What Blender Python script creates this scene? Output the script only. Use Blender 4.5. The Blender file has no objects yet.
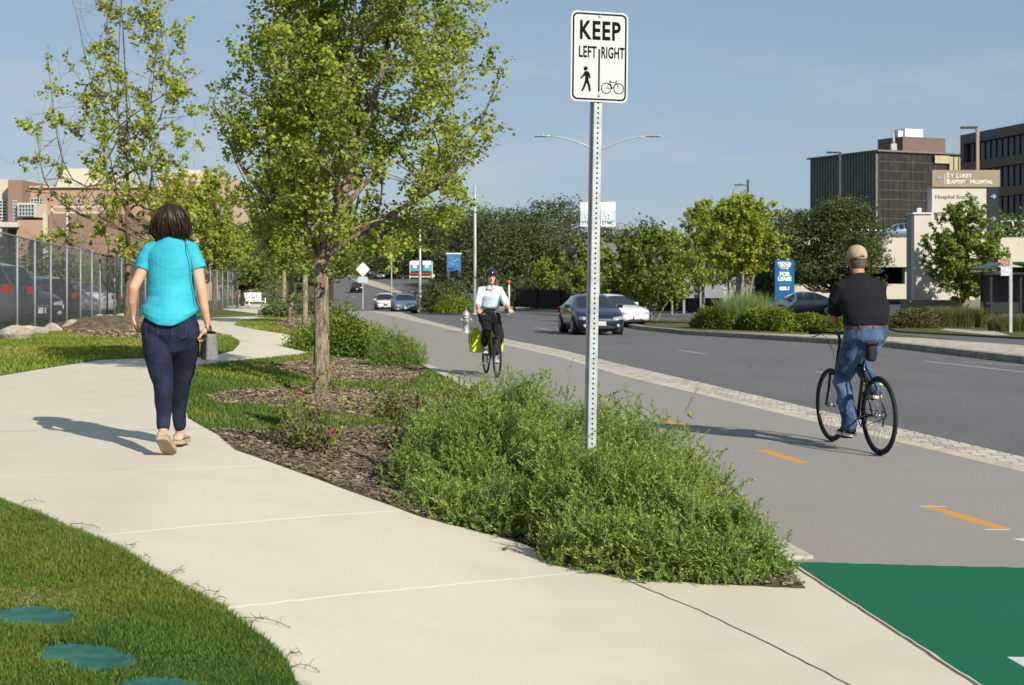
import bpy, bmesh, math, random
import numpy as np
from mathutils import Vector, Matrix, Euler
from mathutils.geometry import delaunay_2d_cdt
PI = math.pi
R = math.radians
scene = bpy.context.scene
COL = scene.collection
F = 1400.0; CX = 512.0; HZ = 272.0; CAMZ = 1.6
rng = np.random.default_rng(7)
random.seed(7)

# ------------------------------------------------------------------ terrain
_dy = np.array([-200, 0, 15, 51, 107, 150, 200, 245, 310, 335, 365, 2000.0])
_dd = np.array([1.6, 1.6, 1.6, 2.15, 3.0, 3.95, 3.85, 3.2, 1.0, .5, .4, .4])
_ty = np.arange(-60, 2000, 1.0)
_td = np.interp(_ty, _dy, _dd)
_k = np.hanning(15); _k /= _k.sum()
_td[8:-8] = np.convolve(_td, _k, 'same')[8:-8]
_ey = np.array([-50, 7, 20, 35, 93, 150, 400])
_ex = np.array([8, 1.45, -.97, -3.2, -8.4, -14, -40])

def T(x, y):
    x = np.asarray(x, float); y = np.asarray(y, float)
    d = np.interp(y, _ty, _td)
    e = np.interp(y, _ey, _ex)
    t = np.clip((e - .8 - x) / 2.7, 0, 1)
    fade = np.clip((150 - y) / 40, 0, 1)
    return CAMZ - d + .4 * t * t * (3 - 2 * t) * fade
def Th(x, y): return float(T(x, y))

def G(px, py, off=0.0):
    """pixel of the photograph -> point on the ground"""
    t = np.concatenate([np.arange(2.0, 60, .02), np.arange(60, 420, .2)])
    X = (px - CX) / F * t; Z = CAMZ - (py - HZ) / F * t
    h = T(X, t) + off
    i = np.argmax(Z <= h)
    if Z[i] > h[i]: i = len(t) - 1
    return Vector((X[i], t[i], h[i]))
def P(px, py, Y): return Vector(((px - CX) / F * Y, Y, CAMZ - (py - HZ) / F * Y))
def XG(px, Y):
    x = (px - CX) / F * Y
    return Vector((x, Y, Th(x, Y)))

# ------------------------------------------------------------------ materials
def srgb(r, g, b):
    f = lambda c: ((c / 255 + .055) / 1.055) ** 2.4 if c / 255 > .04045 else c / 255 / 12.92
    return (f(r), f(g), f(b))
MATS = {}
def mat(name, c1, c2=None, scale=4.0, rough=.8, bump=0.0, bscale=None, metallic=0.0, detail=6, c3=None, scale3=.4,
        spec=.3, trans=0.0, island=0.0, alpha=1.0, coat=0.0, dist=.02, lo=.35, hi=.65, coord='Object', stretch=None, bumpdet=8, transmission=0):
    if name in MATS: return MATS[name]
    m = bpy.data.materials.new(name); m.use_nodes = True; MATS[name] = m
    nt = m.node_tree; n = nt.nodes; L = nt.links
    b = n['Principled BSDF']; out = n['Material Output']
    b.inputs['Roughness'].default_value = rough
    b.inputs['Metallic'].default_value = metallic
    b.inputs['Specular IOR Level'].default_value = spec
    if coat: b.inputs['Coat Weight'].default_value = coat; b.inputs['Coat Roughness'].default_value = .05
    if transmission: b.inputs['Transmission Weight'].default_value = transmission
    b.inputs['Base Color'].default_value = (*c1, 1)
    tc = n.new('ShaderNodeTexCoord'); src = tc.outputs[coord]
    if stretch:
        mp = n.new('ShaderNodeMapping'); mp.inputs['Scale'].default_value = stretch
        L.new(src, mp.inputs['Vector']); src = mp.outputs['Vector']
    col = None
    if c2 is not None:
        nz = n.new('ShaderNodeTexNoise'); nz.inputs['Scale'].default_value = scale; nz.inputs['Detail'].default_value = detail
        nz.inputs['Roughness'].default_value = .6
        L.new(src, nz.inputs['Vector'])
        rp = n.new('ShaderNodeMapRange'); rp.inputs['From Min'].default_value = lo; rp.inputs['From Max'].default_value = hi
        L.new(nz.outputs['Fac'], rp.inputs['Value'])
        mx = n.new('ShaderNodeMix'); mx.data_type = 'RGBA'
        mx.inputs['A'].default_value = (*c1, 1); mx.inputs['B'].default_value = (*c2, 1)
        L.new(rp.outputs['Result'], mx.inputs['Factor']); col = mx.outputs['Result']
    if c3 is not None:
        nz = n.new('ShaderNodeTexNoise'); nz.inputs['Scale'].default_value = scale3; nz.inputs['Detail'].default_value = 4
        L.new(src, nz.inputs['Vector'])
        rp = n.new('ShaderNodeMapRange'); rp.inputs['From Min'].default_value = .42; rp.inputs['From Max'].default_value = .68
        L.new(nz.outputs['Fac'], rp.inputs['Value'])
        mx = n.new('ShaderNodeMix'); mx.data_type = 'RGBA'
        if col: L.new(col, mx.inputs['A'])
        else: mx.inputs['A'].default_value = (*c1, 1)
        mx.inputs['B'].default_value = (*c3, 1)
        L.new(rp.outputs['Result'], mx.inputs['Factor']); col = mx.outputs['Result']
    if island:
        ge = n.new('ShaderNodeNewGeometry')
        hs = n.new('ShaderNodeHueSaturation')
        mr = n.new('ShaderNodeMapRange'); mr.inputs['To Min'].default_value = 1 - island; mr.inputs['To Max'].default_value = 1 + island
        L.new(ge.outputs['Random Per Island'], mr.inputs['Value']); L.new(mr.outputs['Result'], hs.inputs['Value'])
        m2 = n.new('ShaderNodeMath'); m2.operation = 'MULTIPLY_ADD'; m2.inputs[1].default_value = 7.31; m2.inputs[2].default_value = 0
        fr = n.new('ShaderNodeMath'); fr.operation = 'FRACT'
        L.new(ge.outputs['Random Per Island'], m2.inputs[0]); L.new(m2.outputs[0], fr.inputs[0])
        m3 = n.new('ShaderNodeMapRange'); m3.inputs['To Min'].default_value = .5 - island * .05; m3.inputs['To Max'].default_value = .5 + island * .04
        L.new(fr.outputs[0], m3.inputs['Value']); L.new(m3.outputs['Result'], hs.inputs['Hue'])
        if col: L.new(col, hs.inputs['Color'])
        else: hs.inputs['Color'].default_value = (*c1, 1)
        col = hs.outputs['Color']
    if col: L.new(col, b.inputs['Base Color'])
    if bump:
        nb = n.new('ShaderNodeTexNoise'); nb.inputs['Scale'].default_value = bscale or scale * 4; nb.inputs['Detail'].default_value = bumpdet
        nb.inputs['Roughness'].default_value = .65
        L.new(src, nb.inputs['Vector'])
        bp = n.new('ShaderNodeBump'); bp.inputs['Strength'].default_value = bump; bp.inputs['Distance'].default_value = dist
        L.new(nb.outputs['Fac'], bp.inputs['Height']); L.new(bp.outputs['Normal'], b.inputs['Normal'])
    if trans:
        tr = n.new('ShaderNodeBsdfTranslucent')
        if col:
            br = n.new('ShaderNodeHueSaturation'); br.inputs['Value'].default_value = 1.3; br.inputs['Saturation'].default_value = 1.1
            L.new(col, br.inputs['Color']); L.new(br.outputs['Color'], tr.inputs['Color'])
        else: tr.inputs['Color'].default_value = (*c1, 1)
        ms = n.new('ShaderNodeMixShader'); ms.inputs['Fac'].default_value = trans
        L.new(b.outputs[0], ms.inputs[1]); L.new(tr.outputs[0], ms.inputs[2]); L.new(ms.outputs[0], out.inputs['Surface'])
    return m

def leafmat(name, c1, c2, scale=.9, island=.35, trans=.3):
    return mat(name, c1, c2, scale=scale, rough=.55, spec=.35, trans=trans, island=island, lo=.3, hi=.7)

# ------------------------------------------------------------------ object helpers
def link(o, parent=None):
    COL.objects.link(o)
    if parent is not None: o.parent = parent
    return o
def tag(o, label=None, cat=None, group=None, kind=None):
    if label: o['label'] = label
    if cat: o['category'] = cat
    if group: o['group'] = group
    if kind: o['kind'] = kind
    return o
def empty(name, loc, rz=0.0, label=None, cat=None, group=None):
    o = bpy.data.objects.new(name, None); COL.objects.link(o)
    o.location = loc; o.rotation_euler = (0, 0, rz); o.empty_display_size = .2
    return tag(o, label, cat, group)
def npmesh(name, V, Fc, m, parent=None, smooth=False, loc=None):
    V = np.ascontiguousarray(V, np.float32).reshape(-1, 3); Fc = np.asarray(Fc, np.int32)
    me = bpy.data.meshes.new(name)
    k = Fc.shape[1]; nf = Fc.shape[0]
    me.vertices.add(len(V)); me.vertices.foreach_set('co', V.ravel())
    me.loops.add(nf * k); me.loops.foreach_set('vertex_index', Fc.ravel())
    me.polygons.add(nf); me.polygons.foreach_set('loop_start', np.arange(0, nf * k, k, dtype=np.int32))
    me.polygons.foreach_set('loop_total', np.full(nf, k, np.int32))
    me.update(calc_edges=True)
    if smooth: me.polygons.foreach_set('use_smooth', np.ones(nf, bool))
    if m: me.materials.append(m)
    o = bpy.data.objects.new(name, me); link(o, parent)
    if loc is not None: o.location = loc
    return o

class MB:
    def __init__(s): s.v = []; s.f = []; s.m = []; s.sm = []
    def add(s, vs, fs, mi=0, sm=False):
        b = len(s.v); s.v += [tuple(v) for v in vs]
        for f in fs: s.f.append(tuple(b + i for i in f)); s.m.append(mi); s.sm.append(sm)
        return s
    def box(s, c, d, mi=0, rot=None, taper=1.0):
        x, y, z = [q / 2 for q in d]; vs = []
        for k in (-1, 1):
            t = taper if k > 0 else 1
            for a, b in ((-1, -1), (1, -1), (1, 1), (-1, 1)): vs.append(Vector((a * x * t, b * y * t, k * z)))
        if rot is not None: vs = [rot @ v for v in vs]
        c = Vector(c); vs = [v + c for v in vs]
        return s.add(vs, [(3, 2, 1, 0), (4, 5, 6, 7), (0, 1, 5, 4), (1, 2, 6, 5), (2, 3, 7, 6), (3, 0, 4, 7)], mi)
    def bb(s, x0, x1, y0, y1, z0, z1, mi=0):
        return s.box(((x0 + x1) / 2, (y0 + y1) / 2, (z0 + z1) / 2), (abs(x1 - x0), abs(y1 - y0), abs(z1 - z0)), mi)
    def tube(s, pts, rad, n=8, mi=0, cap=True, ref=None, sm=True, dome=False):
        pts = [Vector(p) for p in pts]; N = len(pts)
        if not isinstance(rad, (list, tuple)): rad = [rad] * N
        rad = [(r, r) if not isinstance(r, (list, tuple)) else r for r in rad]
        if dome:
            d0 = (pts[0] - pts[1]).normalized(); d1 = (pts[-1] - pts[-2]).normalized()
            a = [pts[0] + d0 * .92 * min(rad[0]), pts[0] + d0 * .6 * min(rad[0])]; z = [pts[-1] + d1 * .6 * min(rad[-1]), pts[-1] + d1 * .92 * min(rad[-1])]
            ra = [(rad[0][0] * .35, rad[0][1] * .35), (rad[0][0] * .8, rad[0][1] * .8)]; rz = [(rad[-1][0] * .8, rad[-1][1] * .8), (rad[-1][0] * .35, rad[-1][1] * .35)]
            pts = a + pts + z; rad = ra + rad + rz; N = len(pts)
        vs = []; pa = None
        for i in range(N):
            d = (pts[min(i + 1, N - 1)] - pts[max(i - 1, 0)])
            if d.length < 1e-9: d = Vector((0, 0, 1))
            d.normalize()
            if ref is not None: a = Vector(ref)
            elif pa is not None: a = pa
            else: a = Vector((1, 0, 0)) if abs(d.x) < .8 else Vector((0, 1, 0))
            a = a - d * a.dot(d)
            if a.length < 1e-6: a = d.orthogonal()
            a.normalize(); b = d.cross(a); pa = a
            for k in range(n):
                t = 2 * PI * k / n
                vs.append(pts[i] + a * (rad[i][0] * math.cos(t)) + b * (rad[i][1] * math.sin(t)))
        fs = []
        for i in range(N - 1):
            for k in range(n):
                k2 = (k + 1) % n
                fs.append((i * n + k, i * n + k2, (i + 1) * n + k2, (i + 1) * n + k))
        s.add(vs, fs, mi, sm)
        if cap:
            b = len(s.v) - len(vs)
            s.f.append(tuple(b + k for k in reversed(range(n)))); s.m.append(mi); s.sm.append(False)
            s.f.append(tuple(b + (N - 1) * n + k for k in range(n))); s.m.append(mi); s.sm.append(False)
        return s
    def cyl(s, p0, p1, r, r1=None, n=16, mi=0, sm=True): return s.tube([p0, p1], [r, r if r1 is None else r1], n, mi, sm=sm)
    def rings(s, rings, mi=0, sm=True, cap=True, closed=True):
        n = len(rings[0]); vs = [v for r in rings for v in r]; fs = []
        for i in range(len(rings) - 1):
            for k in range(n if closed else n - 1):
                k2 = (k + 1) % n
                fs.append((i * n + k, i * n + k2, (i + 1) * n + k2, (i + 1) * n + k))
        if cap:
            fs.append(tuple(reversed(range(n)))); fs.append(tuple((len(rings) - 1) * n + k for k in range(n)))
        return s.add(vs, fs, mi, sm)
    def lathe(s, prof, c=(0, 0, 0), n=20, mi=0, axis='z', sm=True):
        rs = []
        for r, z in prof:
            ring = []
            for k in range(n):
                t = 2 * PI * k / n; a, b = r * math.cos(t), r * math.sin(t)
                v = {'z': (a, b, z), 'x': (z, a, b), 'y': (b, z, a)}[axis]
                ring.append((v[0] + c[0], v[1] + c[1], v[2] + c[2]))
            rs.append(ring)
        return s.rings(rs, mi, sm)
    def torus(s, c, Rr, r, axis='x', n=40, k=8, mi=0, ry=None):
        rs = []
        for i in range(n):
            t = 2 * PI * i / n; ring = []
            for j in range(k):
                u = 2 * PI * j / k; q = Rr + r * math.cos(u); w = (ry or r) * math.sin(u)
                v = {'x': (w, q * math.cos(t), q * math.sin(t)), 'z': (q * math.cos(t), q * math.sin(t), w)}[axis]
                ring.append((v[0] + c[0], v[1] + c[1], v[2] + c[2]))
            rs.append(ring)
        rs.append(rs[0])
        return s.rings(rs, mi, True, cap=False)
    def prism(s, poly, d0, d1, plane='xz', mi=0):
        """poly in a plane extruded along the remaining axis from d0 to d1"""
        def mk(a, b, d): return {'xz': (a, d, b), 'xy': (a, b, d), 'yz': (d, a, b)}[plane]
        n = len(poly); vs = [mk(a, b, d0) for a, b in poly] + [mk(a, b, d1) for a, b in poly]
        fs = [tuple(range(n)), tuple(reversed(range(n, 2 * n)))] + [(i, n + i, n + (i + 1) % n, (i + 1) % n) for i in range(n)]
        return s.add(vs, fs, mi)
    def build(s, name, ms, parent=None, loc=None, rot=None, fix=True, label=None):
        me = bpy.data.meshes.new(name); me.from_pydata(s.v, [], s.f)
        if not isinstance(ms, (list, tuple)): ms = [ms]
        for m in ms: me.materials.append(m)
        me.polygons.foreach_set('material_index', s.m); me.polygons.foreach_set('use_smooth', s.sm)
        if fix:
            bm = bmesh.new(); bm.from_mesh(me); bmesh.ops.recalc_face_normals(bm, faces=bm.faces); bm.to_mesh(me); bm.free()
        me.update()
        o = bpy.data.objects.new(name, me); link(o, parent)
        if loc is not None: o.location = loc
        if rot is not None: o.rotation_euler = rot
        if label: o['label'] = label
        return o
def bevel(o, w=.01, seg=2, ang=35):
    md = o.modifiers.new('bevel', 'BEVEL'); md.width = w; md.segments = seg; md.limit_method = 'ANGLE'; md.angle_limit = R(ang)
    return o
def children(o): return [c for c in bpy.data.objects if c.parent == o]
def copy_tree(o, parent=None):
    c = o.copy(); COL.objects.link(c); c.parent = parent
    for ch in children(o): copy_tree(ch, c)
    return c
def text_obj(body, name, m, parent, loc, size, rot=(PI / 2, 0, 0), sx=1.0, ext=.002, align='CENTER', bold=0.0, label=None, spacing=1.0):
    cu = bpy.data.curves.new(name, 'FONT'); cu.body = body; cu.size = size; cu.extrude = ext; cu.align_x = align; cu.align_y = 'CENTER'
    cu.offset = bold; cu.resolution_u = 3; cu.space_character = spacing
    t = bpy.data.objects.new('tmp', cu); COL.objects.link(t)
    dg = bpy.context.evaluated_depsgraph_get(); dg.update()
    me = bpy.data.meshes.new_from_object(t.evaluated_get(dg), depsgraph=dg)
    bpy.data.objects.remove(t); bpy.data.curves.remove(cu)
    me.transform(Matrix.Diagonal((sx, 1, 1, 1)))
    me.materials.clear(); me.materials.append(m); me.name = name
    o = bpy.data.objects.new(name, me); link(o, parent); o.location = loc; o.rotation_euler = rot
    if label: o['label'] = label
    return o
def remeshed(mb, name, m, parent, voxel=.006, smooth=6, fac=.5, disp=None, loc=None):
    """voxel union of overlapping closed lofts -> one continuous surface"""
    o = mb.build('tmp_body', m)
    a = o.modifiers.new('r', 'REMESH'); a.mode = 'VOXEL'; a.voxel_size = voxel
    b = o.modifiers.new('s', 'SMOOTH'); b.iterations = smooth; b.factor = fac
    dg = bpy.context.evaluated_depsgraph_get(); dg.update()
    me = bpy.data.meshes.new_from_object(o.evaluated_get(dg), depsgraph=dg)
    bpy.data.objects.remove(o)
    n = len(me.vertices); co = np.empty(n * 3, np.float32); me.vertices.foreach_get('co', co); co = co.reshape(-1, 3)
    if disp is not None:
        nr = np.empty(n * 3, np.float32); me.vertices.foreach_get('normal', nr); nr = nr.reshape(-1, 3)
        co = co + nr * disp(co)[:, None]; me.vertices.foreach_set('co', co.astype(np.float32).ravel())
    me.polygons.foreach_set('use_smooth', np.ones(len(me.polygons), bool))
    me.materials.clear(); me.materials.append(m); me.name = name; me.update()
    r = bpy.data.objects.new(name, me); link(r, parent)
    if loc is not None: r.location = loc
    return r
# ------------------------------------------------------------------ ground: one triangulation shared by every surface
def dens(pts, off=0.0, step=10, close=True):
    out = []; n = len(pts)
    for i in range(n if close else n - 1):
        a = pts[i]; b = pts[(i + 1) % n]
        d = math.hypot(a[0] - b[0], a[1] - b[1]); k = max(1, int(d / step))
        for j in range(k):
            t = j / k; p = G(a[0] + (b[0] - a[0]) * t, a[1] + (b[1] - a[1]) * t, off)
            out.append((p.x, p.y))
    if not close:
        p = G(*pts[-1], off); out.append((p.x, p.y))
    return out
def stripe(px, w, off=0.0, side=0):
    """a band of width w metres along a pixel polyline; side -1/0/1 puts it left, centred, right"""
    pts = dens(px, off, 10, False) if len(px) > 1 else px
    pts = [Vector(p) for p in pts]; L = []; Rr = []
    for i, p in enumerate(pts):
        d = (pts[min(i + 1, len(pts) - 1)] - pts[max(i - 1, 0)]).normalized(); nn = Vector((-d.y, d.x))
        L.append(p + nn * w * (.5 if side == 0 else (1 if side < 0 else 0)))
        Rr.append(p - nn * w * (.5 if side == 0 else (0 if side < 0 else 1)))
    return [tuple(p) for p in L] + [tuple(p) for p in reversed(Rr)]

STRIP_TOP = [(1500, 571), (1024, 457), (620, 364), (560, 349.5), (506, 339), (440, 323.5), (420, 318.5), (401, 312)]
STRIP_BOT = [(1500, 588), (1024, 472), (620, 375), (560, 357), (506, 345), (458, 331), (405, 319), (367, 310.6)]
TR_LEFT = [(345, 311), (372, 330), (395, 345), (417, 363), (455, 383), (620, 471), (791, 562), (978, 683), (1040, 723), (1300, 891)]
FAR_KERB = [(618, 323), (640, 327), (687, 331.5), (778, 336.7), (892, 343.4), (1024, 358), (1500, 411)]
REG = []   # (name, polygon xy, lift)
def reg(name, poly, lift=0.0): REG.append((name, np.array([(p[0], p[1]) for p in poly]), lift))
# painted markings
for a, b in (((928, 507), (1004, 529)), ((760, 450), (804, 463)), ((662, 420), (690, 426)), ((598, 398), (614, 401))):
    reg('yellow_dashes', stripe([a, b], .105))
for a, b, w in (((920, 506.5), (946, 507), .03), ((985, 530), (1010, 530), .03)): reg('white_marks', stripe([a, b], w))
for p in ([(1007, 658), (1024, 657), (1060, 675), (1045, 678)], [(1012, 539), (1040, 538), (1060, 541), (1030, 543)]): reg('white_marks', dens(p))
for px, w in (([(678, 350), (706, 354)], .11), ([(818, 371.5), (836, 374)], .11), ([(925, 361), (1024, 372), (1200, 391)], .12), ([(962, 361.5), (1024, 365.5), (1200, 377)], .1),
              ([(378, 283.5), (386, 286)], .2), ([(366, 278.5), (370, 280)], .2), ([(352, 296), (356, 298)], .2), ([(535, 327.5), (550, 330)], .12)):
    reg('lane_marks', stripe(px, w, -.12), -.12)
reg('green_panel', dens([(791, 562), (978, 683), (1040, 723), (1300, 891), (1700, 891), (1500, 566), (1024, 568), (900, 565)]))
reg('dark_joint', stripe([(620, 577.8), (700, 611), (780, 650), (844, 682.5), (930, 727)], .014))
reg('dark_joint', stripe([(0, 431.5), (110, 430), (170, 430), (205, 428.5)], .012))
reg('dark_joint', stripe([(791, 563), (978, 684.5), (1040, 725)], .022, side=1))
for px in ([(0, 476.5), (130, 471.5), (262, 465.5)], [(104, 535), (212, 525), (340, 514.5), (398, 511)], [(208, 610.5), (340, 596), (470, 583), (584, 572.5)]):
    reg('pale_joint', stripe(px, .016))
reg('pale_joint', stripe([(0, 410.5), (120, 409), (200, 409.5)], .014)); reg('pale_joint', stripe([(20, 386), (185, 383)], .012))
# far road median and kerbs
reg('median_strip', dens([(345, 274.9), (352, 275), (385, 284), (402, 292), (400, 294.5), (380, 288.5), (356, 281.5)], -.0), 0.0)
reg('median_strip', dens([(374, 294), (379, 295), (388, 300), (384, 301)]), 0.0)
reg('far_kerb', stripe(FAR_KERB, .35, -.0, -1), .03)
reg('far_kerb', stripe([(418, 310.2), (470, 309.8), (514, 309), (562, 311)], .3, 0, -1), .03)
reg('paver_nose', dens([(700, 331), (778, 334.8), (878, 337.2), (920, 339), (1024, 346.4), (1500, 392), (1500, 408), (1024, 356.5), (892, 342.2), (778, 335.8)]), .03)
reg('trail_kerb', stripe([(372, 330), (395, 345), (417, 363), (455, 383), (620, 471), (786, 560)], .16, side=-1), .02)
reg('strip_edge', stripe(STRIP_BOT[:-1], .17, side=1))
reg('paver_strip', dens(STRIP_TOP[::1] + STRIP_BOT[::-1]), .0)
reg('trail', dens(TR_LEFT + [(1700, 891), (1500, 588)] + STRIP_BOT[1:]))
reg('road', dens(STRIP_TOP + [(400, 309.8), (340, 309.5), (318, 301), (318, 285), (322, 274.6), (400, 274.6), (440, 275.5), (446, 279), (415, 289), (417, 309.8), (470, 309.4), (514, 308.6), (562, 310.6)] + FAR_KERB, 0.0), -.12)
reg('side_street', dens([(562, 311), (618, 323), (652, 320), (720, 319), (850, 326), (900, 334), (1024, 346), (1500, 391), (1500, 362), (1024, 337.5), (900, 331), (850, 318), (720, 310), (620, 307.5), (562, 309)], 0.0), -.06)
reg('pavement', dens([(940, 330.5), (946, 329), (994, 331.5), (1010, 336), (990, 335.5)]), .02)
reg('pavement', dens([(440, 307), (560, 305.5), (562, 307.5), (440, 308.8)]), .02)
# walkway
WALK = [(0, 376), (42, 369), (100, 360), (150, 358), (208, 357), (233, 351), (240, 343.5), (231, 337), (213, 333.3), (185, 331), (160, 326), (185, 319), (212, 317.6),
        (255, 316.2), (259, 314), (241, 311.5), (222, 309.5), (228, 306.5), (240, 304), (262, 304), (300, 303), (300, 307.5), (272, 309), (284, 313), (283, 315), (264, 318.5), (241, 321), (234, 325), (250, 328.5), (278, 333), (312, 339), (322, 344), (318, 352),
        (296, 356), (270, 359), (235, 362.5), (195, 368), (184, 374), (181, 392), (188, 418), (203, 427), (218, 435), (235, 450), (285, 467.6), (340, 488), (380, 502), (423, 518), (483, 533), (522, 544), (573, 566), (621, 576),
        (700, 584), (806, 589), (788, 566), (791, 562), (978, 683), (1040, 723), (1300, 891), (380, 891), (320, 740), (296, 681), (282, 659), (239, 623), (206, 603), (166, 580), (123, 555), (86, 536.5), (46, 521.6), (0, 501.6), (-300, 420), (-600, 395), (-300, 385)]
reg('walkway', dens(WALK))
BEDS = [[(188, 428), (235, 449), (285, 467), (340, 487), (423, 517), (522, 543), (573, 565), (621, 575), (700, 583), (806, 588), (783, 560), (700, 515), (620, 473), (520, 419), (455, 386), (425, 400), (395, 425), (330, 430), (260, 432)],
        [(205, 397), (240, 390), (300, 387), (360, 389), (430, 398), (425, 414), (380, 421), (300, 410), (215, 404)],
        [(262, 366), (300, 361), (345, 358), (395, 362), (430, 370), (412, 382), (350, 383), (280, 372)],
        [(60, 332), (78, 322), (110, 318), (150, 316), (160, 327), (140, 339), (95, 338)], [(268, 321), (300, 318), (330, 322), (325, 334), (290, 330)]]
for b in BEDS: reg('mulch', dens(b))
LAWNS = [[(-700, 420), (-300, 362), (0, 338), (60, 331), (125, 320), (210, 311), (290, 300), (330, 300), (340, 312), (372, 331), (395, 346), (417, 364), (455, 384), (620, 473), (788, 562), (700, 590), (320, 560), (0, 560), (-600, 500)],
         [(-700, 396), (0, 500), (46, 520), (86, 535), (206, 601), (282, 657), (320, 740), (380, 891), (-900, 891), (-1400, 600)]]
for b in LAWNS: reg('lawn', dens(b))
reg('verge', dens([(618, 322), (700, 331), (892, 342), (1024, 355), (1500, 408), (1500, 330), (1024, 303), (900, 301), (780, 310), (620, 318)]))

def build_ground():
    V = []
    Ys = [2.2]
    while Ys[-1] < 1500: Ys.append(Ys[-1] * 1.034)
    for i, y in enumerate(Ys):
        for k in range(64):
            t = -.62 + 1.24 * (k + (.5 if i % 2 else 0)) / 63
            V.append((t * y, y))
    for x in (-1100, -400, -100, -30, -12, -6, -3, -1, 1, 3, 6, 12, 30, 100, 400, 1100):
        for y in (-60, -30, -12, -5, -1, 1): V.append((x, y))
    for x in (-1100, 1100):
        for y in (50, 200, 500, 1000, 1550): V.append((x, y))
    E = []
    for nme, poly, lift in REG:
        b = len(V); n = len(poly)
        V += [tuple(p) for p in poly]
        E += [(b + i, b + (i + 1) % n) for i in range(n)]
    vs, es, fs, *_ = delaunay_2d_cdt([Vector(v) for v in V], E, [], 0, 1e-5)
    X = np.array([(v.x, v.y) for v in vs]); Fc = np.array([f for f in fs if len(f) == 3], int)
    C = X[Fc].mean(1)
    own = np.full(len(Fc), -1)
    def inside(pts, poly):
        r = np.zeros(len(pts), bool); x, y = pts[:, 0], pts[:, 1]; j = len(poly) - 1
        for i in range(len(poly)):
            xi, yi = poly[i]; xj, yj = poly[j]
            if yi != yj:
                c = ((yi > y) != (yj > y)) & (x < (xj - xi) * (y - yi) / (yj - yi) + xi); r ^= c
            j = i
        return r
    for k, (nme, poly, lift) in enumerate(REG):
        lo = poly.min(0); hi = poly.max(0)
        c = np.where((own < 0) & (C[:, 0] >= lo[0]) & (C[:, 0] <= hi[0]) & (C[:, 1] >= lo[1]) & (C[:, 1] <= hi[1]))[0]
        if len(c): own[c[inside(C[c], poly)]] = k
    Z = T(X[:, 0], X[:, 1])
    MM = ground_mats()
    names = ['terrain'] + list(dict.fromkeys(r[0] for r in REG))
    lifts = {r[0]: r[2] for r in REG}; lifts['terrain'] = 0.0
    kn = np.array([names.index(REG[o][0]) if o >= 0 else 0 for o in own])
    # edges shared by faces of different lift get a vertical skirt
    edge = {}
    for fi, f in enumerate(Fc):
        for a, b in ((f[0], f[1]), (f[1], f[2]), (f[2], f[0])): edge.setdefault((min(a, b), max(a, b)), []).append((fi, a, b))
    sk = {}
    for e, l in edge.items():
        if len(l) == 2:
            (f0, a0, b0), (f1, a1, b1) = l
            l0 = lifts[names[kn[f0]]]; l1 = lifts[names[kn[f1]]]
            if l0 > l1 + 1e-6: sk.setdefault(kn[f0], []).append((a0, b0, l1))
            elif l1 > l0 + 1e-6: sk.setdefault(kn[f1], []).append((a1, b1, l0))
    for k, nme in enumerate(names):
        sel = Fc[kn == k]
        if not len(sel): print('EMPTY REGION', nme); continue
        u, inv = np.unique(sel, return_inverse=True)
        vv = np.column_stack([X[u], Z[u] + lifts[nme]]); ff = inv.reshape(-1, 3)
        # face up
        a = vv[ff[:, 1]] - vv[ff[:, 0]]; b = vv[ff[:, 2]] - vv[ff[:, 0]]
        fl = (a[:, 0] * b[:, 1] - a[:, 1] * b[:, 0]) < 0; ff[fl] = ff[fl][:, ::-1]
        ev = []; ef = []; base = len(vv)
        for (i, j, l1) in sk.get(k, []):
            z0 = Z[i] + lifts[nme]; z1 = Z[j] + lifts[nme]; d = lifts[nme] - l1 + .03
            ev += [(X[i][0], X[i][1], z0), (X[j][0], X[j][1], z1), (X[j][0], X[j][1], z1 - d), (X[i][0], X[i][1], z0 - d)]
            n0 = base + len(ev) - 4; ef += [(n0, n0 + 1, n0 + 2), (n0, n0 + 2, n0 + 3)]
        if ev: vv = np.vstack([vv, ev]); ff = np.vstack([ff, ef])
        o = npmesh(nme, vv, ff, MM[nme]); o['kind'] = 'structure'

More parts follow.
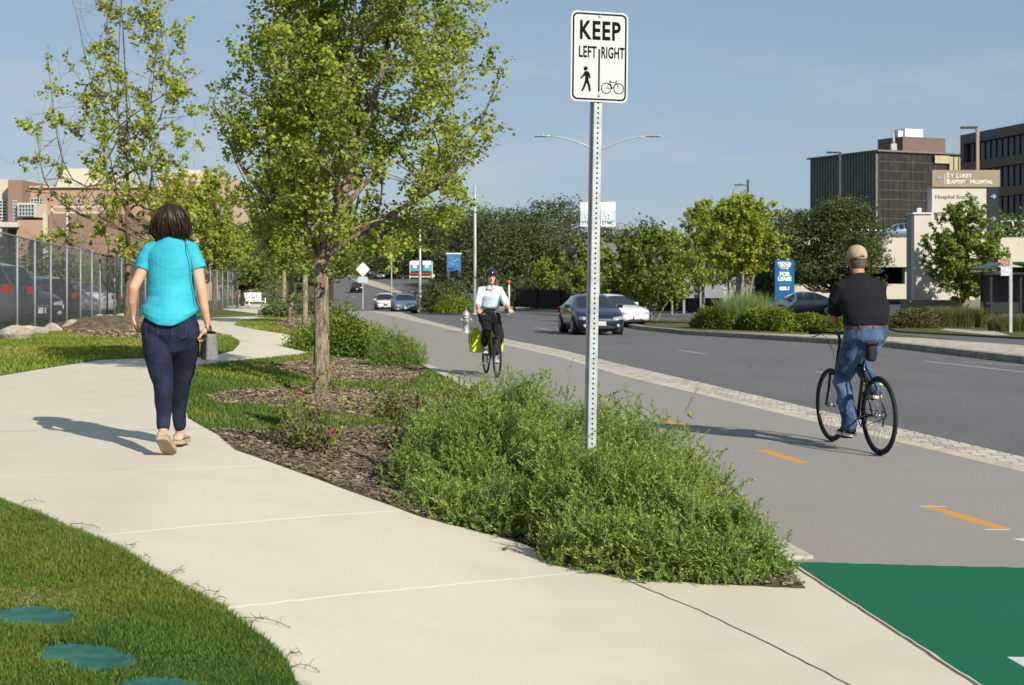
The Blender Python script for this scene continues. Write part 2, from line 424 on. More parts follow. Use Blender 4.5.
def ground_mats():
    M = {}
    M['walkway'] = mat('concrete_walk', srgb(204, 195, 176), srgb(196, 186, 165), scale=70, rough=.88, bump=.55, bscale=190, dist=.003, c3=srgb(194, 185, 166), scale3=2.2, detail=10, spec=.2)
    M['pale_joint'] = mat('joint_pale', srgb(214, 207, 192), rough=.9)
    M['dark_joint'] = mat('joint_dark', srgb(72, 62, 50), srgb(110, 98, 80), scale=30, rough=1)
    M['trail'] = mat('trail_asphalt', srgb(156, 150, 141), srgb(124, 118, 111), scale=90, rough=.9, bump=.5, bscale=220, dist=.004, c3=srgb(138, 133, 126), scale3=.9, detail=3, lo=.3, hi=.7)
    M['road'] = mat('road_asphalt', srgb(112, 110, 108), srgb(88, 87, 85), scale=50, rough=.85, bump=.4, bscale=150, dist=.004, c3=srgb(94, 93, 92), scale3=.7, detail=4, stretch=(1, .35, 1))
    M['side_street'] = mat('side_asphalt', srgb(100, 100, 98), srgb(84, 84, 83), scale=3, rough=.9)
    M['green_panel'] = mat('green_paint', srgb(0, 104, 66), srgb(10, 82, 54), scale=110, rough=.8, bump=.5, bscale=200, dist=.004, c3=srgb(14, 94, 64), scale3=1.6)
    M['yellow_dashes'] = mat('yellow_paint', srgb(202, 142, 44), srgb(160, 128, 84), scale=55, rough=.7, bump=.3, bscale=200, dist=.003, lo=.45, hi=.75)
    M['white_marks'] = mat('white_paint', srgb(205, 205, 200), srgb(165, 162, 155), scale=50, rough=.7, lo=.4, hi=.7)
    M['lane_marks'] = mat('lane_paint', srgb(172, 172, 168), srgb(130, 130, 128), scale=25, rough=.7)
    M['median_strip'] = mat('median_pavers', srgb(186, 172, 148), srgb(160, 146, 122), scale=6, rough=.9)
    M['far_kerb'] = mat('kerb_concrete', srgb(158, 150, 134), srgb(120, 114, 100), scale=5, rough=.9)
    M['strip_edge'] = mat('edge_concrete', srgb(196, 184, 160), srgb(170, 160, 138), scale=3, rough=.9)
    M['trail_kerb'] = mat('kerb_pale', srgb(188, 180, 162), srgb(168, 160, 144), scale=5, rough=.9)
    M['pavement'] = mat('pavement_concrete', srgb(176, 168, 150), srgb(160, 152, 136), scale=2, rough=.9)
    M['mulch'] = mat('mulch_bark', srgb(110, 97, 78), srgb(64, 55, 43), scale=28, rough=1, bump=1, bscale=60, dist=.03, c3=srgb(130, 112, 88), scale3=5, detail=10)
    M['lawn'] = mat('lawn_soil', srgb(74, 92, 34), srgb(50, 68, 24), scale=25, rough=1, bump=1, bscale=90, dist=.02, c3=srgb(110, 110, 52), scale3=.7)
    M['verge'] = mat('verge_soil', srgb(96, 100, 48), srgb(72, 62, 40), scale=4, rough=1, bump=1, bscale=20, dist=.03)
    M['terrain'] = mat('terrain_ground', srgb(84, 88, 44), srgb(70, 64, 42), scale=.6, rough=1, bump=.6, bscale=8, dist=.05)
    M['paver_strip'] = M['paver_nose'] = paver_mat()
    return M
def paver_mat():
    m = mat('limestone_pavers', srgb(190, 178, 152)); n = m.node_tree.nodes; L = m.node_tree.links
    b = n['Principled BSDF']; tc = n.new('ShaderNodeTexCoord'); mp = n.new('ShaderNodeMapping')
    mp.inputs['Rotation'].default_value = (0, 0, R(11)); L.new(tc.outputs['Object'], mp.inputs['Vector'])
    br = n.new('ShaderNodeTexBrick'); br.inputs['Scale'].default_value = 1.0
    br.inputs['Brick Width'].default_value = .17; br.inputs['Row Height'].default_value = .2; br.inputs['Mortar Size'].default_value = .007
    br.inputs['Color1'].default_value = (*srgb(204, 186, 150), 1); br.inputs['Color2'].default_value = (*srgb(168, 148, 116), 1)
    br.inputs['Mortar'].default_value = (*srgb(140, 126, 104), 1); br.inputs['Mortar Smooth'].default_value = .3
    L.new(mp.outputs['Vector'], br.inputs['Vector'])
    nz = n.new('ShaderNodeTexNoise'); nz.inputs['Scale'].default_value = 9; nz.inputs['Detail'].default_value = 8
    L.new(tc.outputs['Object'], nz.inputs['Vector'])
    mx = n.new('ShaderNodeMix'); mx.data_type = 'RGBA'; mx.blend_type = 'MULTIPLY'; mx.inputs['Factor'].default_value = .55
    L.new(br.outputs['Color'], mx.inputs['A']); L.new(nz.outputs['Color'], mx.inputs['B'])
    hs = n.new('ShaderNodeHueSaturation'); hs.inputs['Saturation'].default_value = .55; hs.inputs['Value'].default_value = 1.25
    L.new(mx.outputs['Result'], hs.inputs['Color'])
    L.new(hs.outputs['Color'], b.inputs['Base Color'])
    bp = n.new('ShaderNodeBump'); bp.inputs['Distance'].default_value = .01; bp.invert = True
    L.new(br.outputs['Fac'], bp.inputs['Height']); L.new(bp.outputs['Normal'], b.inputs['Normal'])
    b.inputs['Roughness'].default_value = .9
    return m
build_ground()
# ------------------------------------------------------------------ vegetation
M_BARK = mat('bark_grey', srgb(128, 112, 90), srgb(78, 66, 52), scale=14, rough=.95, bump=1, bscale=40, dist=.02, stretch=(1, 1, .25))
M_BARKL = mat('bark_pale', srgb(176, 162, 140), srgb(92, 78, 60), scale=22, rough=.95, bump=1, bscale=60, dist=.05, stretch=(1, 1, .25))
M_BARKD = mat('bark_dark', srgb(70, 60, 48), srgb(44, 38, 30), scale=8, rough=.95, bump=1, bscale=30, dist=.02)
L_YG = leafmat('leaf_yellow_green', srgb(158, 168, 66), srgb(116, 136, 46), scale=1.1, trans=.4)
L_YG2 = leafmat('leaf_bright', srgb(166, 172, 68), srgb(126, 142, 50), scale=.9, trans=.4)
L_MID = leafmat('leaf_mid', srgb(112, 128, 52), srgb(80, 102, 40), scale=.5)
L_OAK = leafmat('leaf_oak', srgb(92, 104, 54), srgb(62, 76, 38), scale=.35)
L_OAK2 = leafmat('leaf_oak_far', srgb(98, 108, 62), srgb(70, 82, 46), scale=.2)
L_SHRUB = leafmat('leaf_needle', srgb(146, 164, 78), srgb(100, 130, 60), scale=3.5, island=.45, trans=.3)
L_HEDGE = leafmat('leaf_hedge', srgb(122, 138, 34), srgb(84, 104, 26), scale=1.2)

def unit(v): return v / np.maximum(np.linalg.norm(v, axis=-1, keepdims=True), 1e-9)
def leaf_mesh(C, size, rs, shape='leaf', up=.5, N=None):
    """C: leaf centres (n,3) -> verts, faces. leaf: two quads folded along the midrib; tri: flat lozenge"""
    n = len(C)
    D = unit(rs.normal(size=(n, 3))); D[:, 2] *= .6; D = unit(D)
    Nn = unit(rs.normal(size=(n, 3)) + np.array([0, 0, up]) if N is None else N + .5 * rs.normal(size=(n, 3)))
    S = unit(np.cross(D, Nn)); Nn = np.cross(S, D)
    s = (size * rs.uniform(.65, 1.3, n))[:, None]
    if shape == 'leaf':
        w = .36
        p = [C - D * s * .5, C - D * s * .12 + S * s * w + Nn * s * .1, C + D * s * .28 + S * s * w * .75 + Nn * s * .08, C + D * s * .5,
             C + D * s * .28 - S * s * w * .75 + Nn * s * .08, C - D * s * .12 - S * s * w + Nn * s * .1]
        V = np.stack(p, 1).reshape(-1, 3); b = np.arange(n)[:, None] * 6
        Fc = np.concatenate([b + np.array([0, 1, 2, 3]), b + np.array([0, 3, 4, 5])], 0)
    else:
        p = [C - D * s * .5, C + S * s * .33, C + D * s * .5, C - S * s * .33]
        V = np.stack(p, 1).reshape(-1, 3); b = np.arange(n)[:, None] * 4
        Fc = b + np.array([0, 1, 2, 3])
    return V, Fc

def curve_pts(a, b, k, rs, wob, lift):
    """wandering path from a to b that first leaves outward and then bends up"""
    a = np.array(a, float); b = np.array(b, float); L = np.linalg.norm(b - a); out = []
    w = rs.normal(size=3) * wob * L; w2 = rs.normal(size=3) * wob * L * .5
    for i in range(k + 1):
        t = i / k
        p = a + (b - a) * t + w * math.sin(PI * t) + w2 * math.sin(2 * PI * t)
        p[2] -= lift * L * math.sin(PI * t) * .5
        out.append(p)
    return out

def tree(name, label, loc, H, trunk_h, trunk_r, prof, n1=7, n2=9, n3=7, leaves=6000, lsize=.09, bark=None, leaf=None, seed=1, cat='tree', group=None,
         off=(0, 0), multi=1, lean=0, shape='leaf', twig_len=.35, wob=.08, skew=None, centre=True, spread=.14, clump=None, droop=.3, tmin=.12, vase=False):
    """prof(t) -> crown radius at t in 0..1 between trunk_h and H"""
    rs = np.random.default_rng(seed)
    root = empty(name, loc, 0, label, cat, group)
    tb = MB(); LP = []
    def env(t, ang, q):
        r = prof(t) * q * (1 + .22 * math.sin(3 * ang + seed) + .12 * math.sin(5 * ang + 2 * seed + 6 * t))
        x = math.cos(ang) * r + off[0] * min(1, .3 + t); y = math.sin(ang) * r + off[1] * t
        if skew: x, y = skew(x, y, t)
        return np.array([x, y, trunk_h + (H - trunk_h) * t])
    tops = []
    for k in range(multi):
        a0 = 2 * PI * k / multi + seed
        bx = (.0 if multi == 1 else .12 * math.cos(a0)); by = (.0 if multi == 1 else .12 * math.sin(a0))
        if multi == 1:
            base = [np.array([0, 0, -.15]), np.array([0, 0, .04]), np.array([.01, 0, trunk_h * .5]), np.array([lean * .5, 0, trunk_h])]
            tb.tube(base, [trunk_r * 1.6, trunk_r * 1.18, trunk_r, trunk_r * .9], 12)
            st = base[-1]
        else:
            st = env(.1, a0, .5); base = curve_pts((bx, by, -.1), st, 5, rs, .05, 0)
            tb.tube(base, list(np.linspace(trunk_r, trunk_r * .6, 6)), 7)
        tops.append(st)
    if centre:      # leader(s)
        for k, st in enumerate(tops):
            tp = env(.93, rs.uniform(0, 6), .25); L = curve_pts(st, tp, 10, rs, wob * .5, 0)
            rr = list(np.linspace(trunk_r * (.7 if multi == 1 else .5), trunk_r * .08, 11)); tb.tube(L, rr, 8)
            tops[k] = (st, L, rr)
    else: tops = [(st, None, None) for st in tops]
    prim = []
    for i in range(n1):
        st, L, rr = tops[i % len(tops)]
        ang = i * 2.4 + rs.uniform(-.4, .4) + seed; t = (i + .6) / n1
        t = min(.97, tmin + (1 - tmin) * t ** .9)
        if L is not None:
            j = int((rs.uniform(0, .75) if vase else rs.uniform(.4, .85)) * min(t, .9) * 10); s0 = L[j]; r0 = rr[j] * .7
        else: s0 = st; r0 = trunk_r * .65
        e = env(t, ang, rs.uniform(.75, .98))
        pl = curve_pts(s0, e, 8, rs, wob, droop)
        r = list(np.linspace(max(r0, .012), max(trunk_r * .06, .004), 9)); tb.tube(pl, r, 7, cap=False); prim.append((pl, r))
    if centre:
        for st, L, rr in tops: prim.append((L, rr))
    def rnd_target(p, reach):
        for _ in range(8):
            t = rs.uniform(0, 1); e = env(t, rs.uniform(0, 2 * PI), math.sqrt(rs.uniform(.1, 1)))
            if np.linalg.norm(e - p) < reach: return e
        v = e - p; return p + v * reach / np.linalg.norm(v)
    sec = []
    for pl, r in prim: LP += [(pl[-3], pl[-2]), (pl[-2], pl[-1]), (pl[-2], pl[-1])]
    Rm = max(prof(t) for t in np.linspace(0, 1, 9))
    for pl, r in prim:
        for _ in range(n2):
            j = int(rs.integers(2, len(pl))) if len(pl) > 3 else 1
            p = pl[j]; e = rnd_target(p, Rm * .75)
            q = curve_pts(p, e, 5, rs, wob, .2); r0 = max(r[j] * .55, .005)
            tb.tube(q, list(np.linspace(r0, max(r0 * .25, .0025), 6)), 5, cap=False); sec.append((q, r0))
    for q, r0 in sec:
        for _ in range(n3):
            j = int(rs.integers(1, 6)); p = q[j]; d = unit(rs.normal(size=3) + np.array([0, 0, .35])) * twig_len * rs.uniform(.5, 1.2)
            e = p + d
            tb.tube([p, p + d * .5 + rs.normal(size=3) * .03, e], [max(r0 * .3, .003), .0025, .0015], 3, cap=False)
            LP.append((p, e))
        LP.append((q[-2], q[-1]))
    A = np.array([a for a, b in LP]); B = np.array([b for a, b in LP])
    if clump is not None:
        keep = clump(B); A = A[keep]; B = B[keep]
    idx = rs.integers(0, len(A), leaves); t = rs.uniform(.15, 1.15, leaves)[:, None]
    C = A[idx] + (B[idx] - A[idx]) * t + rs.normal(size=(leaves, 3)) * twig_len * spread
    tb.build('trunk', bark or M_BARK, root, fix=False)
    V, Fc = leaf_mesh(C, lsize, rs, shape)
    npmesh('crown', V, Fc, leaf or L_YG, root)
    return root

def oak(name, label, loc, H, Rw, seed, leaf=None, bark=None, lsize=.3, dens=1.0, trunk_h=None, cat='tree', group=None, flat=.75, trunk_r=None, nl=5):
    """broad far tree: trunk, limbs and a crown of leaf clumps gathered in many uneven boughs"""
    rs = np.random.default_rng(seed)
    root = empty(name, loc, 0, label, cat, group)
    th = trunk_h if trunk_h is not None else H * .25; tr = trunk_r or H * .03
    tb = MB(); tb.tube([(0, 0, -.3), (0, 0, .1), (rs.normal() * .1, 0, th)], [tr * 1.5, tr * 1.1, tr * .85], 9)
    Cc = []
    nb = int(16 * dens) + 8
    ch = H - th
    for i in range(nb):
        a = i * 2.4 + rs.uniform(-.3, .3); t = (i + .5) / nb
        rad = Rw * math.sqrt(max(.02, 1 - (abs(t - .38) / .66) ** 2.2)) * rs.uniform(.35, 1.0)
        c = np.array([math.cos(a) * rad, math.sin(a) * rad, th * .85 + ch * (t * .86 + .08)])
        br = Rw * rs.uniform(.16, .42)
        Cc.append((c, br))
        if i % 2 == 0 or i < nl * 2:
            q = curve_pts((0, 0, th * rs.uniform(.85, 1.0)), c, 5, rs, .08, .2)
            tb.tube(q, list(np.linspace(tr * .5, tr * .08, 6)), 5, cap=False)
    P_ = []
    for c, br in Cc:
        k = int(220 * dens * (br / lsize) ** 2 / 25) + 20
        v = unit(rs.normal(size=(k, 3))); rr = br * rs.uniform(.35, 1.0, k) ** .5
        ph = rs.uniform(0, 6, 3)
        lump = 1 + .45 * np.sin(5 * v[:, 0] + ph[0]) * np.sin(5 * v[:, 1] + ph[1]) + .25 * np.sin(9 * v[:, 2] + ph[2])
        p = c + v * (rr * lump)[:, None] * np.array([1, 1, flat]); P_.append(p)
    C = np.concatenate(P_); C = C[C[:, 2] > th * .55]
    tb.build('trunk', bark or M_BARKD, root, fix=False)
    V, Fc = leaf_mesh(C, lsize, rs, 'tri', up=.8)
    npmesh('crown', V, Fc, leaf or L_OAK, root)
    return root

def bush(name, label, loc, rx, ry, H, seed, n, lsize, leaf, shape='leaf', stems=14, cat='shrub', group=None, bumpy=.25, rz=0, bark=None, base=.05):
    rs = np.random.default_rng(seed); root = empty(name, loc, rz, label, cat, group)
    v = unit(rs.normal(size=(n, 3))); v[:, 2] = np.abs(v[:, 2])
    rr = rs.uniform(.25, 1.0, n) ** .4; ph = rs.uniform(0, 6, 4)
    lump = 1 + bumpy * np.sin(4 * v[:, 0] + ph[0]) * np.sin(4 * v[:, 1] + ph[1]) + bumpy * .6 * np.sin(9 * v[:, 0] + ph[2]) * np.cos(8 * v[:, 1] + ph[3])
    C = v * (rr * lump)[:, None] * np.array([rx, ry, H]) + np.array([0, 0, base])
    C += rs.normal(size=(n, 3)) * lsize * .8
    C[:, 2] = np.maximum(C[:, 2], .01)
    tb = MB()
    for i in range(stems):
        e = C[rs.integers(0, n)] * .95; q = curve_pts((rs.normal() * rx * .1, rs.normal() * ry * .1, -.05), e, 4, rs, .06, 0)
        tb.tube(q, list(np.linspace(max(.01, H * .012), .003, 5)), 4, cap=False)
    tb.build('stems', bark or M_BARK, root, fix=False)
    V, Fc = leaf_mesh(C, lsize, rs, shape, N=v if shape != 'leaf' else None); npmesh('foliage', V, Fc, leaf, root)
    return root

def tufts(name, pts, h, w, rs, m, lean=.45, seg=2, hs=None):
    """grass blades: pts (n,3) -> tapered bent blades"""
    n = len(pts); a = rs.uniform(0, 2 * PI, n); d = np.stack([np.cos(a), np.sin(a), np.zeros(n)], 1); s = np.stack([-np.sin(a), np.cos(a), np.zeros(n)], 1)
    hh = (h * rs.uniform(.45, 1.25, n) * (1 if hs is None else hs))[:, None]; ln = (lean * rs.uniform(.1, 1.4, n))[:, None]; ww = w * .5
    z = np.array([0, 0, 1.0])
    p0 = pts - s * ww; p1 = pts + s * ww; mid = pts + z * hh * .6 + d * hh * ln * .4; p2 = mid + s * ww * .7; p3 = mid - s * ww * .7; tip = pts + z * hh * (1 - .2 * ln) + d * hh * ln
    V = np.stack([p0, p1, p2, p3, tip], 1).reshape(-1, 3); b = np.arange(n)[:, None] * 5
    F4 = np.concatenate([b + np.array([0, 1, 2]), b + np.array([0, 2, 3]), b + np.array([3, 2, 4])], 0)
    return npmesh(name, V, F4, m)

def region_mask(names, pts):
    """first region that owns each point"""
    def inside(p, poly):
        r = np.zeros(len(p), bool); x, y = p[:, 0], p[:, 1]; j = len(poly) - 1
        for i in range(len(poly)):
            xi, yi = poly[i]; xj, yj = poly[j]
            if yi != yj: r ^= ((yi > y) != (yj > y)) & (x < (xj - xi) * (y - yi) / (yj - yi) + xi)
            j = i
        return r
    own = np.zeros(len(pts), bool); done = np.zeros(len(pts), bool)
    for nme, poly, lift in REG:
        k = inside(pts, poly) & ~done; done |= k
        if nme in names: own |= k
    return own
def scatter(n, x0, x1, y0, y1, names, rs):
    p = np.stack([rs.uniform(x0, x1, n), rs.uniform(y0, y1, n)], 1); p = p[region_mask(names, p)]
    return np.column_stack([p, T(p[:, 0], p[:, 1])])
def scatter_px(n, box, names, rs, k=1.0):
    """uniform-in-area scatter inside a ground trapezoid seen between two pixel columns"""
    a = G((box[0] + box[2]) / 2, box[3]); b = G((box[0] + box[2]) / 2, box[1])
    y0, y1 = a.y, b.y
    y = y0 + (y1 - y0) * rs.uniform(0, 1, n) ** k; t = rs.uniform((box[0] - CX) / F, (box[2] - CX) / F, n); p = np.stack([t * y, y], 1)
    p = p[region_mask(names, p)]
    return np.column_stack([p, T(p[:, 0], p[:, 1])])

# --- street trees on the left
def pf(*k):
    xs = np.linspace(0, 1, len(k)); return lambda t: float(np.interp(t, xs, k))
g = G(321, 399)
def sk_main(x, y, t): return (x * (1.12 if x > 0 else .76), y)
tree('street_tree', 'large yellow-green tree with a low fork standing in mulch beside the near shrubs', g, 6.6, 1.62, .088, pf(1.0, 1.75, 1.8, 1.75, 1.7, 1.6, 1.4, .9, .3),
     n1=16, n2=12, n3=8, leaves=47000, lsize=.054, bark=M_BARKL, leaf=L_YG, seed=11, off=(.62, 0), skew=sk_main, twig_len=.3, centre=True, droop=.03, tmin=.2, vase=True)
g = G(128, 322)
def cl2(B):
    k = np.sin(B[:, 0] * 2.1 + 1) * np.sin(B[:, 1] * 1.9) * np.sin(B[:, 2] * 2.3 + .6)
    return (k > -.12) & ((B[:, 0] > -.9) | (np.sin(B[:, 2] * 5) > -.1))
tree('street_tree', 'tall thin open-crowned tree growing by the wire mesh fence, left of the walking woman', g, 12.5, 2.4, .115, pf(2.4, 3.6, 3.9, 3.8, 3.5, 3.1, 2.5, 1.7, .5),
     n1=17, n2=8, n3=5, leaves=10500, lsize=.13, bark=M_BARK, leaf=L_YG2, seed=23, off=(-.1, 0), twig_len=.45, clump=cl2, wob=.13, tmin=.05)
ROW = [(214, 310, 8.2, .13, 2.3, 31, 'path-side tree just right of the walking woman\'s shoulder, trunk nearest the mesh fence', L_YG2, 118),
       (238, 304.5, 9.0, .12, 2.5, 32, 'slender yellow-green tree left of the white bench with a dark thin trunk', L_YG, 150),
       (305, 326, 5.6, .085, 1.35, 33, 'small pale-trunked tree just left of the big forked tree', L_YG, 165),
       (291, 322, 7.0, .1, 1.7, 34, 'pale-trunked tree, second one left of the big forked tree', L_YG, 140),
       (284, 309, 9.5, .12, 2.4, 35, 'tree with thin pale trunk right of the white bench', L_MID, 120),
       (258, 301, 9, .12, 2.8, 36, 'yellow-green tree rising behind the white bench', L_YG2, 190),
       (180, 309, 8.5, .13, 2.6, 37, 'leafy tree behind the walking woman\'s head, before the brick hospital', L_YG2, 150),
       (274, 298, 12, .13, 3.0, 38, 'farther mid-green tree over the bend of the winding path', L_MID, 0)]
for px, py, H, tr, Rw, sd, lab, lf, _ in ROW:
    tree('street_tree', lab, G(px, py), H, H * .3, tr, pf(Rw * .5, Rw * .95, Rw, Rw * .95, Rw * .85, Rw * .6, Rw * .25), n1=12, n2=8, n3=5, leaves=11000, lsize=.1 if py > 315 else .16,
         bark=M_BARKL if px in (305, 291, 284) else M_BARK, leaf=lf, seed=sd, twig_len=.4, shape='tri' if py < 315 else 'leaf')
# --- tree masses far left / behind
for px, Y, H, Rw, sd, lab in ((196, 120, 8.5, 4.2, 51, 'round green tree beyond the end of the mesh fence, behind the thin-trunked trees'), (300, 135, 10, 5.5, 52, 'dark green tree beyond the light plaza at the path\'s end'),
                              (243, 150, 9.5, 5, 53, 'green tree beyond the path, behind the bench tree'), (150, 140, 6.6, 3.8, 54, 'low dark bushy tree before the brick hospital, left of the walking woman'),
                              (330, 190, 14, 7, 55, 'dark tree on the far side of the hill road behind the forked trunk')):
    oak('oak_tree', lab, XG(px, Y), H, Rw, sd, L_MID, lsize=.38)
FAR = [(352, 345, 13, 8), (378, 362, 15, 9), (402, 350, 14, 8), (428, 330, 16, 9), (395, 300, 11, 6), (452, 300, 17, 9), (478, 250, 15, 8), (450, 265, 9, 5),
       (505, 215, 15, 7.5), (530, 200, 14.5, 7), (553, 215, 16, 7.5), (575, 190, 13.5, 7), (604, 205, 13, 7), (628, 190, 12, 6.5), (655, 200, 12, 6), (680, 180, 10.5, 5.5), (705, 170, 11.5, 5.5)]
FL = ['dark oak over the crest of the road, left end of the far tree line', 'dark oak over the crest, second from the left end of the far tree line', 'dark oak over the crest behind the far cars',
      'tall oak on the skyline above the two-panel sign', 'dark oak beside the far cars on the hill road', 'big oak on the skyline left of the pale lamp pole', 'big dark oak behind the pale lamp pole',
      'low oak beside the blue listing sign', 'big grey-green oak rising above the helmeted cyclist\'s head', 'grey-green oak right of the helmeted cyclist, on the skyline', 'highest grey-green oak of the clump left of the signpost',
      'grey-green oak just left of the signpost', 'grey-green oak behind the banners on the lamp post', 'oak on the skyline just right of the banners', 'oak above the long grey garage roof', 'oak over the right half of the grey garage roof', 'oak behind the bright tree right of the pink-flowered tree']
for i, (px, Y, H, Rw) in enumerate(FAR):
    oak('oak_tree', FL[i], XG(px, Y), H * (.86 if i < 11 else .7) * (1 + .08 * math.sin(i * 2.7)), Rw, 60 + i, L_OAK2 if i > 7 or i % 2 else L_OAK, lsize=.5 if Y > 240 else .36, dens=1.5, trunk_h=H * .1, group='oaks along the far tree line')
# --- right-hand side
tree('young_tree', 'young bright green tree with a straight thin trunk, nearer the cyclist in the pale shirt', G(545, 307.5), 5.6, 1.6, .07, pf(.9, 1.6, 1.7, 1.4, 1.0, .4), n1=8, n2=7, n3=4, leaves=3500, lsize=.22, leaf=L_YG, seed=81, shape='tri', bark=M_BARKL)
tree('young_tree', 'young bright green tree with a straight thin trunk, just left of the dark blue car', G(563, 308.5), 6.2, 1.6, .07, pf(.9, 1.9, 2.1, 1.7, 1.2, .4), n1=8, n2=7, n3=4, leaves=4500, lsize=.22, leaf=L_YG, seed=82, shape='tri', bark=M_BARKL)
for px, Y, H, Rw, sd, lab in ((598, 96, 5.2, 1.9, 93, 'small bright green tree directly behind the dark navy car and signpost'), (622, 88, 4.9, 1.8, 94, 'small bright green tree behind the white car'), (672, 92, 5.6, 2.3, 95, 'bushy green tree half hidden between the two island trees'), (580, 108, 5.4, 1.8, 96, 'small green tree left of the grey garage front')):
    tree('young_tree', lab, XG(px, Y), H, 1.2, .07, pf(.9, Rw, Rw, Rw * .8, Rw * .55, .3), n1=9, n2=8, n3=4, leaves=5500, lsize=.2, leaf=L_YG if sd % 2 else L_MID, seed=sd, shape='tri', bark=M_BARKL)
tree('flowering_tree', 'multi-stemmed tree on the kerbed island just right of the dark blue car', G(652, 321), 4.5, .7, .05, pf(1.2, 1.9, 2.1, 2.0, 1.7, 1.2, .5), n1=12, n2=9, n3=5, leaves=14000, lsize=.12, leaf=leafmat('leaf_myrtle', srgb(122, 138, 48), srgb(84, 106, 38)), seed=83, multi=5, bark=M_BARKL, twig_len=.4)
tree('flowering_tree', 'tall bright multi-stemmed tree behind the hedge, left of the blue lease sign', XG(741, 62), 5.7, 2.3, .07, pf(.6, 1.6, 2.1, 2.2, 1.9, 1.3, .5), n1=14, n2=9, n3=5, leaves=16000, lsize=.14, leaf=L_YG2, seed=84, multi=5, bark=M_BARKL, twig_len=.45)
tree('flowering_tree', 'bright green upright tree between the pink-flowered tree and the lease sign tree', XG(703, 84), 7.0, 1.8, .1, pf(1.6, 2.9, 3.1, 2.8, 2.1, 1.2, .4), n1=12, n2=8, n3=5, leaves=11000, lsize=.17, leaf=L_YG, seed=85, bark=M_BARKL, shape='tri')
oak('oak_tree', 'spreading dark green oak behind the man in the black shirt', XG(838, 98), 8.0, 3.7, 86, L_OAK, lsize=.17, dens=2.2, trunk_h=1.7, flat=.6)
oak('oak_tree', 'dark green oak between the lease sign and the spreading oak', XG(790, 112), 8.2, 4.2, 87, L_OAK, lsize=.22, dens=1.6)
oak('oak_tree', 'dark oak in the gap between glass tower and parking garage', XG(868, 130), 8.2, 4.0, 88, L_OAK, lsize=.3)
tree('young_tree', 'bright green leafy tree casting its shadow on the hospital sign', XG(963, 74), 6.3, 1.1, .12, pf(1.3, 2.0, 2.25, 2.25, 2.05, 1.6, .8), n1=16, n2=10, n3=6, leaves=24000, lsize=.14, leaf=leafmat('leaf_elm', srgb(132, 148, 60), srgb(96, 118, 46)), seed=89, bark=M_BARK)
oak('oak_tree', 'green tree right of the hospital sign at the picture edge', XG(1012, 112), 8.2, 3.2, 90, L_MID, lsize=.3, dens=1.2)
oak('oak_tree', 'dark tree behind the left end of the grey garage', XG(640, 150), 9.5, 4.6, 91, L_OAK, lsize=.35)
oak('oak_tree', 'dark shaded tree filling the gap right of the grey garage', XG(728, 104), 6.6, 4.2, 92, L_OAK, lsize=.25, dens=1.4)
# --- hedges, shrubs, grasses across the road
def hedge(name, label, pts, wid, H, seed, n, lsize, leaf, cat='hedge'):
    """clipped loose hedge following a ground polyline"""
    rs = np.random.default_rng(seed); a = Vector(pts[0]); root = empty(name, pts[0], 0, label, cat)
    P0 = np.array([tuple(p) for p in pts]) - np.array(tuple(a)); seg = np.linalg.norm(np.diff(P0, axis=0), axis=1); cum = np.r_[0, np.cumsum(seg)]
    u = rs.uniform(0, cum[-1], n); X = np.stack([np.interp(u, cum, P0[:, k]) for k in range(3)], 1)
    th = rs.uniform(0, PI, n); rr = rs.uniform(.3, 1, n) ** .4
    ph = rs.uniform(0, 6, 3)
    endt = np.minimum(1, np.minimum(u, cum[-1] - u) / wid + .15) ** .5
    lump = (1 + .2 * np.sin(u * 1.7 + ph[0]) + .14 * np.sin(u * 4.1 + ph[1]) + .1 * np.sin(th * 5 + u * 3)) * endt
    C = X + np.stack([rs.normal(size=n) * .1, np.cos(th) * rr * wid * lump, np.sin(th) * rr * H * lump], 1)
    tb = MB()
    for i in range(int(cum[-1] * 3)):
        k = rs.integers(0, n); q = curve_pts(X[k] + np.array([0, 0, -.1]), C[k], 3, rs, .05, 0); tb.tube(q, [.015, .01, .008, .004], 4, cap=False)
    tb.build('stems', M_BARK, root, fix=False)
    V, Fc = leaf_mesh(C, lsize, rs, 'tri', up=1.0); npmesh('foliage', V, Fc, leaf, root); return root
hedge('hedge', 'long low yellow-green hedge on the kerbed island, left of the man in black', [XG(693, 56), XG(760, 52), XG(812, 50), XG(850, 49)], 1.2, .72, 101, 26000, .085, L_HEDGE)
hedge('hedge', 'low mixed green hedge right of the man in black, below the hospital sign', [XG(893, 55.5), XG(915, 55.5), XG(935, 56)], .8, .75, 102, 8000, .09, leafmat('leaf_mixed', srgb(98, 110, 48), srgb(96, 84, 56)))
M_GR = leafmat('blade_feather', srgb(122, 122, 78), srgb(92, 98, 56), scale=2)
def grass_clump(label, loc, r, h, n, seed, m=None, name='grass_clump', cat='ornamental grass', w=.012, group=None):
    rs = np.random.default_rng(seed); a = rs.uniform(0, 2 * PI, n); q = r * np.sqrt(rs.uniform(0, 1, n))
    p = np.stack([np.cos(a) * q, np.sin(a) * q, np.zeros(n)], 1)
    o = tufts(name, p, h, w, rs, m or M_GR, lean=.55); o.location = loc; return tag(o, label, cat, group)
grass_clump('tall feathery pale green grass clump at the end of the hedge by the lease sign', XG(745, 54), 1.0, 1.35, 2500, 111, leafmat('blade_pale', srgb(140, 158, 92), srgb(108, 128, 66)), w=.02)
for i, px in enumerate((938, 951, 965, 978)):
    grass_clump('brown-green feathery clump in the row under the hospital sign, ' + ['leftmost', 'second from left', 'third from left', 'rightmost, touching the bus shelter'][i], XG(px, 56.5), .55, .8, 1500, 112 + i, w=.02, group='feathery grasses below the hospital sign')
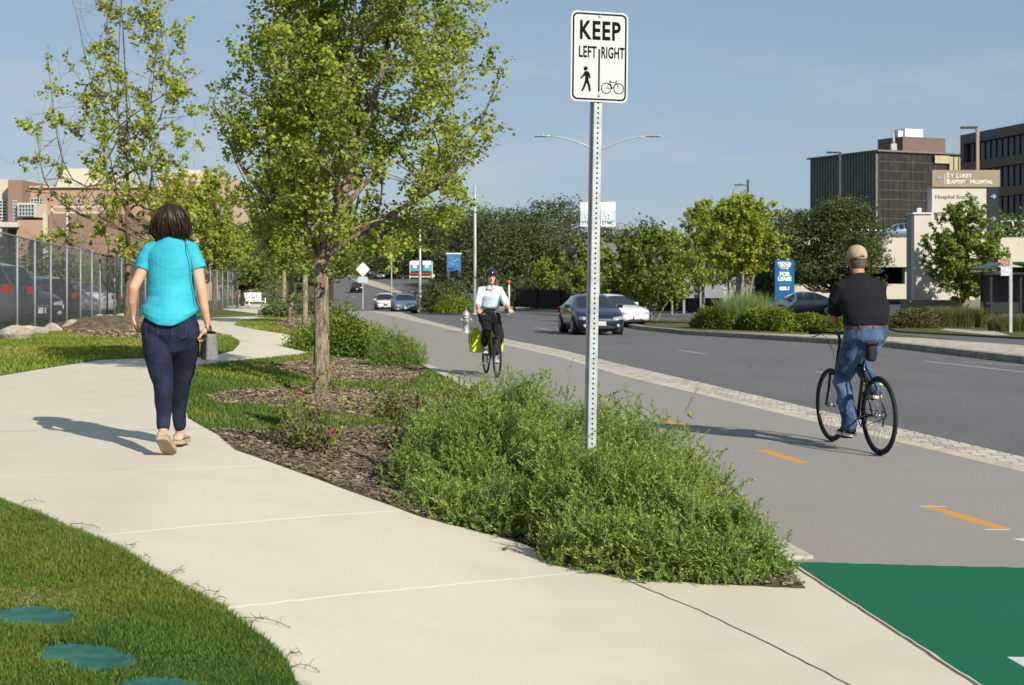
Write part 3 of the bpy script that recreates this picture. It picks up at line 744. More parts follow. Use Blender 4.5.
for i, px in enumerate((1003, 1018, 1034)):
    grass_clump(['feathery grass clump at the foot of the bus stop pole', 'feathery grass clump right of the bus stop pole', 'feathery grass clump at the right picture edge before the shelter'][i], XG(px, 50.5), .5, .62, 1500, 117 + i, w=.02, group='feathery grasses before the bus shelter')
bush('shrub', 'dark green and reddish bushy shrub on the island behind the silver car', XG(443, 102), 1.75, 1.4, 2.1, 121, 7000, .16, leafmat('leaf_olive', srgb(88, 104, 46), srgb(70, 76, 42)), 'tri')
bush('shrub', 'rounded low yellow-green shrub behind the cyclist with yellow bags', XG(462, 98), 2.0, 1.4, 1.05, 122, 5000, .13, L_HEDGE, 'tri')
bush('shrub', 'loose green shrub beside the fire hydrant side of the silver car', XG(433, 108), .7, .7, 1.1, 123, 2500, .14, L_MID, 'tri')
for i, (px, py, rx, h) in enumerate(((216, 305.5, .9, .45), (229, 305, .8, .4), (243, 303.5, .8, .45), (270, 304, .9, .6), (300, 311, 1.2, .9), (315, 314, .8, .8), (277, 317, .7, .5))):
    bush('shrub', ['low dark green shrub at the foot of the fence-side tree', 'low round shrub next left of the white bench tree', 'low shrub touching the left side of the white bench', 'shrub touching the right side of the white bench', 'grey-green loose shrub between the two pale trunks',
                   'grey-green shrub left of the big forked trunk', 'small dark shrub at the foot of the pale trunk near the path bend'][i], G(px, py), rx, rx * .8, h, 130 + i, 1800, .12, L_MID if i < 4 else leafmat('leaf_greyish', srgb(110, 122, 78), srgb(78, 92, 52)), 'tri')
for i, (px, Y, h) in enumerate(((62, 62, 3.0), (98, 80, 3.1), (128, 95, 3.0), (30, 52, 2.5))):
    bush('shrub', ['tall pale-flecked shrub behind the fenced cars, right of the thin pole', 'tall green shrub behind the fenced black car', 'green shrub behind the open-crowned tree trunk', 'green shrub behind the fence near the left edge'][i], XG(px, Y), 1.9, 1.4, h, 140 + i, 5000, .14, L_MID, 'tri')
# --- shrubs between path and cycle track
bush('shrub', 'big bright yellow-green shrub right behind the forked tree trunk', G(335, 356), 1.05, .8, .82, 151, 9000, .055, leafmat('leaf_lime', srgb(118, 136, 42), srgb(76, 98, 30)), 'leaf', bumpy=.3)
bush('shrub', 'bright lime shrub squeezed between the forked trunk shrub and the dark feathery one', G(368, 352), .6, .5, .55, 152, 5000, .05, leafmat('leaf_lime2', srgb(140, 152, 46), srgb(98, 118, 36)), 'leaf')

for i, (px, Y, rx) in enumerate(((480, 170, 9), (520, 165, 8), (560, 160, 8), (600, 150, 8), (335, 330, 14), (372, 340, 14), (410, 335, 12), (478, 245, 9), (462, 225, 5))):
    bush('undergrowth', ['dark undergrowth at the oak trunks behind the cyclist in the pale shirt', 'dark undergrowth behind the young bright trees, left one', 'dark undergrowth behind the young bright trees, right one', 'dark undergrowth behind the dark blue car',
                         'undergrowth on the crest at the left side of the hill road', 'undergrowth on the crest straight behind the far cars', 'undergrowth on the crest behind the two-panel sign', 'undergrowth behind the blue listing sign', 'undergrowth right of the two-panel sign'][i],
         XG(px, Y), rx, 3, 3.2 if i != 4 else 5, 160 + i, 6000, .4, L_OAK, 'tri', cat='undergrowth')
# ------------------------------------------------------------------ near shrubs of narrow leaves, made sprig by sprig
def sprigs(name, label, loc, lobes, n, seed, cat='shrub', group=None):
    """lobes: (x, y, rx, ry, h) mounds; every sprig is a leaning stem with whorls of needle leaves and a bright tip"""
    rs = np.random.default_rng(seed); root = empty(name, loc, 0, label, cat, group)
    bx = np.array([[l[0], l[1]] for l in lobes]); A = np.array([l[2] * l[3] for l in lobes]); A = A / A.sum()
    li = rs.choice(len(lobes), n, p=A); lb = np.array(lobes)[li]
    v = unit(rs.normal(size=(n, 3))); v[:, 2] = np.abs(v[:, 2]); q = rs.uniform(.12, 1, n) ** .35
    ph = rs.uniform(0, 6, 6)
    lump = 1 + .2 * np.sin(5 * v[:, 0] + ph[0]) * np.sin(5 * v[:, 1] + ph[1]) + .12 * np.sin(11 * v[:, 0] + ph[2]) * np.cos(10 * v[:, 1] + ph[3])
    long = (rs.uniform(0, 1, n) > .94) * rs.uniform(.1, .26, n)
    tip = np.stack([lb[:, 0] + v[:, 0] * lb[:, 2] * (q * lump + long), lb[:, 1] + v[:, 1] * lb[:, 3] * (q * lump + long), np.maximum(v[:, 2] * lb[:, 4] * (q * lump + long) + .03, .02)], 1)
    d = unit(v * np.array([1, 1, .8]) + np.array([0, 0, .38]) + rs.normal(size=(n, 3)) * .5)
    Ls = rs.uniform(.1, .22, n)[:, None]; b0 = tip - d * Ls
    # stems as 3-sided slivers
    s = unit(np.cross(d, rs.normal(size=(n, 3)))); w = .0016
    V = np.stack([b0 - s * w, b0 + s * w, tip + s * w * .4, tip - s * w * .4], 1).reshape(-1, 3); stF = np.arange(n)[:, None] * 4 + np.array([0, 1, 2, 3])
    sv, sf = V, stF
    K = 26
    t = np.tile((np.arange(K) + .5) / K, (n, 1)) + rs.uniform(-.02, .02, (n, K)); t = .12 + .9 * t
    C = b0[:, None, :] + d[:, None, :] * Ls[:, None, :] * t[:, :, None]
    rd = rs.normal(size=(n, K, 3)); rd -= d[:, None, :] * (rd * d[:, None, :]).sum(2, keepdims=True); rd = unit(rd)
    ln = (.034 * (1.1 - .55 * t) * rs.uniform(.7, 1.25, (n, K)))[:, :, None]
    out = unit(rd * .8 + d[:, None, :] * (.45 + .6 * t[:, :, None])); sd = unit(np.cross(out, d[:, None, :] + .3 * rs.normal(size=(n, K, 3))))
    wd = .0038
    p0 = C; p1 = C + out * ln * .45 + sd * wd; p2 = C + out * ln; p3 = C + out * ln * .45 - sd * wd
    LV = np.stack([p0, p1, p2, p3], 2).reshape(-1, 3); LF = np.arange(n * K)[:, None] * 4 + np.array([0, 1, 2, 3])
    # woody frame
    tb = MB(); w_ = []
    for i in range(90):
        k = rs.integers(0, n); l = lb[k]; s0 = (l[0] + rs.normal() * l[2] * .15, l[1] + rs.normal() * l[3] * .15, -.04)
        qq = curve_pts(s0, b0[k], 6, rs, .07, .25); tb.tube(qq, list(np.linspace(.008, .002, 7)), 4, cap=False)
    tb.build('branches', mat('twig_grey', srgb(128, 116, 96), srgb(96, 84, 66), scale=20, rough=.9), root, fix=False)
    npmesh('sprig_stems', sv, sf, mat('sprig_stem', srgb(110, 116, 70)), root)
    npmesh('foliage', LV, LF, L_SHRUB, root)
    return root
def loc_lobes(c, L): return [(G(px, py).x - c.x, G(px, py).y - c.y, rx, ry, h) for px, py, rx, ry, h in L]
c = G(480, 505)
sprigs('shrub', 'big feathery green shrub left of the signpost, overhanging the pale path', c, loc_lobes(c, [(455, 500, .5, .5, .62), (505, 505, .55, .5, .68), (470, 468, .5, .55, .68), (525, 468, .5, .55, .72), (430, 480, .32, .35, .5), (560, 520, .35, .35, .5), (490, 515, .35, .3, .35), (438, 512, .28, .2, .3), (515, 535, .3, .22, .34), (470, 524, .28, .18, .28)]), 9000, 201)
c = G(640, 560)
sprigs('shrub', 'big feathery green shrub round the signpost foot, right of its twin, above the path edge', c, loc_lobes(c, [(595, 548, .42, .42, .62), (650, 552, .45, .4, .56), (635, 515, .5, .5, .66), (700, 562, .35, .25, .38), (600, 500, .4, .5, .7), (738, 567, .26, .18, .34), (762, 576, .2, .14, .24), (575, 563, .25, .18, .3), (620, 573, .3, .18, .34), (672, 579, .3, .16, .32), (724, 582, .26, .14, .27), (690, 535, .35, .35, .48), (580, 540, .25, .25, .45)]), 9200, 202)
c = G(396, 366)
sprigs('shrub', 'dark feathery fine-leaved shrub beside the cycle track kerb, behind the forked tree', c, [(0, 0, .48, .45, .68), (.28, .05, .35, .35, .5), (-.25, 0, .35, .35, .5)], 2600, 203)

# sparse flowering rose shrubs
def rose(name, label, loc, r, h, n, seed, flowers=8):
    rs = np.random.default_rng(seed); root = empty(name, loc, 0, label, 'flowering shrub', 'red-flowered shrubs in the mulch')
    tb = MB(); LP = []
    for i in range(n):
        a = rs.uniform(0, 2 * PI); e = np.array([math.cos(a) * r * rs.uniform(.2, 1), math.sin(a) * r * rs.uniform(.2, 1), h * rs.uniform(.4, 1)])
        q = curve_pts((rs.normal() * .04, rs.normal() * .04, -.02), e, 6, rs, .06, .3); tb.tube(q, list(np.linspace(.005, .0018, 7)), 4, cap=False)
        for j in range(14):
            t = rs.uniform(.3, 1); k = min(5, int(t * 6)); LP.append(q[k] + (q[k + 1] - q[k]) * (t * 6 - k) + rs.normal(size=3) * .03)
    tb.build('canes', M_BARKL, root, fix=False)
    V, Fc = leaf_mesh(np.array(LP * 2) + rs.normal(size=(len(LP) * 2, 3)) * .015, .035, rs, 'leaf'); npmesh('foliage', V, Fc, leafmat('leaf_rose', srgb(116, 130, 58), srgb(100, 96, 46)), root)
    fm = mat('petal_red', srgb(160, 36, 52), srgb(186, 66, 78), scale=20, rough=.6)
    for i in range(flowers):
        p = np.array(LP[rs.integers(0, len(LP))]); p[2] += .07; C = p + rs.normal(size=(9, 3)) * .011
        V, Fc = leaf_mesh(C, .036, rs, 'leaf'); npmesh('flower', V, Fc, fm, root)
rose('rose_shrub', 'sparse red-flowered shrub in front of the forked tree trunk', G(312, 452), .52, .62, 42, 211, 3)
rose('rose_shrub', 'sparse red-flowered shrub right of the forked tree, beside the big feathery shrub', G(392, 420), .45, .5, 34, 212, 3)
rose('rose_shrub', 'small red-flowered shrub peeping over the left feathery shrub', G(425, 428), .35, .5, 26, 213, 3)
rose('rose_shrub', 'small red-flowered shrub low in the mulch just left of the left feathery shrub', G(405, 452), .35, .45, 24, 214, 1)

# ------------------------------------------------------------------ grass, mulch chips, fallen leaves
rs = np.random.default_rng(300)
GR1 = mat('grass_blade', srgb(92, 120, 46), srgb(66, 96, 34), scale=1.6, rough=.6, island=.4, trans=.3, lo=.3, hi=.7, c3=srgb(118, 128, 48), scale3=1.1)
GR2 = mat('grass_blade_dry', srgb(128, 142, 48), srgb(96, 120, 36), scale=.8, rough=.6, island=.35, trans=.3, lo=.3, hi=.7, c3=srgb(150, 144, 66), scale3=.5)
p = scatter_px(330000, (-60, 495, 330, 720), ['lawn'], rs, .9)
LIDS = [(34, 621, .17), (84, 661, .165), (172, 697, .17)]
LC = [G(a, b) for a, b, _ in LIDS]
for c, (a, b, r) in zip(LC, LIDS):
    q = (p[:, 0] - c.x) ** 2 + ((p[:, 1] - c.y)) ** 2; an = np.arctan2(p[:, 1] - c.y, p[:, 0] - c.x); p = p[q > (r * (.93 + .13 * np.sin(2 * an + a) + .08 * np.sin(5 * an + b)) * (.7 + .3 * rs.uniform(size=len(q)) ** .35)) ** 2]
hh = .6 + .7 * (np.sin(p[:, 0] * 5 + 1) * np.sin(p[:, 1] * 4) * .5 + .5)
tag(tufts('grass_blades', p, .035, .0042, rs, GR1, lean=.8, hs=hh), 'short dense green grass in the near lawn corner', 'grass', kind='stuff')
p = scatter_px(260000, (150, 350, 480, 460), ['lawn'], rs, .8)
tag(tufts('grass_blades', p, .045, .007, rs, GR1, lean=.7), 'short green grass between the pale path and the cycle track', 'grass', kind='stuff')
p = np.concatenate([scatter_px(200000, (-60, 318, 345, 378), ['lawn'], rs, .8)])
tag(tufts('grass_blades', p, .06, .016, rs, GR2, lean=.7), 'sunlit yellow-green grass between the mesh fence and the pale path', 'grass', kind='stuff')
# runners creeping from the lawn onto the path
rp = MB()
for (a, b, c_, d_) in ((20, 505, 44, 503), (28, 512, 46, 518), (70, 526, 100, 530), (82, 530, 76, 537), (170, 578, 182, 574), (185, 590, 205, 590), (195, 598, 220, 594), (205, 604, 226, 601), (236, 620, 290, 629), (244, 628, 262, 622), (290, 668, 320, 674), (286, 660, 300, 656), (120, 552, 135, 548), (140, 562, 150, 560)):
    A = G(a, b); B = G(c_, d_); pts = []
    for i in range(6):
        t = i / 5; q = A.lerp(B, t); pts.append((q.x + rs.normal() * .006, q.y + rs.normal() * .01, q.z + .004 + .014 * math.sin(PI * t) + .004 * rs.uniform()))
    rp.tube(pts, .0016, 4)
    for k in range(5):
        q = Vector(pts[k]); e = q + Vector((rs.normal() * .02, rs.normal() * .03, .012)); rp.tube([q, e], [.0018, .0006], 3)
tag(rp.build('grass_runners', mat('runner_straw', srgb(128, 118, 70), srgb(96, 104, 48), scale=30)), 'dry grass runners creeping over the near path edge', 'grass', kind='stuff')
def chips(name, label, P_, size, m, rs):
    n = len(P_); a = rs.uniform(0, PI, n); D = np.stack([np.cos(a), np.sin(a), rs.normal(size=n) * .25], 1); D = unit(D); Nn = unit(rs.normal(size=(n, 3)) * .45 + np.array([0, 0, 1])); S = unit(np.cross(D, Nn))
    s = (size * rs.uniform(.4, 1.6, n))[:, None]; w = s * rs.uniform(.12, .4, n)[:, None]; C = P_ + np.array([0, 0, .008]) + rs.uniform(0, .015, n)[:, None] * np.array([0, 0, 1])
    V = np.stack([C - D * s * .5 - S * w * .5, C + D * s * .5 - S * w * .4, C + D * s * .5 + S * w * .5, C - D * s * .5 + S * w * .4], 1).reshape(-1, 3)
    return tag(npmesh(name, V, np.arange(n)[:, None] * 4 + np.array([0, 1, 2, 3]), m), label, 'mulch', kind='stuff')
CH = mat('mulch_chip', srgb(136, 122, 102), srgb(94, 82, 66), scale=3, rough=1, island=.45, lo=.3, hi=.7)
p = scatter_px(70000, (200, 425, 810, 595), ['mulch'], rs, .9)
chips('mulch_chips', 'brown bark mulch under the near shrubs', p, .035, CH, rs)
p = scatter_px(60000, (190, 356, 480, 435), ['mulch'], rs, .8)
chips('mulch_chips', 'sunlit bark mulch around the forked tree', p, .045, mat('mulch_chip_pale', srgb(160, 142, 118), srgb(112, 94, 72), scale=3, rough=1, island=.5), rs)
p = scatter_px(30000, (50, 315, 340, 342), ['mulch'], rs, .8)
p[:, 2] += .0
chips('mulch_chips', 'bark mulch mound at the foot of the fence', p, .09, mat('mulch_chip_pale', (0, 0, 0)), rs)
# mulch mound by the fence
mo = MB(); c = G(105, 329); rr_ = []
for i in range(8):
    t = i / 7; rr_.append([(c.x + 1.7 * (1 - t * .93) * math.cos(a) * (1 + .12 * math.sin(3 * a)), c.y + 1.7 * (1 - t * .93) * math.sin(a), c.z - .05 + .42 * (1 - (1 - t) ** 2)) for a in np.linspace(0, 2 * PI, 33)[:-1]])
mo.rings(rr_); o = mo.build('mulch_mound', MATS['mulch_bark']); o['kind'] = 'structure'
# fallen leaves
lf = mat('leaf_fallen', srgb(168, 104, 52), srgb(120, 76, 44), scale=9, rough=.9, island=.3)
P_ = [G(*q) for q in ((110, 598), (130, 635), (160, 600), (15, 598), (208, 645), (915, 395), (742, 357), (750, 368), (400, 498), (505, 552), (240, 648), (560, 385), (540, 395), (480, 402))]
C = np.array([tuple(q) for q in P_ for _ in range(1)]) + np.array([0, 0, .015])
V, Fc = leaf_mesh(C, .045, rs, 'leaf', N=np.tile([0, 0, 1.6], (len(C), 1))); tag(npmesh('fallen_leaves', V, Fc, lf), 'scattered brown fallen leaves on grass, path and road', 'leaves', kind='stuff')
# dead grass patch chips by the lids
p = scatter_px(1500, (-10, 592, 95, 622), ['lawn'], rs); p = p[(p[:, 0] - LC[0].x) ** 2 + (p[:, 1] - LC[0].y) ** 2 > .165 ** 2]; tag(tufts('dry_grass', p, .026, .0035, rs, mat('grass_straw', srgb(170, 156, 104), srgb(124, 116, 66), scale=12, island=.4), lean=2.4), 'patch of straw-dry grass beside the leftmost green lid', 'grass', kind='stuff')
# ------------------------------------------------------------------ street furniture
M_GALV = mat('galvanised', srgb(176, 182, 180), srgb(150, 156, 155), scale=14, rough=.5, metallic=.25, bump=.1, bscale=80, dist=.002, spec=.4)
M_WHITE = mat('sign_white', srgb(192, 196, 193), srgb(184, 188, 185), scale=3, rough=.7, spec=.1)
M_BLACK = mat('sign_black', (.01, .01, .011), rough=.9, spec=.03)
M_DARK = mat('hole_shade_black', (.01, .01, .01), rough=.9)
M_STEEL = mat('steel_pale', srgb(184, 186, 182), srgb(160, 162, 158), scale=2, rough=.5, metallic=.3)

# KEEP LEFT | RIGHT sign on a perforated post
c = XG(589, 8.6)
sg = empty('path_sign', c, R(15), 'white KEEP LEFT RIGHT sign on a perforated steel post in the feathery shrubs', 'sign')
lean = R(1.1); sg.scale = (1.21,) * 3
pm = MB(); PH = 2.6
pm.box((0, 0, PH / 2 - .1), (.046, .046, PH + .2))
for sx in (-1, 1): pm.box((sx * .0265, .012, PH / 2 - .1), (.007, .022, PH + .19))
post = pm.build('post', M_GALV, sg, rot=(0, lean, 0)); bevel(post, .004, 2)
hm = MB()
for i in range(110):
    z = .3 + i * .0254
    if z < 2.58: hm.cyl((0, -.0226, z), (0, -.0236, z), .0052, n=10, sm=False)
hm.build('post_hole_discs', M_DARK, post)  # solid black discs on the post, shade of the holes put into their colour
SW, SH = .305, .457; zc = 2.412
def rrect(w, h, r, k=7):
    pts = []
    for cx, cz, a0 in ((w / 2 - r, h / 2 - r, 0), (-w / 2 + r, h / 2 - r, 90), (-w / 2 + r, -h / 2 + r, 180), (w / 2 - r, -h / 2 + r, 270)):
        for i in range(k): a = R(a0 + 90 * i / (k - 1)); pts.append((cx + r * math.cos(a), cz + r * math.sin(a)))
    return pts
face = MB().prism(rrect(SW, SH, .03), -.0015, .0015).build('sign_face', M_WHITE, sg, loc=(zc * math.tan(lean), -.028, zc), rot=(0, lean * .6, 0))
bd = MB(); o_, i_ = rrect(SW - .018, SH - .018, .026), rrect(SW - .034, SH - .034, .02); n_ = len(o_)
bd.add([(a, -.0028, b) for a, b in o_] + [(a, -.0028, b) for a, b in i_], [(k, (k + 1) % n_, n_ + (k + 1) % n_, n_ + k) for k in range(n_)]); bd.build('border', M_BLACK, face)
text_obj('KEEP', 'lettering', M_BLACK, face, (0, -.0022, .128), .13, sx=.72, ext=.0008, bold=.0034, spacing=1.12)
text_obj('LEFT', 'lettering', M_BLACK, face, (-.064, -.0022, .02), .08, sx=.56, ext=.0008, bold=.0016, spacing=1.05)
text_obj('RIGHT', 'lettering', M_BLACK, face, (.07, -.0022, .02), .08, sx=.52, ext=.0008, bold=.0016, spacing=1.05)
MB().box((-.002, -.0027, -.068), (.0075, .002, .215)).build('divider', M_BLACK, face)
wk = MB(); y = -.0028
wk.lathe([(0, -.001), (.0105, -.001), (.0105, .001), (0, .001)], (-.073, y, -.062), 16, axis='y')
def flat(pts, mb): mb.prism(pts, y - .0008, y + .0008)
flat([(-.077, -.076), (-.062, -.075), (-.052, -.086), (-.047, -.11), (-.053, -.112), (-.057, -.094), (-.058, -.118), (-.048, -.15), (-.045, -.176), (-.054, -.176), (-.059, -.152), (-.067, -.132), (-.074, -.152), (-.086, -.176), (-.096, -.176), (-.084, -.15), (-.076, -.122), (-.074, -.098), (-.085, -.104), (-.098, -.116), (-.102, -.11), (-.09, -.098)], wk)
wk.build('pedestrian_symbol', M_BLACK, face)
bk = MB()
for cx in (.038, .104): bk.torus((cx, y, -.157), .0255, .0014, 'x', 36, 4) if 0 else bk.rings([[(cx + r * math.cos(a), y, -.157 + r * math.sin(a)) for a in np.linspace(0, 2 * PI, 37)[:-1]] for r in (.024, .0282)], cap=False)
for a, b in (((.038, -.157), (.058, -.126)), ((.058, -.126), (.09, -.126)), ((.104, -.157), (.088, -.12)), ((.07, -.157), (.09, -.128)), ((.07, -.157), (.057, -.128)), ((.038, -.157), (.07, -.157)), ((.088, -.12), (.096, -.118)), ((.05, -.12), (.064, -.12)), ((.056, -.12), (.058, -.13))):
    A = Vector((a[0], y, a[1])); B = Vector((b[0], y, b[1])); bk.tube([A, B], .0013, 5)
bk.build('bicycle_symbol', M_BLACK, face)
for z in (.205, -.195):
    MB().lathe([(0, -.008), (.006, -.007), (.009, -.002), (.009, 0), (0, 0)], (0, 0, z), 12, axis='y').build('bolt', M_STEEL, face)

# fire hydrant
c = G(466, 332)
hy = empty('fire_hydrant', c, R(10), 'silver grey fire hydrant standing beside the paver strip, left of the yellow bags', 'hydrant')
hy.scale = (1.15,) * 3; M_HY = mat('silver_paint', srgb(178, 180, 176), srgb(150, 152, 148), scale=9, rough=.4, metallic=.4)
MB().lathe([(0, -.05), (.13, -.05), (.13, .03), (.1, .035), (.092, .06), (.09, .42), (.12, .425), (.12, .46), (.1, .465), (.1, .5), (.125, .505), (.125, .53), (.11, .56), (.085, .62), (.045, .66), (.028, .665), (.028, .7), (0, .7)], n=20).build('barrel', M_HY, hy)
for s in (-1, 1):
    MB().lathe([(0, s * .08), (.05, s * .08), (.05, s * .14), (.062, s * .145), (.062, s * .17), (.02, s * .172), (.02, s * .195), (0, s * .195)], (0, 0, .37), 14, axis='x').build('hose_cap', M_HY, hy)
MB().lathe([(0, -.08), (.068, -.08), (.068, -.14), (.08, -.145), (.08, -.175), (.022, -.177), (.022, -.2), (0, -.2)], (0, 0, .34), 16, axis='y').build('pumper_cap', M_HY, hy)
bl = MB()
for k in range(8): a = k * PI / 4; bl.cyl((.112 * math.cos(a), .112 * math.sin(a), .03), (.112 * math.cos(a), .112 * math.sin(a), .05), .011, n=6)
bl.build('flange_bolts', M_HY, hy)

# green ground lids
M_LID = mat('lid_green', srgb(52, 104, 94), srgb(36, 80, 72), scale=14, rough=.6, bump=.3, bscale=60, dist=.004)
LLAB = ['green checkered ground lid by the straw-dry grass, leftmost of three', 'green checkered ground lid, middle one of three in the near lawn', 'green checkered ground lid cut by the bottom edge of the picture']
for (px, py, r), c, lab in zip(LIDS, LC, LLAB):
    t = empty('ground_lid', c + Vector((0, 0, -.004)), R(8), lab, 'valve lid', 'green valve lids in the grass')
    t.rotation_euler[1] = -math.atan((Th(c.x + .1, c.y) - Th(c.x - .1, c.y)) / .2)
    MB().lathe([(0, -.05), (r, -.05), (r, .008), (r - .012, .014), (0, .014)], n=40, sm=False).build('lid', M_LID, t)
    rb = MB()
    k = int(r / .018)
    for i in range(-k, k + 1):
        h = math.sqrt(max(0, (r - .02) ** 2 - (i * .018) ** 2))
        if h > .01: rb.box((i * .018, 0, .0155), (.0045, 2 * h, .003)); rb.box((0, i * .018, .016), (2 * h, .0045, .003))
    rb.build('grip_ribs', M_LID, t)

# chain-link fence
FP = [G(-260, 385), G(-120, 358), G(0, 338.5), G(26, 334), G(51, 330), G(76, 326.5), G(92, 324), G(105, 321.5), G(118, 319), XG(150, 63), XG(190, 72), XG(215, 80), XG(238, 91)]
fe = empty('mesh_fence', FP[2], 0, 'tall grey chain-link fence in front of the parked cars', 'fence')
cum = [0]
for a, b in zip(FP, FP[1:]): cum.append(cum[-1] + (b - a).length)
def FPt(u):
    u = min(max(u, 0), cum[-1]); i = max(0, min(len(FP) - 2, int(np.searchsorted(cum, u)) - 1)); t = (u - cum[i]) / (cum[i + 1] - cum[i]); p = FP[i].lerp(FP[i + 1], t); p.z = Th(p.x, p.y); return p - FP[2]
FH = 2.25
M_FPOST = mat('fence_post', srgb(138, 142, 144), rough=.6, metallic=.2)
M_WIRE = mat('fence_wire', srgb(122, 126, 128), rough=.55, metallic=.3)
V = []; Fq = []
pitch = .084
def strand(p0, p1, w):
    b = len(V); d = (p1 - p0).normalized(); s = Vector((d.z, 0, -d.x)); s = d.cross(Vector((0, 1, 0))).normalized() * w; q = Vector((0, w, 0))
    for p in (p0, p1): V.extend([tuple(p + s), tuple(p - s * .5 + q), tuple(p - s * .5 - q)])
    Fq.extend([(b, b + 1, b + 4, b + 3), (b + 1, b + 2, b + 5, b + 4), (b + 2, b, b + 3, b + 5)])
u = -FH
while u < cum[-1]:
    for s in (0, 1):
        a, b = max(u, 0), min(u + FH, cum[-1])
        if b > a:
            z0 = a - u; z1 = b - u
            if s: z0, z1 = FH - z0, FH - z1
            m_ = (a + b) / 2; zm = (z0 + z1) / 2
            pa, pb, pc = FPt(a), FPt(m_), FPt(b)
            strand(pa + Vector((0, 0, z0 + .02)), pb + Vector((0, 0, zm + .02)), .0019); strand(pb + Vector((0, 0, zm + .02)), pc + Vector((0, 0, z1 + .02)), .0019)
    u += pitch
npmesh('wire_mesh', V, Fq, M_WIRE, fe)
u = .3
while u < cum[-1]:
    p = FPt(u); MB().tube([p + Vector((0, 0, -.2)), p + Vector((0, 0, FH + .05))], .03, 8).tube([p + Vector((0, 0, FH + .05)), p + Vector((0, 0, FH + .1))], [.036, .012], 8).build('post', M_FPOST, fe); u += 2.45
rl = MB(); N_ = 60; rl.tube([FPt(cum[-1] * i / N_) + Vector((0, 0, FH + .03)) for i in range(N_ + 1)], .02, 6); rl.build('top_rail', M_FPOST, fe)
# boulders along the fence
M_ROCK = mat('limestone_rock', srgb(186, 178, 162), srgb(140, 130, 112), scale=3, rough=.95, bump=1, bscale=8, dist=.04)
for i, (px, py, r) in enumerate(((4, 341, .5), (22, 336, .38), (42, 333, .34), (62, 330.5, .4), (94, 325, .42), (100, 322, .34), (114, 320.5, .36))):
    rs = np.random.default_rng(400 + i); bm = bmesh.new(); bmesh.ops.create_icosphere(bm, subdivisions=3, radius=1); ph = rs.uniform(0, 6, 3)
    for v in bm.verts:
        q = v.co; k = 1 + .16 * math.sin(3 * q.x + ph[0]) + .14 * math.sin(4 * q.y + ph[1]) + .12 * math.sin(5 * q.z + ph[2]); v.co = Vector((q.x * k * r * .8, q.y * k * r * .55, q.z * k * r * .5))
    for f in bm.faces: f.smooth = False
    me = bpy.data.meshes.new('boulder'); bm.to_mesh(me); bm.free(); me.materials.append(M_ROCK); o = bpy.data.objects.new('boulder', me); link(o); c = G(px, py); o.location = c + Vector((0, .7, .04))
    tag(o, ['flat pale boulder cut by the left picture edge under the fence', 'pale boulder at the fence foot, second from the left edge', 'pale boulder at the fence foot, third from the left edge', 'pale boulder at the fence foot, before the black car', 'pale square boulder left of the mulch mound',
            'small pale boulder behind the mulch mound', 'pale boulder beside the open-crowned tree trunk'][i], 'rock', 'boulders along the fence foot')

# white garden bench
c = G(255, 307.5)
be = empty('garden_bench', c, R(38), 'white slatted garden bench beside the far bend of the winding path', 'bench')
M_BW = mat('bench_white', srgb(222, 218, 206), rough=.6)
sb = MB()
for k in range(4): sb.box((0, -.28 + k * .13, .42), (1.3, .1, .03))
sb.build('seat', M_BW, be)
bb = MB(); rot = Euler((R(-14), 0, 0)).to_matrix()
for k in range(7): bb.box((-.56 + k * .187, .3, .72), (.12, .025, .6), rot=rot)
bb.box((0, .24, .52), (1.3, .04, .07), rot=rot); bb.box((0, .345, .96), (1.3, .04, .07), rot=rot); bb.build('backrest', M_BW, be)
for sx in (-1, 1):
    for yy in (-.3, .24): MB().box((sx * .62, yy, .2), (.07, .07, .42)).build('leg', M_BW, be)
    MB().box((sx * .62, -.05, .63), (.1, .62, .035)).box((sx * .62, -.3, .52), (.06, .06, .22)).build('armrest', M_BW, be)

# lamp posts
def pole(name, label, loc, H, r0, r1, m=M_STEEL, cat='lamp post', arms=(), arm_len=2.6, rise=.7, rz=0, head=True, group=None):
    t = empty(name, loc, rz, label, cat, group)
    MB().lathe([(0, -.3), (r0, -.3), (r0, .02), (r0, H * .5), (r1, H), (0, H + .03)], n=12).build('pole', m, t)
    MB().lathe([(0, -.02), (r0 * 2.1, -.02), (r0 * 2.1, .05), (r0 * 1.2, .12), (0, .12)], n=12).build('base', m, t)
    for s in arms:
        pts = [(s * arm_len * k / 8, 0, H - .55 + rise * math.sin(PI / 2 * k / 8)) for k in range(9)]
        a = MB().tube(pts, list(np.linspace(.05, .03, 9)), 8).build('arm', m, t)
        if head:
            x = s * (arm_len + .3); z = H - .55 + rise
            MB().rings([[(x + s * dx_, yy * w_, z + zz) for yy, zz in ((-1, 0), (-.6, .05), (.6, .05), (1, 0), (.6, -.045), (-.6, -.045))] for dx_, w_ in ((-.42, .05), (-.3, .1), (0, .16), (.35, .13), (.48, .04))], sm=False).cyl((x, 0, z + .04), (x, 0, z + .14), .05, n=10).build('lamp_head', m, a)
    return t
l1 = pole('street_lamp', 'tall double-armed street lamp with two pale banners, hidden behind the signpost', XG(598, 80), 10.05, .11, .06, arms=(-1, 1), arm_len=2.85, rise=.85)
M_BAN = mat('banner_white', srgb(226, 232, 230), rough=.7); M_BAN2 = mat('banner_grey', srgb(178, 196, 196), rough=.7); M_BTX = mat('banner_text', srgb(74, 96, 118), rough=.7)
zt = P(598, 202, 80).z - l1.location.z
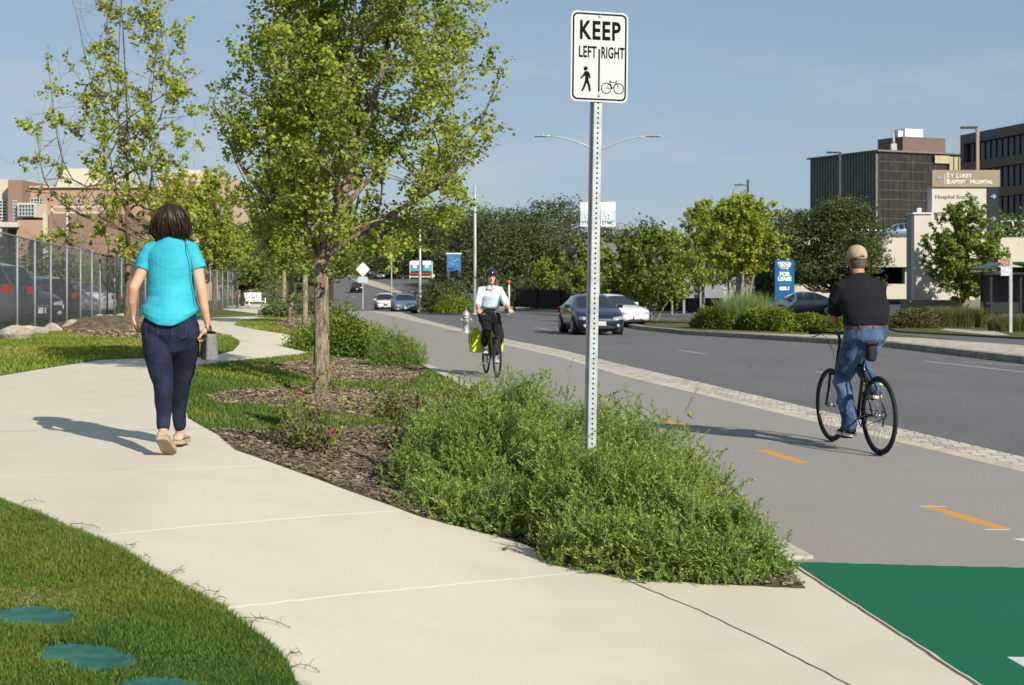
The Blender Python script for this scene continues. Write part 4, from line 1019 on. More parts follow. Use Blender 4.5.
for s in (-1, 1):
    x0 = s * .58
    b = MB().box((x0, 0, zt - .7), (.84, .02, 1.38)).build('banner', M_BAN, l1)
    MB().box((x0, -.0125, zt - .84), (.84, .004, .72)).build('panel', M_BAN2, b)
    fl = MB()
    for k in range(5): a = k * 2 * PI / 5 + .3; fl.lathe([(0, -.004), (.1, -.004), (.1, 0), (0, 0)], (x0 + .12 * math.cos(a), -.016, zt - .78 + .12 * math.sin(a)), 12, axis='y')
    fl.build('emblem', M_BAN, b)
    text_obj('STMC', 'lettering', M_BTX, b, (x0, -.016, zt - 1.2), .3, sx=.95, bold=.008)
    ln = MB()
    for k in range(2): ln.box((x0, -.0125, zt - .2 - k * .12), (.55, .003, .03))
    ln.build('small_print', mat('banner_print', srgb(176, 182, 186)), b)
    MB().cyl((s * .05, 0, zt + .02), (s * 1.02, 0, zt + .02), .03, n=8).cyl((s * .05, 0, zt - 1.42), (s * 1.02, 0, zt - 1.42), .02, n=8).build('bracket', M_GALV, l1)
pole('street_lamp', 'tall pale lamp pole rising just left of the helmeted cyclist', XG(475, 90), 8.3, .1, .07, head=False)
pole('street_lamp', 'pale lamp pole in front of the two-panel sign', XG(420, 125), 7.2, .12, .08, arms=())
pole('street_lamp', 'thin pale lamp pole on the road median behind the white car', G(391.5, 299), 10.5, .1, .06, arms=(1,), arm_len=3)
pole('street_lamp', 'pale lamp pole beyond the far cars on the hill road', XG(403, 300), 9, .22, .15)
pole('street_lamp', 'short pale pole left of the diamond sign on the crest', XG(349, 330), 3.6, .18, .14); pole('street_lamp', 'farther short pale pole on the crest, at the left road edge', XG(354.5, 335), 3.4, .14, .12)
pole('lamp_pole', 'thin grey light pole in front of the brick hospital', XG(67, 95), 7.4, .07, .05)
pole('parking_lamp', 'dark parking lamp rising above the bright trees by the lease sign', XG(748, 120), 11.2, .12, .1, mat('pole_dark', srgb(70, 72, 72)), arms=(-1,), arm_len=.4, rise=.1)
def box_lamp(label, px, ytop, Y, m, arm=-1):
    loc = XG(px, Y); H = P(px, ytop, Y).z - loc.z
    t = empty('parking_lamp', loc, 0, label, 'lamp post'); MB().box((0, 0, H / 2), (.24, .24, H)).build('pole', m, t)
    MB().box((arm * .75, 0, H - .05), (1.3, .5, .16)).build('lamp_head', mat('lamp_dark', srgb(60, 62, 64)), t); return t
box_lamp('dark square parking lamp before the grey side of the glass tower', 840, 152, 150, mat('pole_dark', srgb(70, 72, 72)))
box_lamp('tan square parking lamp before the far right dark building', 977.5, 127, 120, mat('pole_tan', srgb(150, 134, 112)))

# road signs
c = G(363, 309.3); t = empty('warning_sign', c, 0, 'pale diamond road sign with a plate below on a thin post', 'sign')
c_ = c; k_ = c.y / F
MB().box((0, 0, 22.5 * k_), (.09, .09, 45 * k_)).build('post', M_GALV, t)
MB().prism([(0, -7.3 * k_), (7.0 * k_, 0), (0, 7.3 * k_), (-7.0 * k_, 0)], -.08, -.05).build('diamond_plate', mat('sign_silver', srgb(226, 228, 228), rough=.5), t, loc=(0, 0, 40 * k_))
MB().box((0, -.065, 29.5 * k_), (9.5 * k_, .03, 6 * k_)).build('lower_plate', mat('sign_silver2', srgb(176, 186, 192), rough=.5), t)
# two-panel sign on the far kerb
Y = 240; k_ = Y / F; c = P(422, 277, Y); t = empty('panel_sign', c, 0, 'far white and blue two-panel property sign with a red base by the hill road', 'sign')
for dx_ in (-7, 5):
    f = MB().box((dx_ * k_, 0, 11 * k_), (8.6 * k_, .3, 10.5 * k_)).build('panel', mat('panel_white', srgb(228, 228, 224)), t)
    MB().box((dx_ * k_, -.17, 9.2 * k_), (8.2 * k_, .04, 6.4 * k_)).build('blue_field', mat('panel_blue', srgb(80, 130, 170)), f)
    MB().box((dx_ * k_, -.2, 7.4 * k_), (7.2 * k_, .04, 2.6 * k_)).build('teal_field', mat('panel_teal', srgb(40, 164, 168)), f); MB().box((dx_ * k_, -.2, 10.4 * k_), (3.6 * k_, .04, 2.4 * k_)).build('emblem', mat('panel_white', (0, 0, 0)), f)
MB().box((-1.5 * k_, 0, 3.6 * k_), (22 * k_, .5, 1.6 * k_)).build('red_base', mat('panel_red', srgb(160, 70, 62)), t)
for dx_ in (-12, 10.3): MB().box((dx_ * k_, 0, 7 * k_), (.9 * k_, .2, 17 * k_)).build('post', M_WHITE, t)
MB().box((0, .5, .2), (25 * k_, .6, .5)).build('footing', mat('footing_pale', srgb(206, 192, 168)), t)
Y = 170; k_ = Y / F; c = XG(454, Y); H = P(454, 254, Y).z - c.z; t = empty('property_sign', c, 0, 'blue listing sign on dark legs above the shrubs left of the pale lamp pole', 'sign')
f = MB().box((0, 0, H - 8.5 * k_), (14 * k_, .3, 17 * k_)).build('board', mat('board_blue', srgb(70, 108, 150)), t)
MB().box((0, 0, H + .5 * k_), (15.6 * k_, .4, 1.1 * k_)).build('cap', mat('panel_white', (0, 0, 0)), t); MB().box((-2 * k_, -.17, H - 14.6 * k_), (6.6 * k_, .04, 2.6 * k_)).build('lower_field', mat('board_deep', srgb(20, 84, 150)), f)
ln = MB()
for i, (a, b) in enumerate(((-3.5, 2), (1.5, 3.8), (-2, 4.5), (-4.5, 2), (-3.2, 4), (2, 2))): ln.box(((a + b / 2) * k_, -.17, H - (4 + i * 1.55) * k_), (b * k_, .04, .8 * k_))
ln.build('text_lines', mat('board_teal', srgb(60, 184, 190)), f)
for s in (-1, 1): MB().box((s * 5.5 * k_, 0, (H - 17 * k_) / 2 - .2), (.35, .3, H - 17 * k_ + .4)).build('leg', mat('pole_dark', (0, 0, 0)), t)
# lease sign
Y = 92; k_ = Y / F; c = XG(784.5, Y); H = P(784, 260, Y).z - c.z; t = empty('lease_sign', c, 0, 'tall blue FOR LEASE sign standing behind the grey sedan', 'sign')
M_SB = mat('lease_blue', srgb(12, 88, 142), srgb(10, 80, 132), scale=2, rough=.5); M_WT = mat('letter_white', srgb(222, 226, 228), rough=.6)
f = MB().box((0, 0, (H + .6) / 2), (19.4 * k_, .12, H - .6)).build('board', M_SB, t)
for s in (-1, 1): MB().box((s * 8.6 * k_, .03, H / 2), (.1, .1, H)).build('post', M_GALV, t)
def ltx(b, dz, size, sx=1.0, bold=.01): text_obj(b, 'lettering', M_WT, f, (0, -.064, H - dz * k_), size * k_, sx=sx, bold=bold)
ltx('MEDICAL', 3.2, 3.4, .95); ltx('CENTER', 5.8, 3.4, .95); ltx('TOWER', 8.3, 2.4, 1.0, .004); ltx('FOR', 14.2, 5.4, 1.0, .02); ltx('LEASE', 19, 5.4, .95, .02); ltx('830.1', 28.5, 4.6, 1.0, .02)
MB().box((0, -.063, H - 10.4 * k_), (11 * k_, .004, .3 * k_)).box((0, -.063, H - 23.6 * k_), (12 * k_, .004, .4 * k_)).build('teal_rule', mat('board_teal', (0, 0, 0)), f)
# grey utility stand with two hooked arms near x=725
Y = 70; k_ = Y / F; c = XG(727, Y); t = empty('standpipe', c, 0, 'grey standpipe with two short arms behind the left end of the hedge', 'standpipe')
H = P(727, 285, Y).z - c.z
MB().cyl((0, 0, -.1), (0, 0, H), .055).lathe([(0, H), (.07, H), (.07, H + .1), (0, H + .12)], n=10).build('riser', M_STEEL, t); MB().box((-.13, 0, H * .42), (.14, .14, H * .84)).build('meter_box', M_STEEL, t)
MB().tube([(0, 0, H - .18), (-.2, 0, H - .18), (-.22, 0, H - .08)], .04, 8).build('arm', M_STEEL, t); MB().tube([(0, 0, H - .36), (.24, 0, H - .36), (.27, 0, H - .26)], .05, 8).build('arm', M_STEEL, t)

# bus shelter and stop
Y = 56; c = XG(1012, Y); k_ = Y / F
t = empty('bus_shelter', c, R(-3), 'dark bus shelter with a curved green-edged roof at the right picture edge', 'bus shelter')
M_SH = mat('shelter_dark', srgb(40, 44, 44), rough=.5, metallic=.2); H = P(0, 272, Y).z - c.z
for x in (-1.0, 0.15, 1.5, 2.9):
    for yy in (-.6, .7): MB().box((x, yy, H / 2), (.09, .09, H)).build('post', M_SH, t)
M_RF = mat('roof_teal', srgb(38, 74, 70), srgb(50, 96, 84), scale=2, rough=.35, metallic=.3)
def roof(x0, x1):
    rs_ = []
    for i in range(9):
        u = i / 8; x = x0 + (x1 - x0) * u; rs_.append([(x, yy, H + .42 * math.sin(PI * min(1, .12 + u * .76)) - .08 + dz) for yy, dz in ((-1.1, 0), (1.1, 0), (1.1, .07), (-1.1, .07))])
    return MB().rings(rs_, sm=False)
roof(-1.35, 1.2).build('roof', M_RF, t); roof(1.25, 3.8).build('roof', M_RF, t)
MB().box((.9, 0, H - .06), (4.6, 1.5, .1)).build('beam', M_SH, t)
M_GL = mat('shelter_panel', srgb(58, 62, 62), rough=.3)
for x0, x1 in ((-.94, .09), (.21, 1.44), (1.56, 2.84)): MB().box(((x0 + x1) / 2, .7, 1.2), (x1 - x0, .02, 1.9)).build('back_panel', M_GL, t)
MB().box((.4, .35, .48), (2.2, .4, .06)).box((.4, .55, .8), (2.2, .05, .4)).box((-.5, .35, .22), (.06, .35, .48)).box((1.3, .35, .22), (.06, .35, .48)).build('seat', M_SH, t)
Y = 49; c = XG(1010.5, Y); H = P(0, 258, Y).z - c.z; t = empty('bus_stop_sign', c, 0, 'grey bus stop pole with small orange and white plates, right picture edge', 'sign')
MB().box((0, 0, H / 2), (.1, .1, H)).build('post', M_GALV, t)
MB().box((-.2, -.06, H - .14), (.32, .02, .28)).build('upper_plate', mat('plate_orange', srgb(120, 74, 52), srgb(190, 150, 120), scale=14, lo=.4, hi=.6), t); MB().box((-.2, -.06, H - .46), (.32, .02, .32)).build('lower_plate', mat('plate_white', srgb(204, 212, 212), srgb(150, 170, 176), scale=14), t)
# delineator post
c = XG(509, 104); t = empty('marker_post', c, 0, 'thin white marker post with an orange top right of the cyclist in the pale shirt', 'marker'); MB().cyl((0, 0, -.05), (0, 0, 2.0), .07, n=10).build('shaft', M_WHITE, t); MB().cyl((0, 0, 2.0), (0, 0, 2.35), .075, n=10).build('orange_top', mat('marker_orange', srgb(214, 96, 40)), t)
# low dark wall/fence behind young trees
c0, c1 = XG(515, 135), XG(585, 128)
t = empty('low_fence', c0, math.atan2(c1.y - c0.y, c1.x - c0.x), 'low dark slatted fence behind the two young bright trees', 'fence'); Lw = (c1 - c0).length
MB().box((Lw / 2, 0, 1.1), (Lw, .1, 1.7)).build('panel', mat('fence_dark', srgb(52, 46, 40), srgb(38, 34, 30), scale=8), t)
for k in range(4): MB().box((Lw * k / 3, -.1, 1.05), (.15, .15, 2.1)).build('post', mat('fence_dark', (0, 0, 0)), t)
# ------------------------------------------------------------------ buildings
M_BRICK = mat('brick_pink', srgb(164, 134, 116), srgb(154, 124, 108), scale=.5, rough=.9, c3=srgb(168, 140, 122), scale3=.15)
M_BRICK2 = mat('brick_brown', srgb(136, 112, 99), srgb(130, 106, 94), scale=.5, rough=.9)
M_CREAM = mat('stucco_cream', srgb(192, 184, 168), srgb(184, 176, 160), scale=.3, rough=.9)
M_PEACH = mat('stucco_peach', srgb(196, 172, 148), srgb(188, 164, 140), scale=.3, rough=.9)
M_WGL = mat('window_glass', srgb(46, 76, 104), srgb(30, 52, 74), scale=.3, rough=.12, spec=.6)
M_WFR = mat('window_frame', srgb(196, 196, 186), rough=.7)
def pbox(mb, x0, x1, y0, y1, Y, depth, mi=0, oy=0.0, base=None):
    """box whose front face fills the pixel rectangle at distance Y"""
    a = P(x0, y0, Y + oy); b = P(x1, y1, Y + oy)
    z1 = b.z if base is None else base
    mb.bb(a.x - base_o[0].x, b.x - base_o[0].x, Y + oy - base_o[0].y, Y + oy + depth - base_o[0].y, z1 - base_o[0].z, a.z - base_o[0].z, mi)
base_o = [None]
def bld(name, label, loc, cat='building'):
    base_o[0] = Vector(loc); return empty(name, loc, 0, label, cat)
def win(parent, x0, x1, y0, y1, Y, nx=1, ny=1, name='window', gl=None, oy=-.12, fr=None):
    k = Y / F; g_ = MB(); pbox(g_, x0, x1, y0, y1, Y, .1, oy=oy); w_ = g_.build(name, gl or M_WGL, parent)
    f = MB(); t = .06 if (x1 - x0) * k < 3 else .12
    A = P(x0, y0, Y) - base_o[0]; B = P(x1, y1, Y) - base_o[0]; yy = Y + oy - base_o[0].y - .03
    for i in range(nx + 1): x = A.x + (B.x - A.x) * i / nx; f.box((x, yy, (A.z + B.z) / 2), (t, .06, A.z - B.z + t))
    for j in range(ny + 1): z = B.z + (A.z - B.z) * j / ny; f.box(((A.x + B.x) / 2, yy - .005, z), (B.x - A.x + t, .06, t))
    f.build('frame', fr or M_WFR, w_); return w_
# left brick hospital
Y = 170; b = bld('brick_hospital', XG(60, Y), 0) if 0 else bld('hospital_building', 'pinkish brick hospital with cream penthouse and blue windows on the left skyline', XG(60, Y))
gz = b.location.z - 1
w_ = MB(); pbox(w_, 25, 150, 187.5, 240, Y, 30, base=gz); w_.build('brick_wall', M_BRICK, b)
w_ = MB(); pbox(w_, 49, 118, 213.5, 245, Y - 12, 11.9, base=gz); w_.build('lower_wing', M_BRICK2, b)
w_ = MB(); pbox(w_, 17, 45, 220, 245, Y - 8, 7.9, base=gz); w_.build('lower_wing', M_BRICK, b)
w_ = MB(); pbox(w_, 8, 22, 180, 240, Y - 3, 30, base=gz); w_.build('brick_tower', M_BRICK2, b)
w_ = MB(); pbox(w_, -60, 8, 179, 240, Y - 1, 25, base=gz); pbox(w_, 21.9, 30.5, 180.5, 190, Y + 1, 20); w_.build('cream_wall', M_CREAM, b)
w_ = MB(); pbox(w_, 25, 150, 186, 187.6, Y - .4, 31); w_.build('parapet', M_CREAM, b)
w_ = MB(); pbox(w_, 57, 89.5, 168.5, 186, Y + 8, 14); pbox(w_, 89.4, 128, 180.5, 186, Y + 8, 14); pbox(w_, 64, 75, 183, 186, Y + 5, 2); w_.build('penthouse', M_CREAM, b)
w_ = MB(); pbox(w_, 108, 124, 171.5, 180.6, Y + 12, 10); w_.build('roof_unit', mat('unit_grey', srgb(170, 172, 168)), b)
w_ = MB(); pbox(w_, -60, 17, 222, 227, Y - 9, 6); w_.build('canopy', M_CREAM, b)
for x in (61.8, 79.3, 96, 112.6): win(b, x - 2, x + 2, 199, 203.6, Y, 1, 1)
win(b, 95, 99, 228.5, 232.5, Y - 12); win(b, 25, 43, 198.5, 214.5, Y, 6, 5); win(b, 13.5, 17.5, 200.5, 221, Y - 3, 2, 6); win(b, -20, 7.6, 200.5, 219.5, Y - 1, 6, 6)
w_ = MB(); pbox(w_, 17.5, 36, 202.8, 217, Y - 4, 4.1); w_.build('bay', M_CREAM, b); win(b, 19.3, 34.5, 204.5, 215.6, Y - 4, 5, 3)
f = MB()
for x0, x1, y0, y1 in ((51, 104, 206, 207.6), (51, 53, 206, 213.5), (102.5, 104, 206, 213.5), (51, 98, 211.8, 213.4), (74, 75.2, 208, 211.8)): pbox(f, x0, x1, y0, y1, Y - 6, .5)
f.build('canopy_frame', M_CREAM, b)
f = MB(); pbox(f, 43, 46.5, 213, 232, Y - 12.4, .8, base=gz); f.build('downpipe', M_CREAM, b)
Y = 190; b = bld('apartment_block', 'peach stucco block seen through the leaves above the walking woman', XG(185, Y)); gz = b.location.z - 1
w_ = MB(); pbox(w_, 158, 216, 173, 240, Y, 26, base=gz); w_.build('wall', M_PEACH, b)
w_ = MB(); pbox(w_, 172, 200, 170, 173, Y + 3, 12); w_.build('roof_step', M_CREAM, b)
for r in range(4):
    for i in range(4): win(b, 164 + i * 12.5, 171 + i * 12.5, 181 + r * 11, 186.5 + r * 11, Y, 2, 1)

# glass tower
zc = lambda px, py, Y: P(px, py, Y).z
A = P(878.3, 151.5, 250); Bp = P(811, 159, 268)
b = bld('glass_tower', 'dark office tower with bronze glass front and ribbed grey side', XG(878, 250)); O = base_o[0]
d1 = Vector((Bp.x - A.x, Bp.y - A.y, 0)); L1 = d1.length; d1.normalize(); d2 = Vector((-d1.y, d1.x, 0))
if d2.x < 0: d2 = -d2
L2 = 21.5; Htop = A.z; gz = O.z - 1
def quadbox(mb, p, u, Lu, v, Lv, z0, z1, mi=0):
    vs = []
    for z in (z0, z1):
        for a, c_ in ((0, 0), (1, 0), (1, 1), (0, 1)): q = p + u * (Lu * a) + v * (Lv * c_); vs.append((q.x, q.y, z))
    mb.add(vs, [(3, 2, 1, 0), (4, 5, 6, 7), (0, 1, 5, 4), (1, 2, 6, 5), (2, 3, 7, 6), (3, 0, 4, 7)], mi)
A0 = Vector((A.x - O.x, A.y - O.y, 0)); zt = Htop - O.z; zb = -1
m_ = MB(); quadbox(m_, A0, d1, L1, d2, L2, zb, zt); m_.build('glass_body', mat('tower_glass', srgb(34, 32, 28), srgb(52, 44, 34), scale=.35, rough=.12, spec=.7, lo=.45, hi=.55), b)
fin = MB(); nf = 24
for i in range(nf):
    p = A0 + d1 * (L1 * (i + .1) / nf) - d2 * .45; quadbox(fin, p, d1, L1 / nf * .5, d2, .44, zb, zt)
fin.build('side_ribs', mat('rib_grey', srgb(122, 126, 120), srgb(104, 108, 104), scale=.5), b)
sp = MB()
for j in range(7): z = zb + (zt - zb) * (j + .5) / 7; quadbox(sp, A0 - d2 * .2 , d1, L1, d2, .19, z, z + .35)
sp.build('side_bands', mat('band_dark', srgb(78, 82, 80)), b)
mu = MB(); nm = 17; q0 = A0 - d1 * .3
for i in range(nm + 1): quadbox(mu, q0 + d1 * .2 + d2 * (L2 * i / nm - .04), d1, .09, d2, .08, zb, zt)
for j in range(15): z = zb + (zt - zb) * (j + 1) / 15; quadbox(mu, q0 + d1 * .16, d2, L2, d1, .13, z - .1, z + .02)
mu.build('front_mullions', mat('bronze', srgb(92, 84, 64), srgb(78, 72, 56), scale=.5), b)
lp = MB()
for i in range(5): quadbox(lp, A0 - d1 * .42 + d2 * (L2 * (.74 + .052 * i)), d2, L2 * .04, d1, .1, zb, zt - .4)
quadbox(lp, A0 - d1 * .5 + d2 * (L2 * .58), d2, L2 * .16, d1, .1, zt - 1.7, zt - .3)
lp.build('pale_panels', mat('panel_cream', srgb(176, 168, 132), srgb(160, 152, 120), scale=.5), b)
cp = MB(); quadbox(cp, A0 - d2 * .6 - d1 * .6, d1, L1 + 1.2, d2, L2 + 1.2, zt, zt + .3); cp.build('parapet', mat('parapet_grey', srgb(112, 112, 98)), b)
ph = MB(); p0 = A0 + d1 * 3 + d2 * 8; quadbox(ph, p0, d1, 7, d2, 10, zt + .3, zt + 3.3); ph.build('penthouse', mat('penthouse_brown', srgb(112, 92, 84), srgb(104, 86, 78), scale=.4), b)
ru = MB(); quadbox(ru, p0 + d1 * 2 + d2 * 2.2, d1, 3, d2, 4.2, zt + 3.3, zt + 5.0); quadbox(ru, p0 + d1 * 2.2 + d2 * .8, d1, 1, d2, 1.1, zt + 3.3, zt + 4.6); ru.build('cooling_unit', mat('unit_white', srgb(206, 212, 214)), b)
q = A0 + d1 * 1 + d2 * 4.2; MB().box((q.x, q.y, zt + .9), (1.0, 1.0, 1.4)).cyl((q.x, q.y, zt + 1.5), (q.x, q.y, zt + 3.6), .35, .12, 8).cyl((q.x, q.y, zt + 3.4), (q.x, q.y, zt + 4.6), .05, n=6).build('antenna', mat('unit_grey', (0, 0, 0)), b)

# far right dark building
b = bld('office_building', 'dark office building with tan bands and small letters, at the right picture edge', XG(966, 200)); O = base_o[0]
A = P(966, 135, 200); Bp = P(1024, 124.5, 185); d2 = Vector((Bp.x - A.x, Bp.y - A.y, 0)).normalized(); d1 = Vector((-d2.y, d2.x, 0))
if d1.x < 0: d1 = -d1
A0 = Vector((A.x - O.x, A.y - O.y, 0)); zt = A.z - O.z; LL = 45
m_ = MB(); quadbox(m_, A0, d2, LL, d1, 22, -1, zt - .1); m_.build('dark_body', mat('dark_windows', srgb(36, 38, 44), srgb(48, 50, 56), scale=.5, rough=.2), b)
bd = MB(); nfl = 5
for j in range(nfl):
    z1 = zt - j * 4.05; quadbox(bd, A0 - d1 * .6, d2, LL, d1, .58, z1 - 1.35 if j == 0 else z1 - 1.2, z1)
quadbox(bd, A0 - d1 * .62 - d2 * .5, d2, .9, d1, 22, -1, zt); quadbox(bd, A0 + d1 * .05 - d2 * .05, d2, LL, d1, 21.8, zt - .05, zt + .05)
bd.build('floor_bands', mat('band_tan', srgb(112, 104, 90), srgb(100, 94, 82), scale=.5), b)
mu = MB()
for i in range(30): quadbox(mu, A0 - d1 * .12 + d2 * (1.5 * i + .8), d2, .12, d1, .1, -1, zt - .1)
mu.build('mullions', mat('mullion_dark', srgb(52, 52, 56)), b)
q = A0 - d1 * .64 + d2 * 5.2; ang = math.atan2(d2.y, d2.x)
text_obj('BAPTIST  UNIVERSITY', 'lettering', mat('letter_blue', srgb(108, 140, 176)), b, (q.x + d2.x * 1.0, q.y + d2.y * 1.0, zt - .62), .95, rot=(PI / 2, 0, ang), sx=.8, bold=.02)
ph = MB(); quadbox(ph, A0 + d2 * 8.6 + d1 * 4, d2, 12, d1, 8, zt, zt + 2.2); ph.build('penthouse', mat('band_tan', (0, 0, 0)), b)

# cream parking garage
Y = 108; b = bld('parking_garage', 'cream parking garage with a dark open level behind the hospital sign', XG(900, Y)); gz = b.location.z - 1
w_ = MB(); pbox(w_, 776, 1110, 237.5, 267, Y, .4); pbox(w_, 776, 1110, 284, 299, Y, .4); w_.build('parapet_bands', M_CREAM, b)
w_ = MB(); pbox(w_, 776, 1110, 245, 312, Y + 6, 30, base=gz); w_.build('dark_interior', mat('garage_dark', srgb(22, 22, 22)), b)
w_ = MB(); pbox(w_, 776, 1110, 241.5, 245, Y + .4, 36); pbox(w_, 776, 1110, 299, 301, Y + .3, 36); w_.build('decks', mat('deck_grey', srgb(120, 116, 106)), b)
for x in (800, 850, 905, 1003, 1060):
    w_ = MB(); pbox(w_, x, x + 5, 266, 312, Y + .5, .8, base=gz); w_.build('column', M_CREAM, b)
w_ = MB(); pbox(w_, 776, 1110, 299.2, 312, Y + .6, .3, base=gz); w_.build('base_wall', mat('base_blue', srgb(62, 70, 78)), b)
# grey garage behind the crape myrtle
Y = 118; b = bld('parking_garage', 'long low grey garage half hidden behind the bright trees, right of the signpost', XG(650, Y)); gz = b.location.z - 1
w_ = MB(); pbox(w_, 575, 715, 243, 268, Y, 22); w_.build('upper_wall', mat('garage_grey', srgb(118, 118, 122), srgb(108, 108, 112), scale=.4), b)
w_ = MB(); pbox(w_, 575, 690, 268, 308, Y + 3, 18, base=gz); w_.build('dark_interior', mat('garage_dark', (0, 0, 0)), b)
w_ = MB(); pbox(w_, 683, 755, 277, 298, 100, .5); w_.build('ramp_wall', mat('garage_pale', srgb(140, 146, 148), srgb(124, 130, 132), scale=.6), b)
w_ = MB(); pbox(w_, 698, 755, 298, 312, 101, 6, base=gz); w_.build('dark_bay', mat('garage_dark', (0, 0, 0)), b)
for x in (683, 700, 742):
    w_ = MB(); pbox(w_, x, x + 2.2, 262, 314, 99.5, .4, base=gz); w_.build('column', mat('garage_pale', (0, 0, 0)), b)
# far glimpses
b = bld('distant_building', 'pale distant building glimpsed above the hill road under the forked tree', XG(412, 420)); gz = b.location.z - 5
w_ = MB(); pbox(w_, 385, 452, 232, 275, 420, 20, base=gz); w_.build('wall', mat('far_pale', srgb(176, 176, 168)), b); w_ = MB(); pbox(w_, 398, 424, 241, 250, 419.5, .4); w_.build('sign_band', mat('far_blue', srgb(90, 128, 170)), b)

# hospital pylon sign
Y = 78; b = bld('hospital_sign', 'tall cream and tan pylon sign with hospital lettering behind the leafy tree', XG(955, Y), 'sign'); k_ = Y / F; O = base_o[0]; gz = b.location.z - .3
M_SC = mat('sign_cream', srgb(194, 189, 176), srgb(188, 182, 170), scale=.8, rough=.85)
w_ = MB(); pbox(w_, 932, 990, 184, 312, Y, .9, base=gz); main = w_.build('cream_slab', M_SC, b)
w_ = MB(); pbox(w_, 932.3, 1000, 170, 187, Y - .12, 1.1); head = w_.build('tan_header', mat('sign_tan', srgb(148, 134, 112), srgb(142, 128, 106), scale=1), b)
w_ = MB(); pbox(w_, 987.5, 998.5, 187, 312, Y - .06, 1.0, base=gz); side = w_.build('dark_side_panel', mat('sign_dark', srgb(38, 44, 52)), b)
w_ = MB(); pbox(w_, 914.3, 932, 214, 312, Y - .5, 1.2, base=gz); w_.build('low_pillar', M_SC, b)
w_ = MB(); pbox(w_, 913, 932.3, 212.4, 214, Y - .6, 1.4); pbox(w_, 917.5, 921.5, 208, 212.4, Y - .1, .25); w_.build('pillar_cap', mat('cap_pale', srgb(200, 206, 204)), b)
w_ = MB(); pbox(w_, 911, 914.3, 214, 312, Y + .1, .9, base=gz); w_.build('pillar_edge', mat('garage_pale', (0, 0, 0)), b)
w_ = MB(); pbox(w_, 903, 996, 300, 310, Y - 2, .5, base=gz); w_.build('base_wall', mat('deck_grey', (0, 0, 0)), b)
def stx(body, px, py, size, m, par, sx=1.0, oy=-.16, bold=.004):
    q = P(px, py, Y + oy) - O; text_obj(body, 'lettering', m, par, q, size * k_, sx=sx, bold=bold, align='LEFT')
M_LB = mat('letter_pale', srgb(214, 216, 210)); M_LD = mat('letter_dark', srgb(96, 88, 76))
for body, px, py, sz in (('S', 946.5, 175.5, 6.6), ('T', 950.7, 175.9, 5.0), ('L', 956, 175.5, 6.6), ('UKE\'S', 959.6, 175.9, 5.0), ('B', 946.5, 181.7, 6.6), ('APTIST', 950.9, 182.1, 5.0), ('H', 970, 181.7, 6.6), ('OSPITAL', 974.6, 182.1, 5.0)):
    stx(body, px, py, sz, M_LB, head, .95, -.13, .008)
stx('Hospital Entrance', 935, 197, 5.6, M_LD, main, 1.05, -.01); stx('MEDICAL', 934, 214.2, 5.6, M_LD, main, 1.0, -.01); stx('CENTER', 941, 221, 5.2, M_LD, main, 1.0, -.01)
MB_ = MB(); q = P(944.7, 179, Y - .13) - O; MB_.box((q.x, q.y, q.z), (.5 * k_, .01, 10 * k_)).build('rule', M_LB, head)
cr_ = MB(); q = P(939, 177.8, Y - .14) - O
for a in range(8): 
    ang = a * PI / 4; l = (3.4 if a % 2 == 0 else 2.0) * k_; w__ = .75 * k_
    cr_.prism([(q.x + l * math.cos(ang), q.z + l * math.sin(ang)), (q.x + w__ * math.cos(ang + 1.2), q.z + w__ * math.sin(ang + 1.2)), (q.x, q.z), (q.x + w__ * math.cos(ang - 1.2), q.z + w__ * math.sin(ang - 1.2))], q.y - .004 - a * .001, q.y + .004 - a * .001)
cr_.box((q.x, q.y, q.z - 4 * k_), (4 * k_, .01, .7 * k_)); cr_.build('cross_emblem', mat('emblem_blue', srgb(126, 166, 190)), head)
for yy in (196.5, 219):
    q = P(993.3, yy, Y - .08) - O; a_ = MB(); u = k_
    a_.prism([(q.x - 2.6 * u, q.z + .45 * u), (q.x + .8 * u, q.z + .45 * u), (q.x - .6 * u, q.z + 1.9 * u), (q.x + .4 * u, q.z + 2.2 * u), (q.x + 3 * u, q.z), (q.x + .4 * u, q.z - 2.2 * u), (q.x - .6 * u, q.z - 1.9 * u), (q.x + .8 * u, q.z - .45 * u), (q.x - 2.6 * u, q.z - .45 * u)], q.y - .01, q.y + .01)
    a_.build('arrow', mat('arrow_blue', srgb(150, 184, 216)), side)

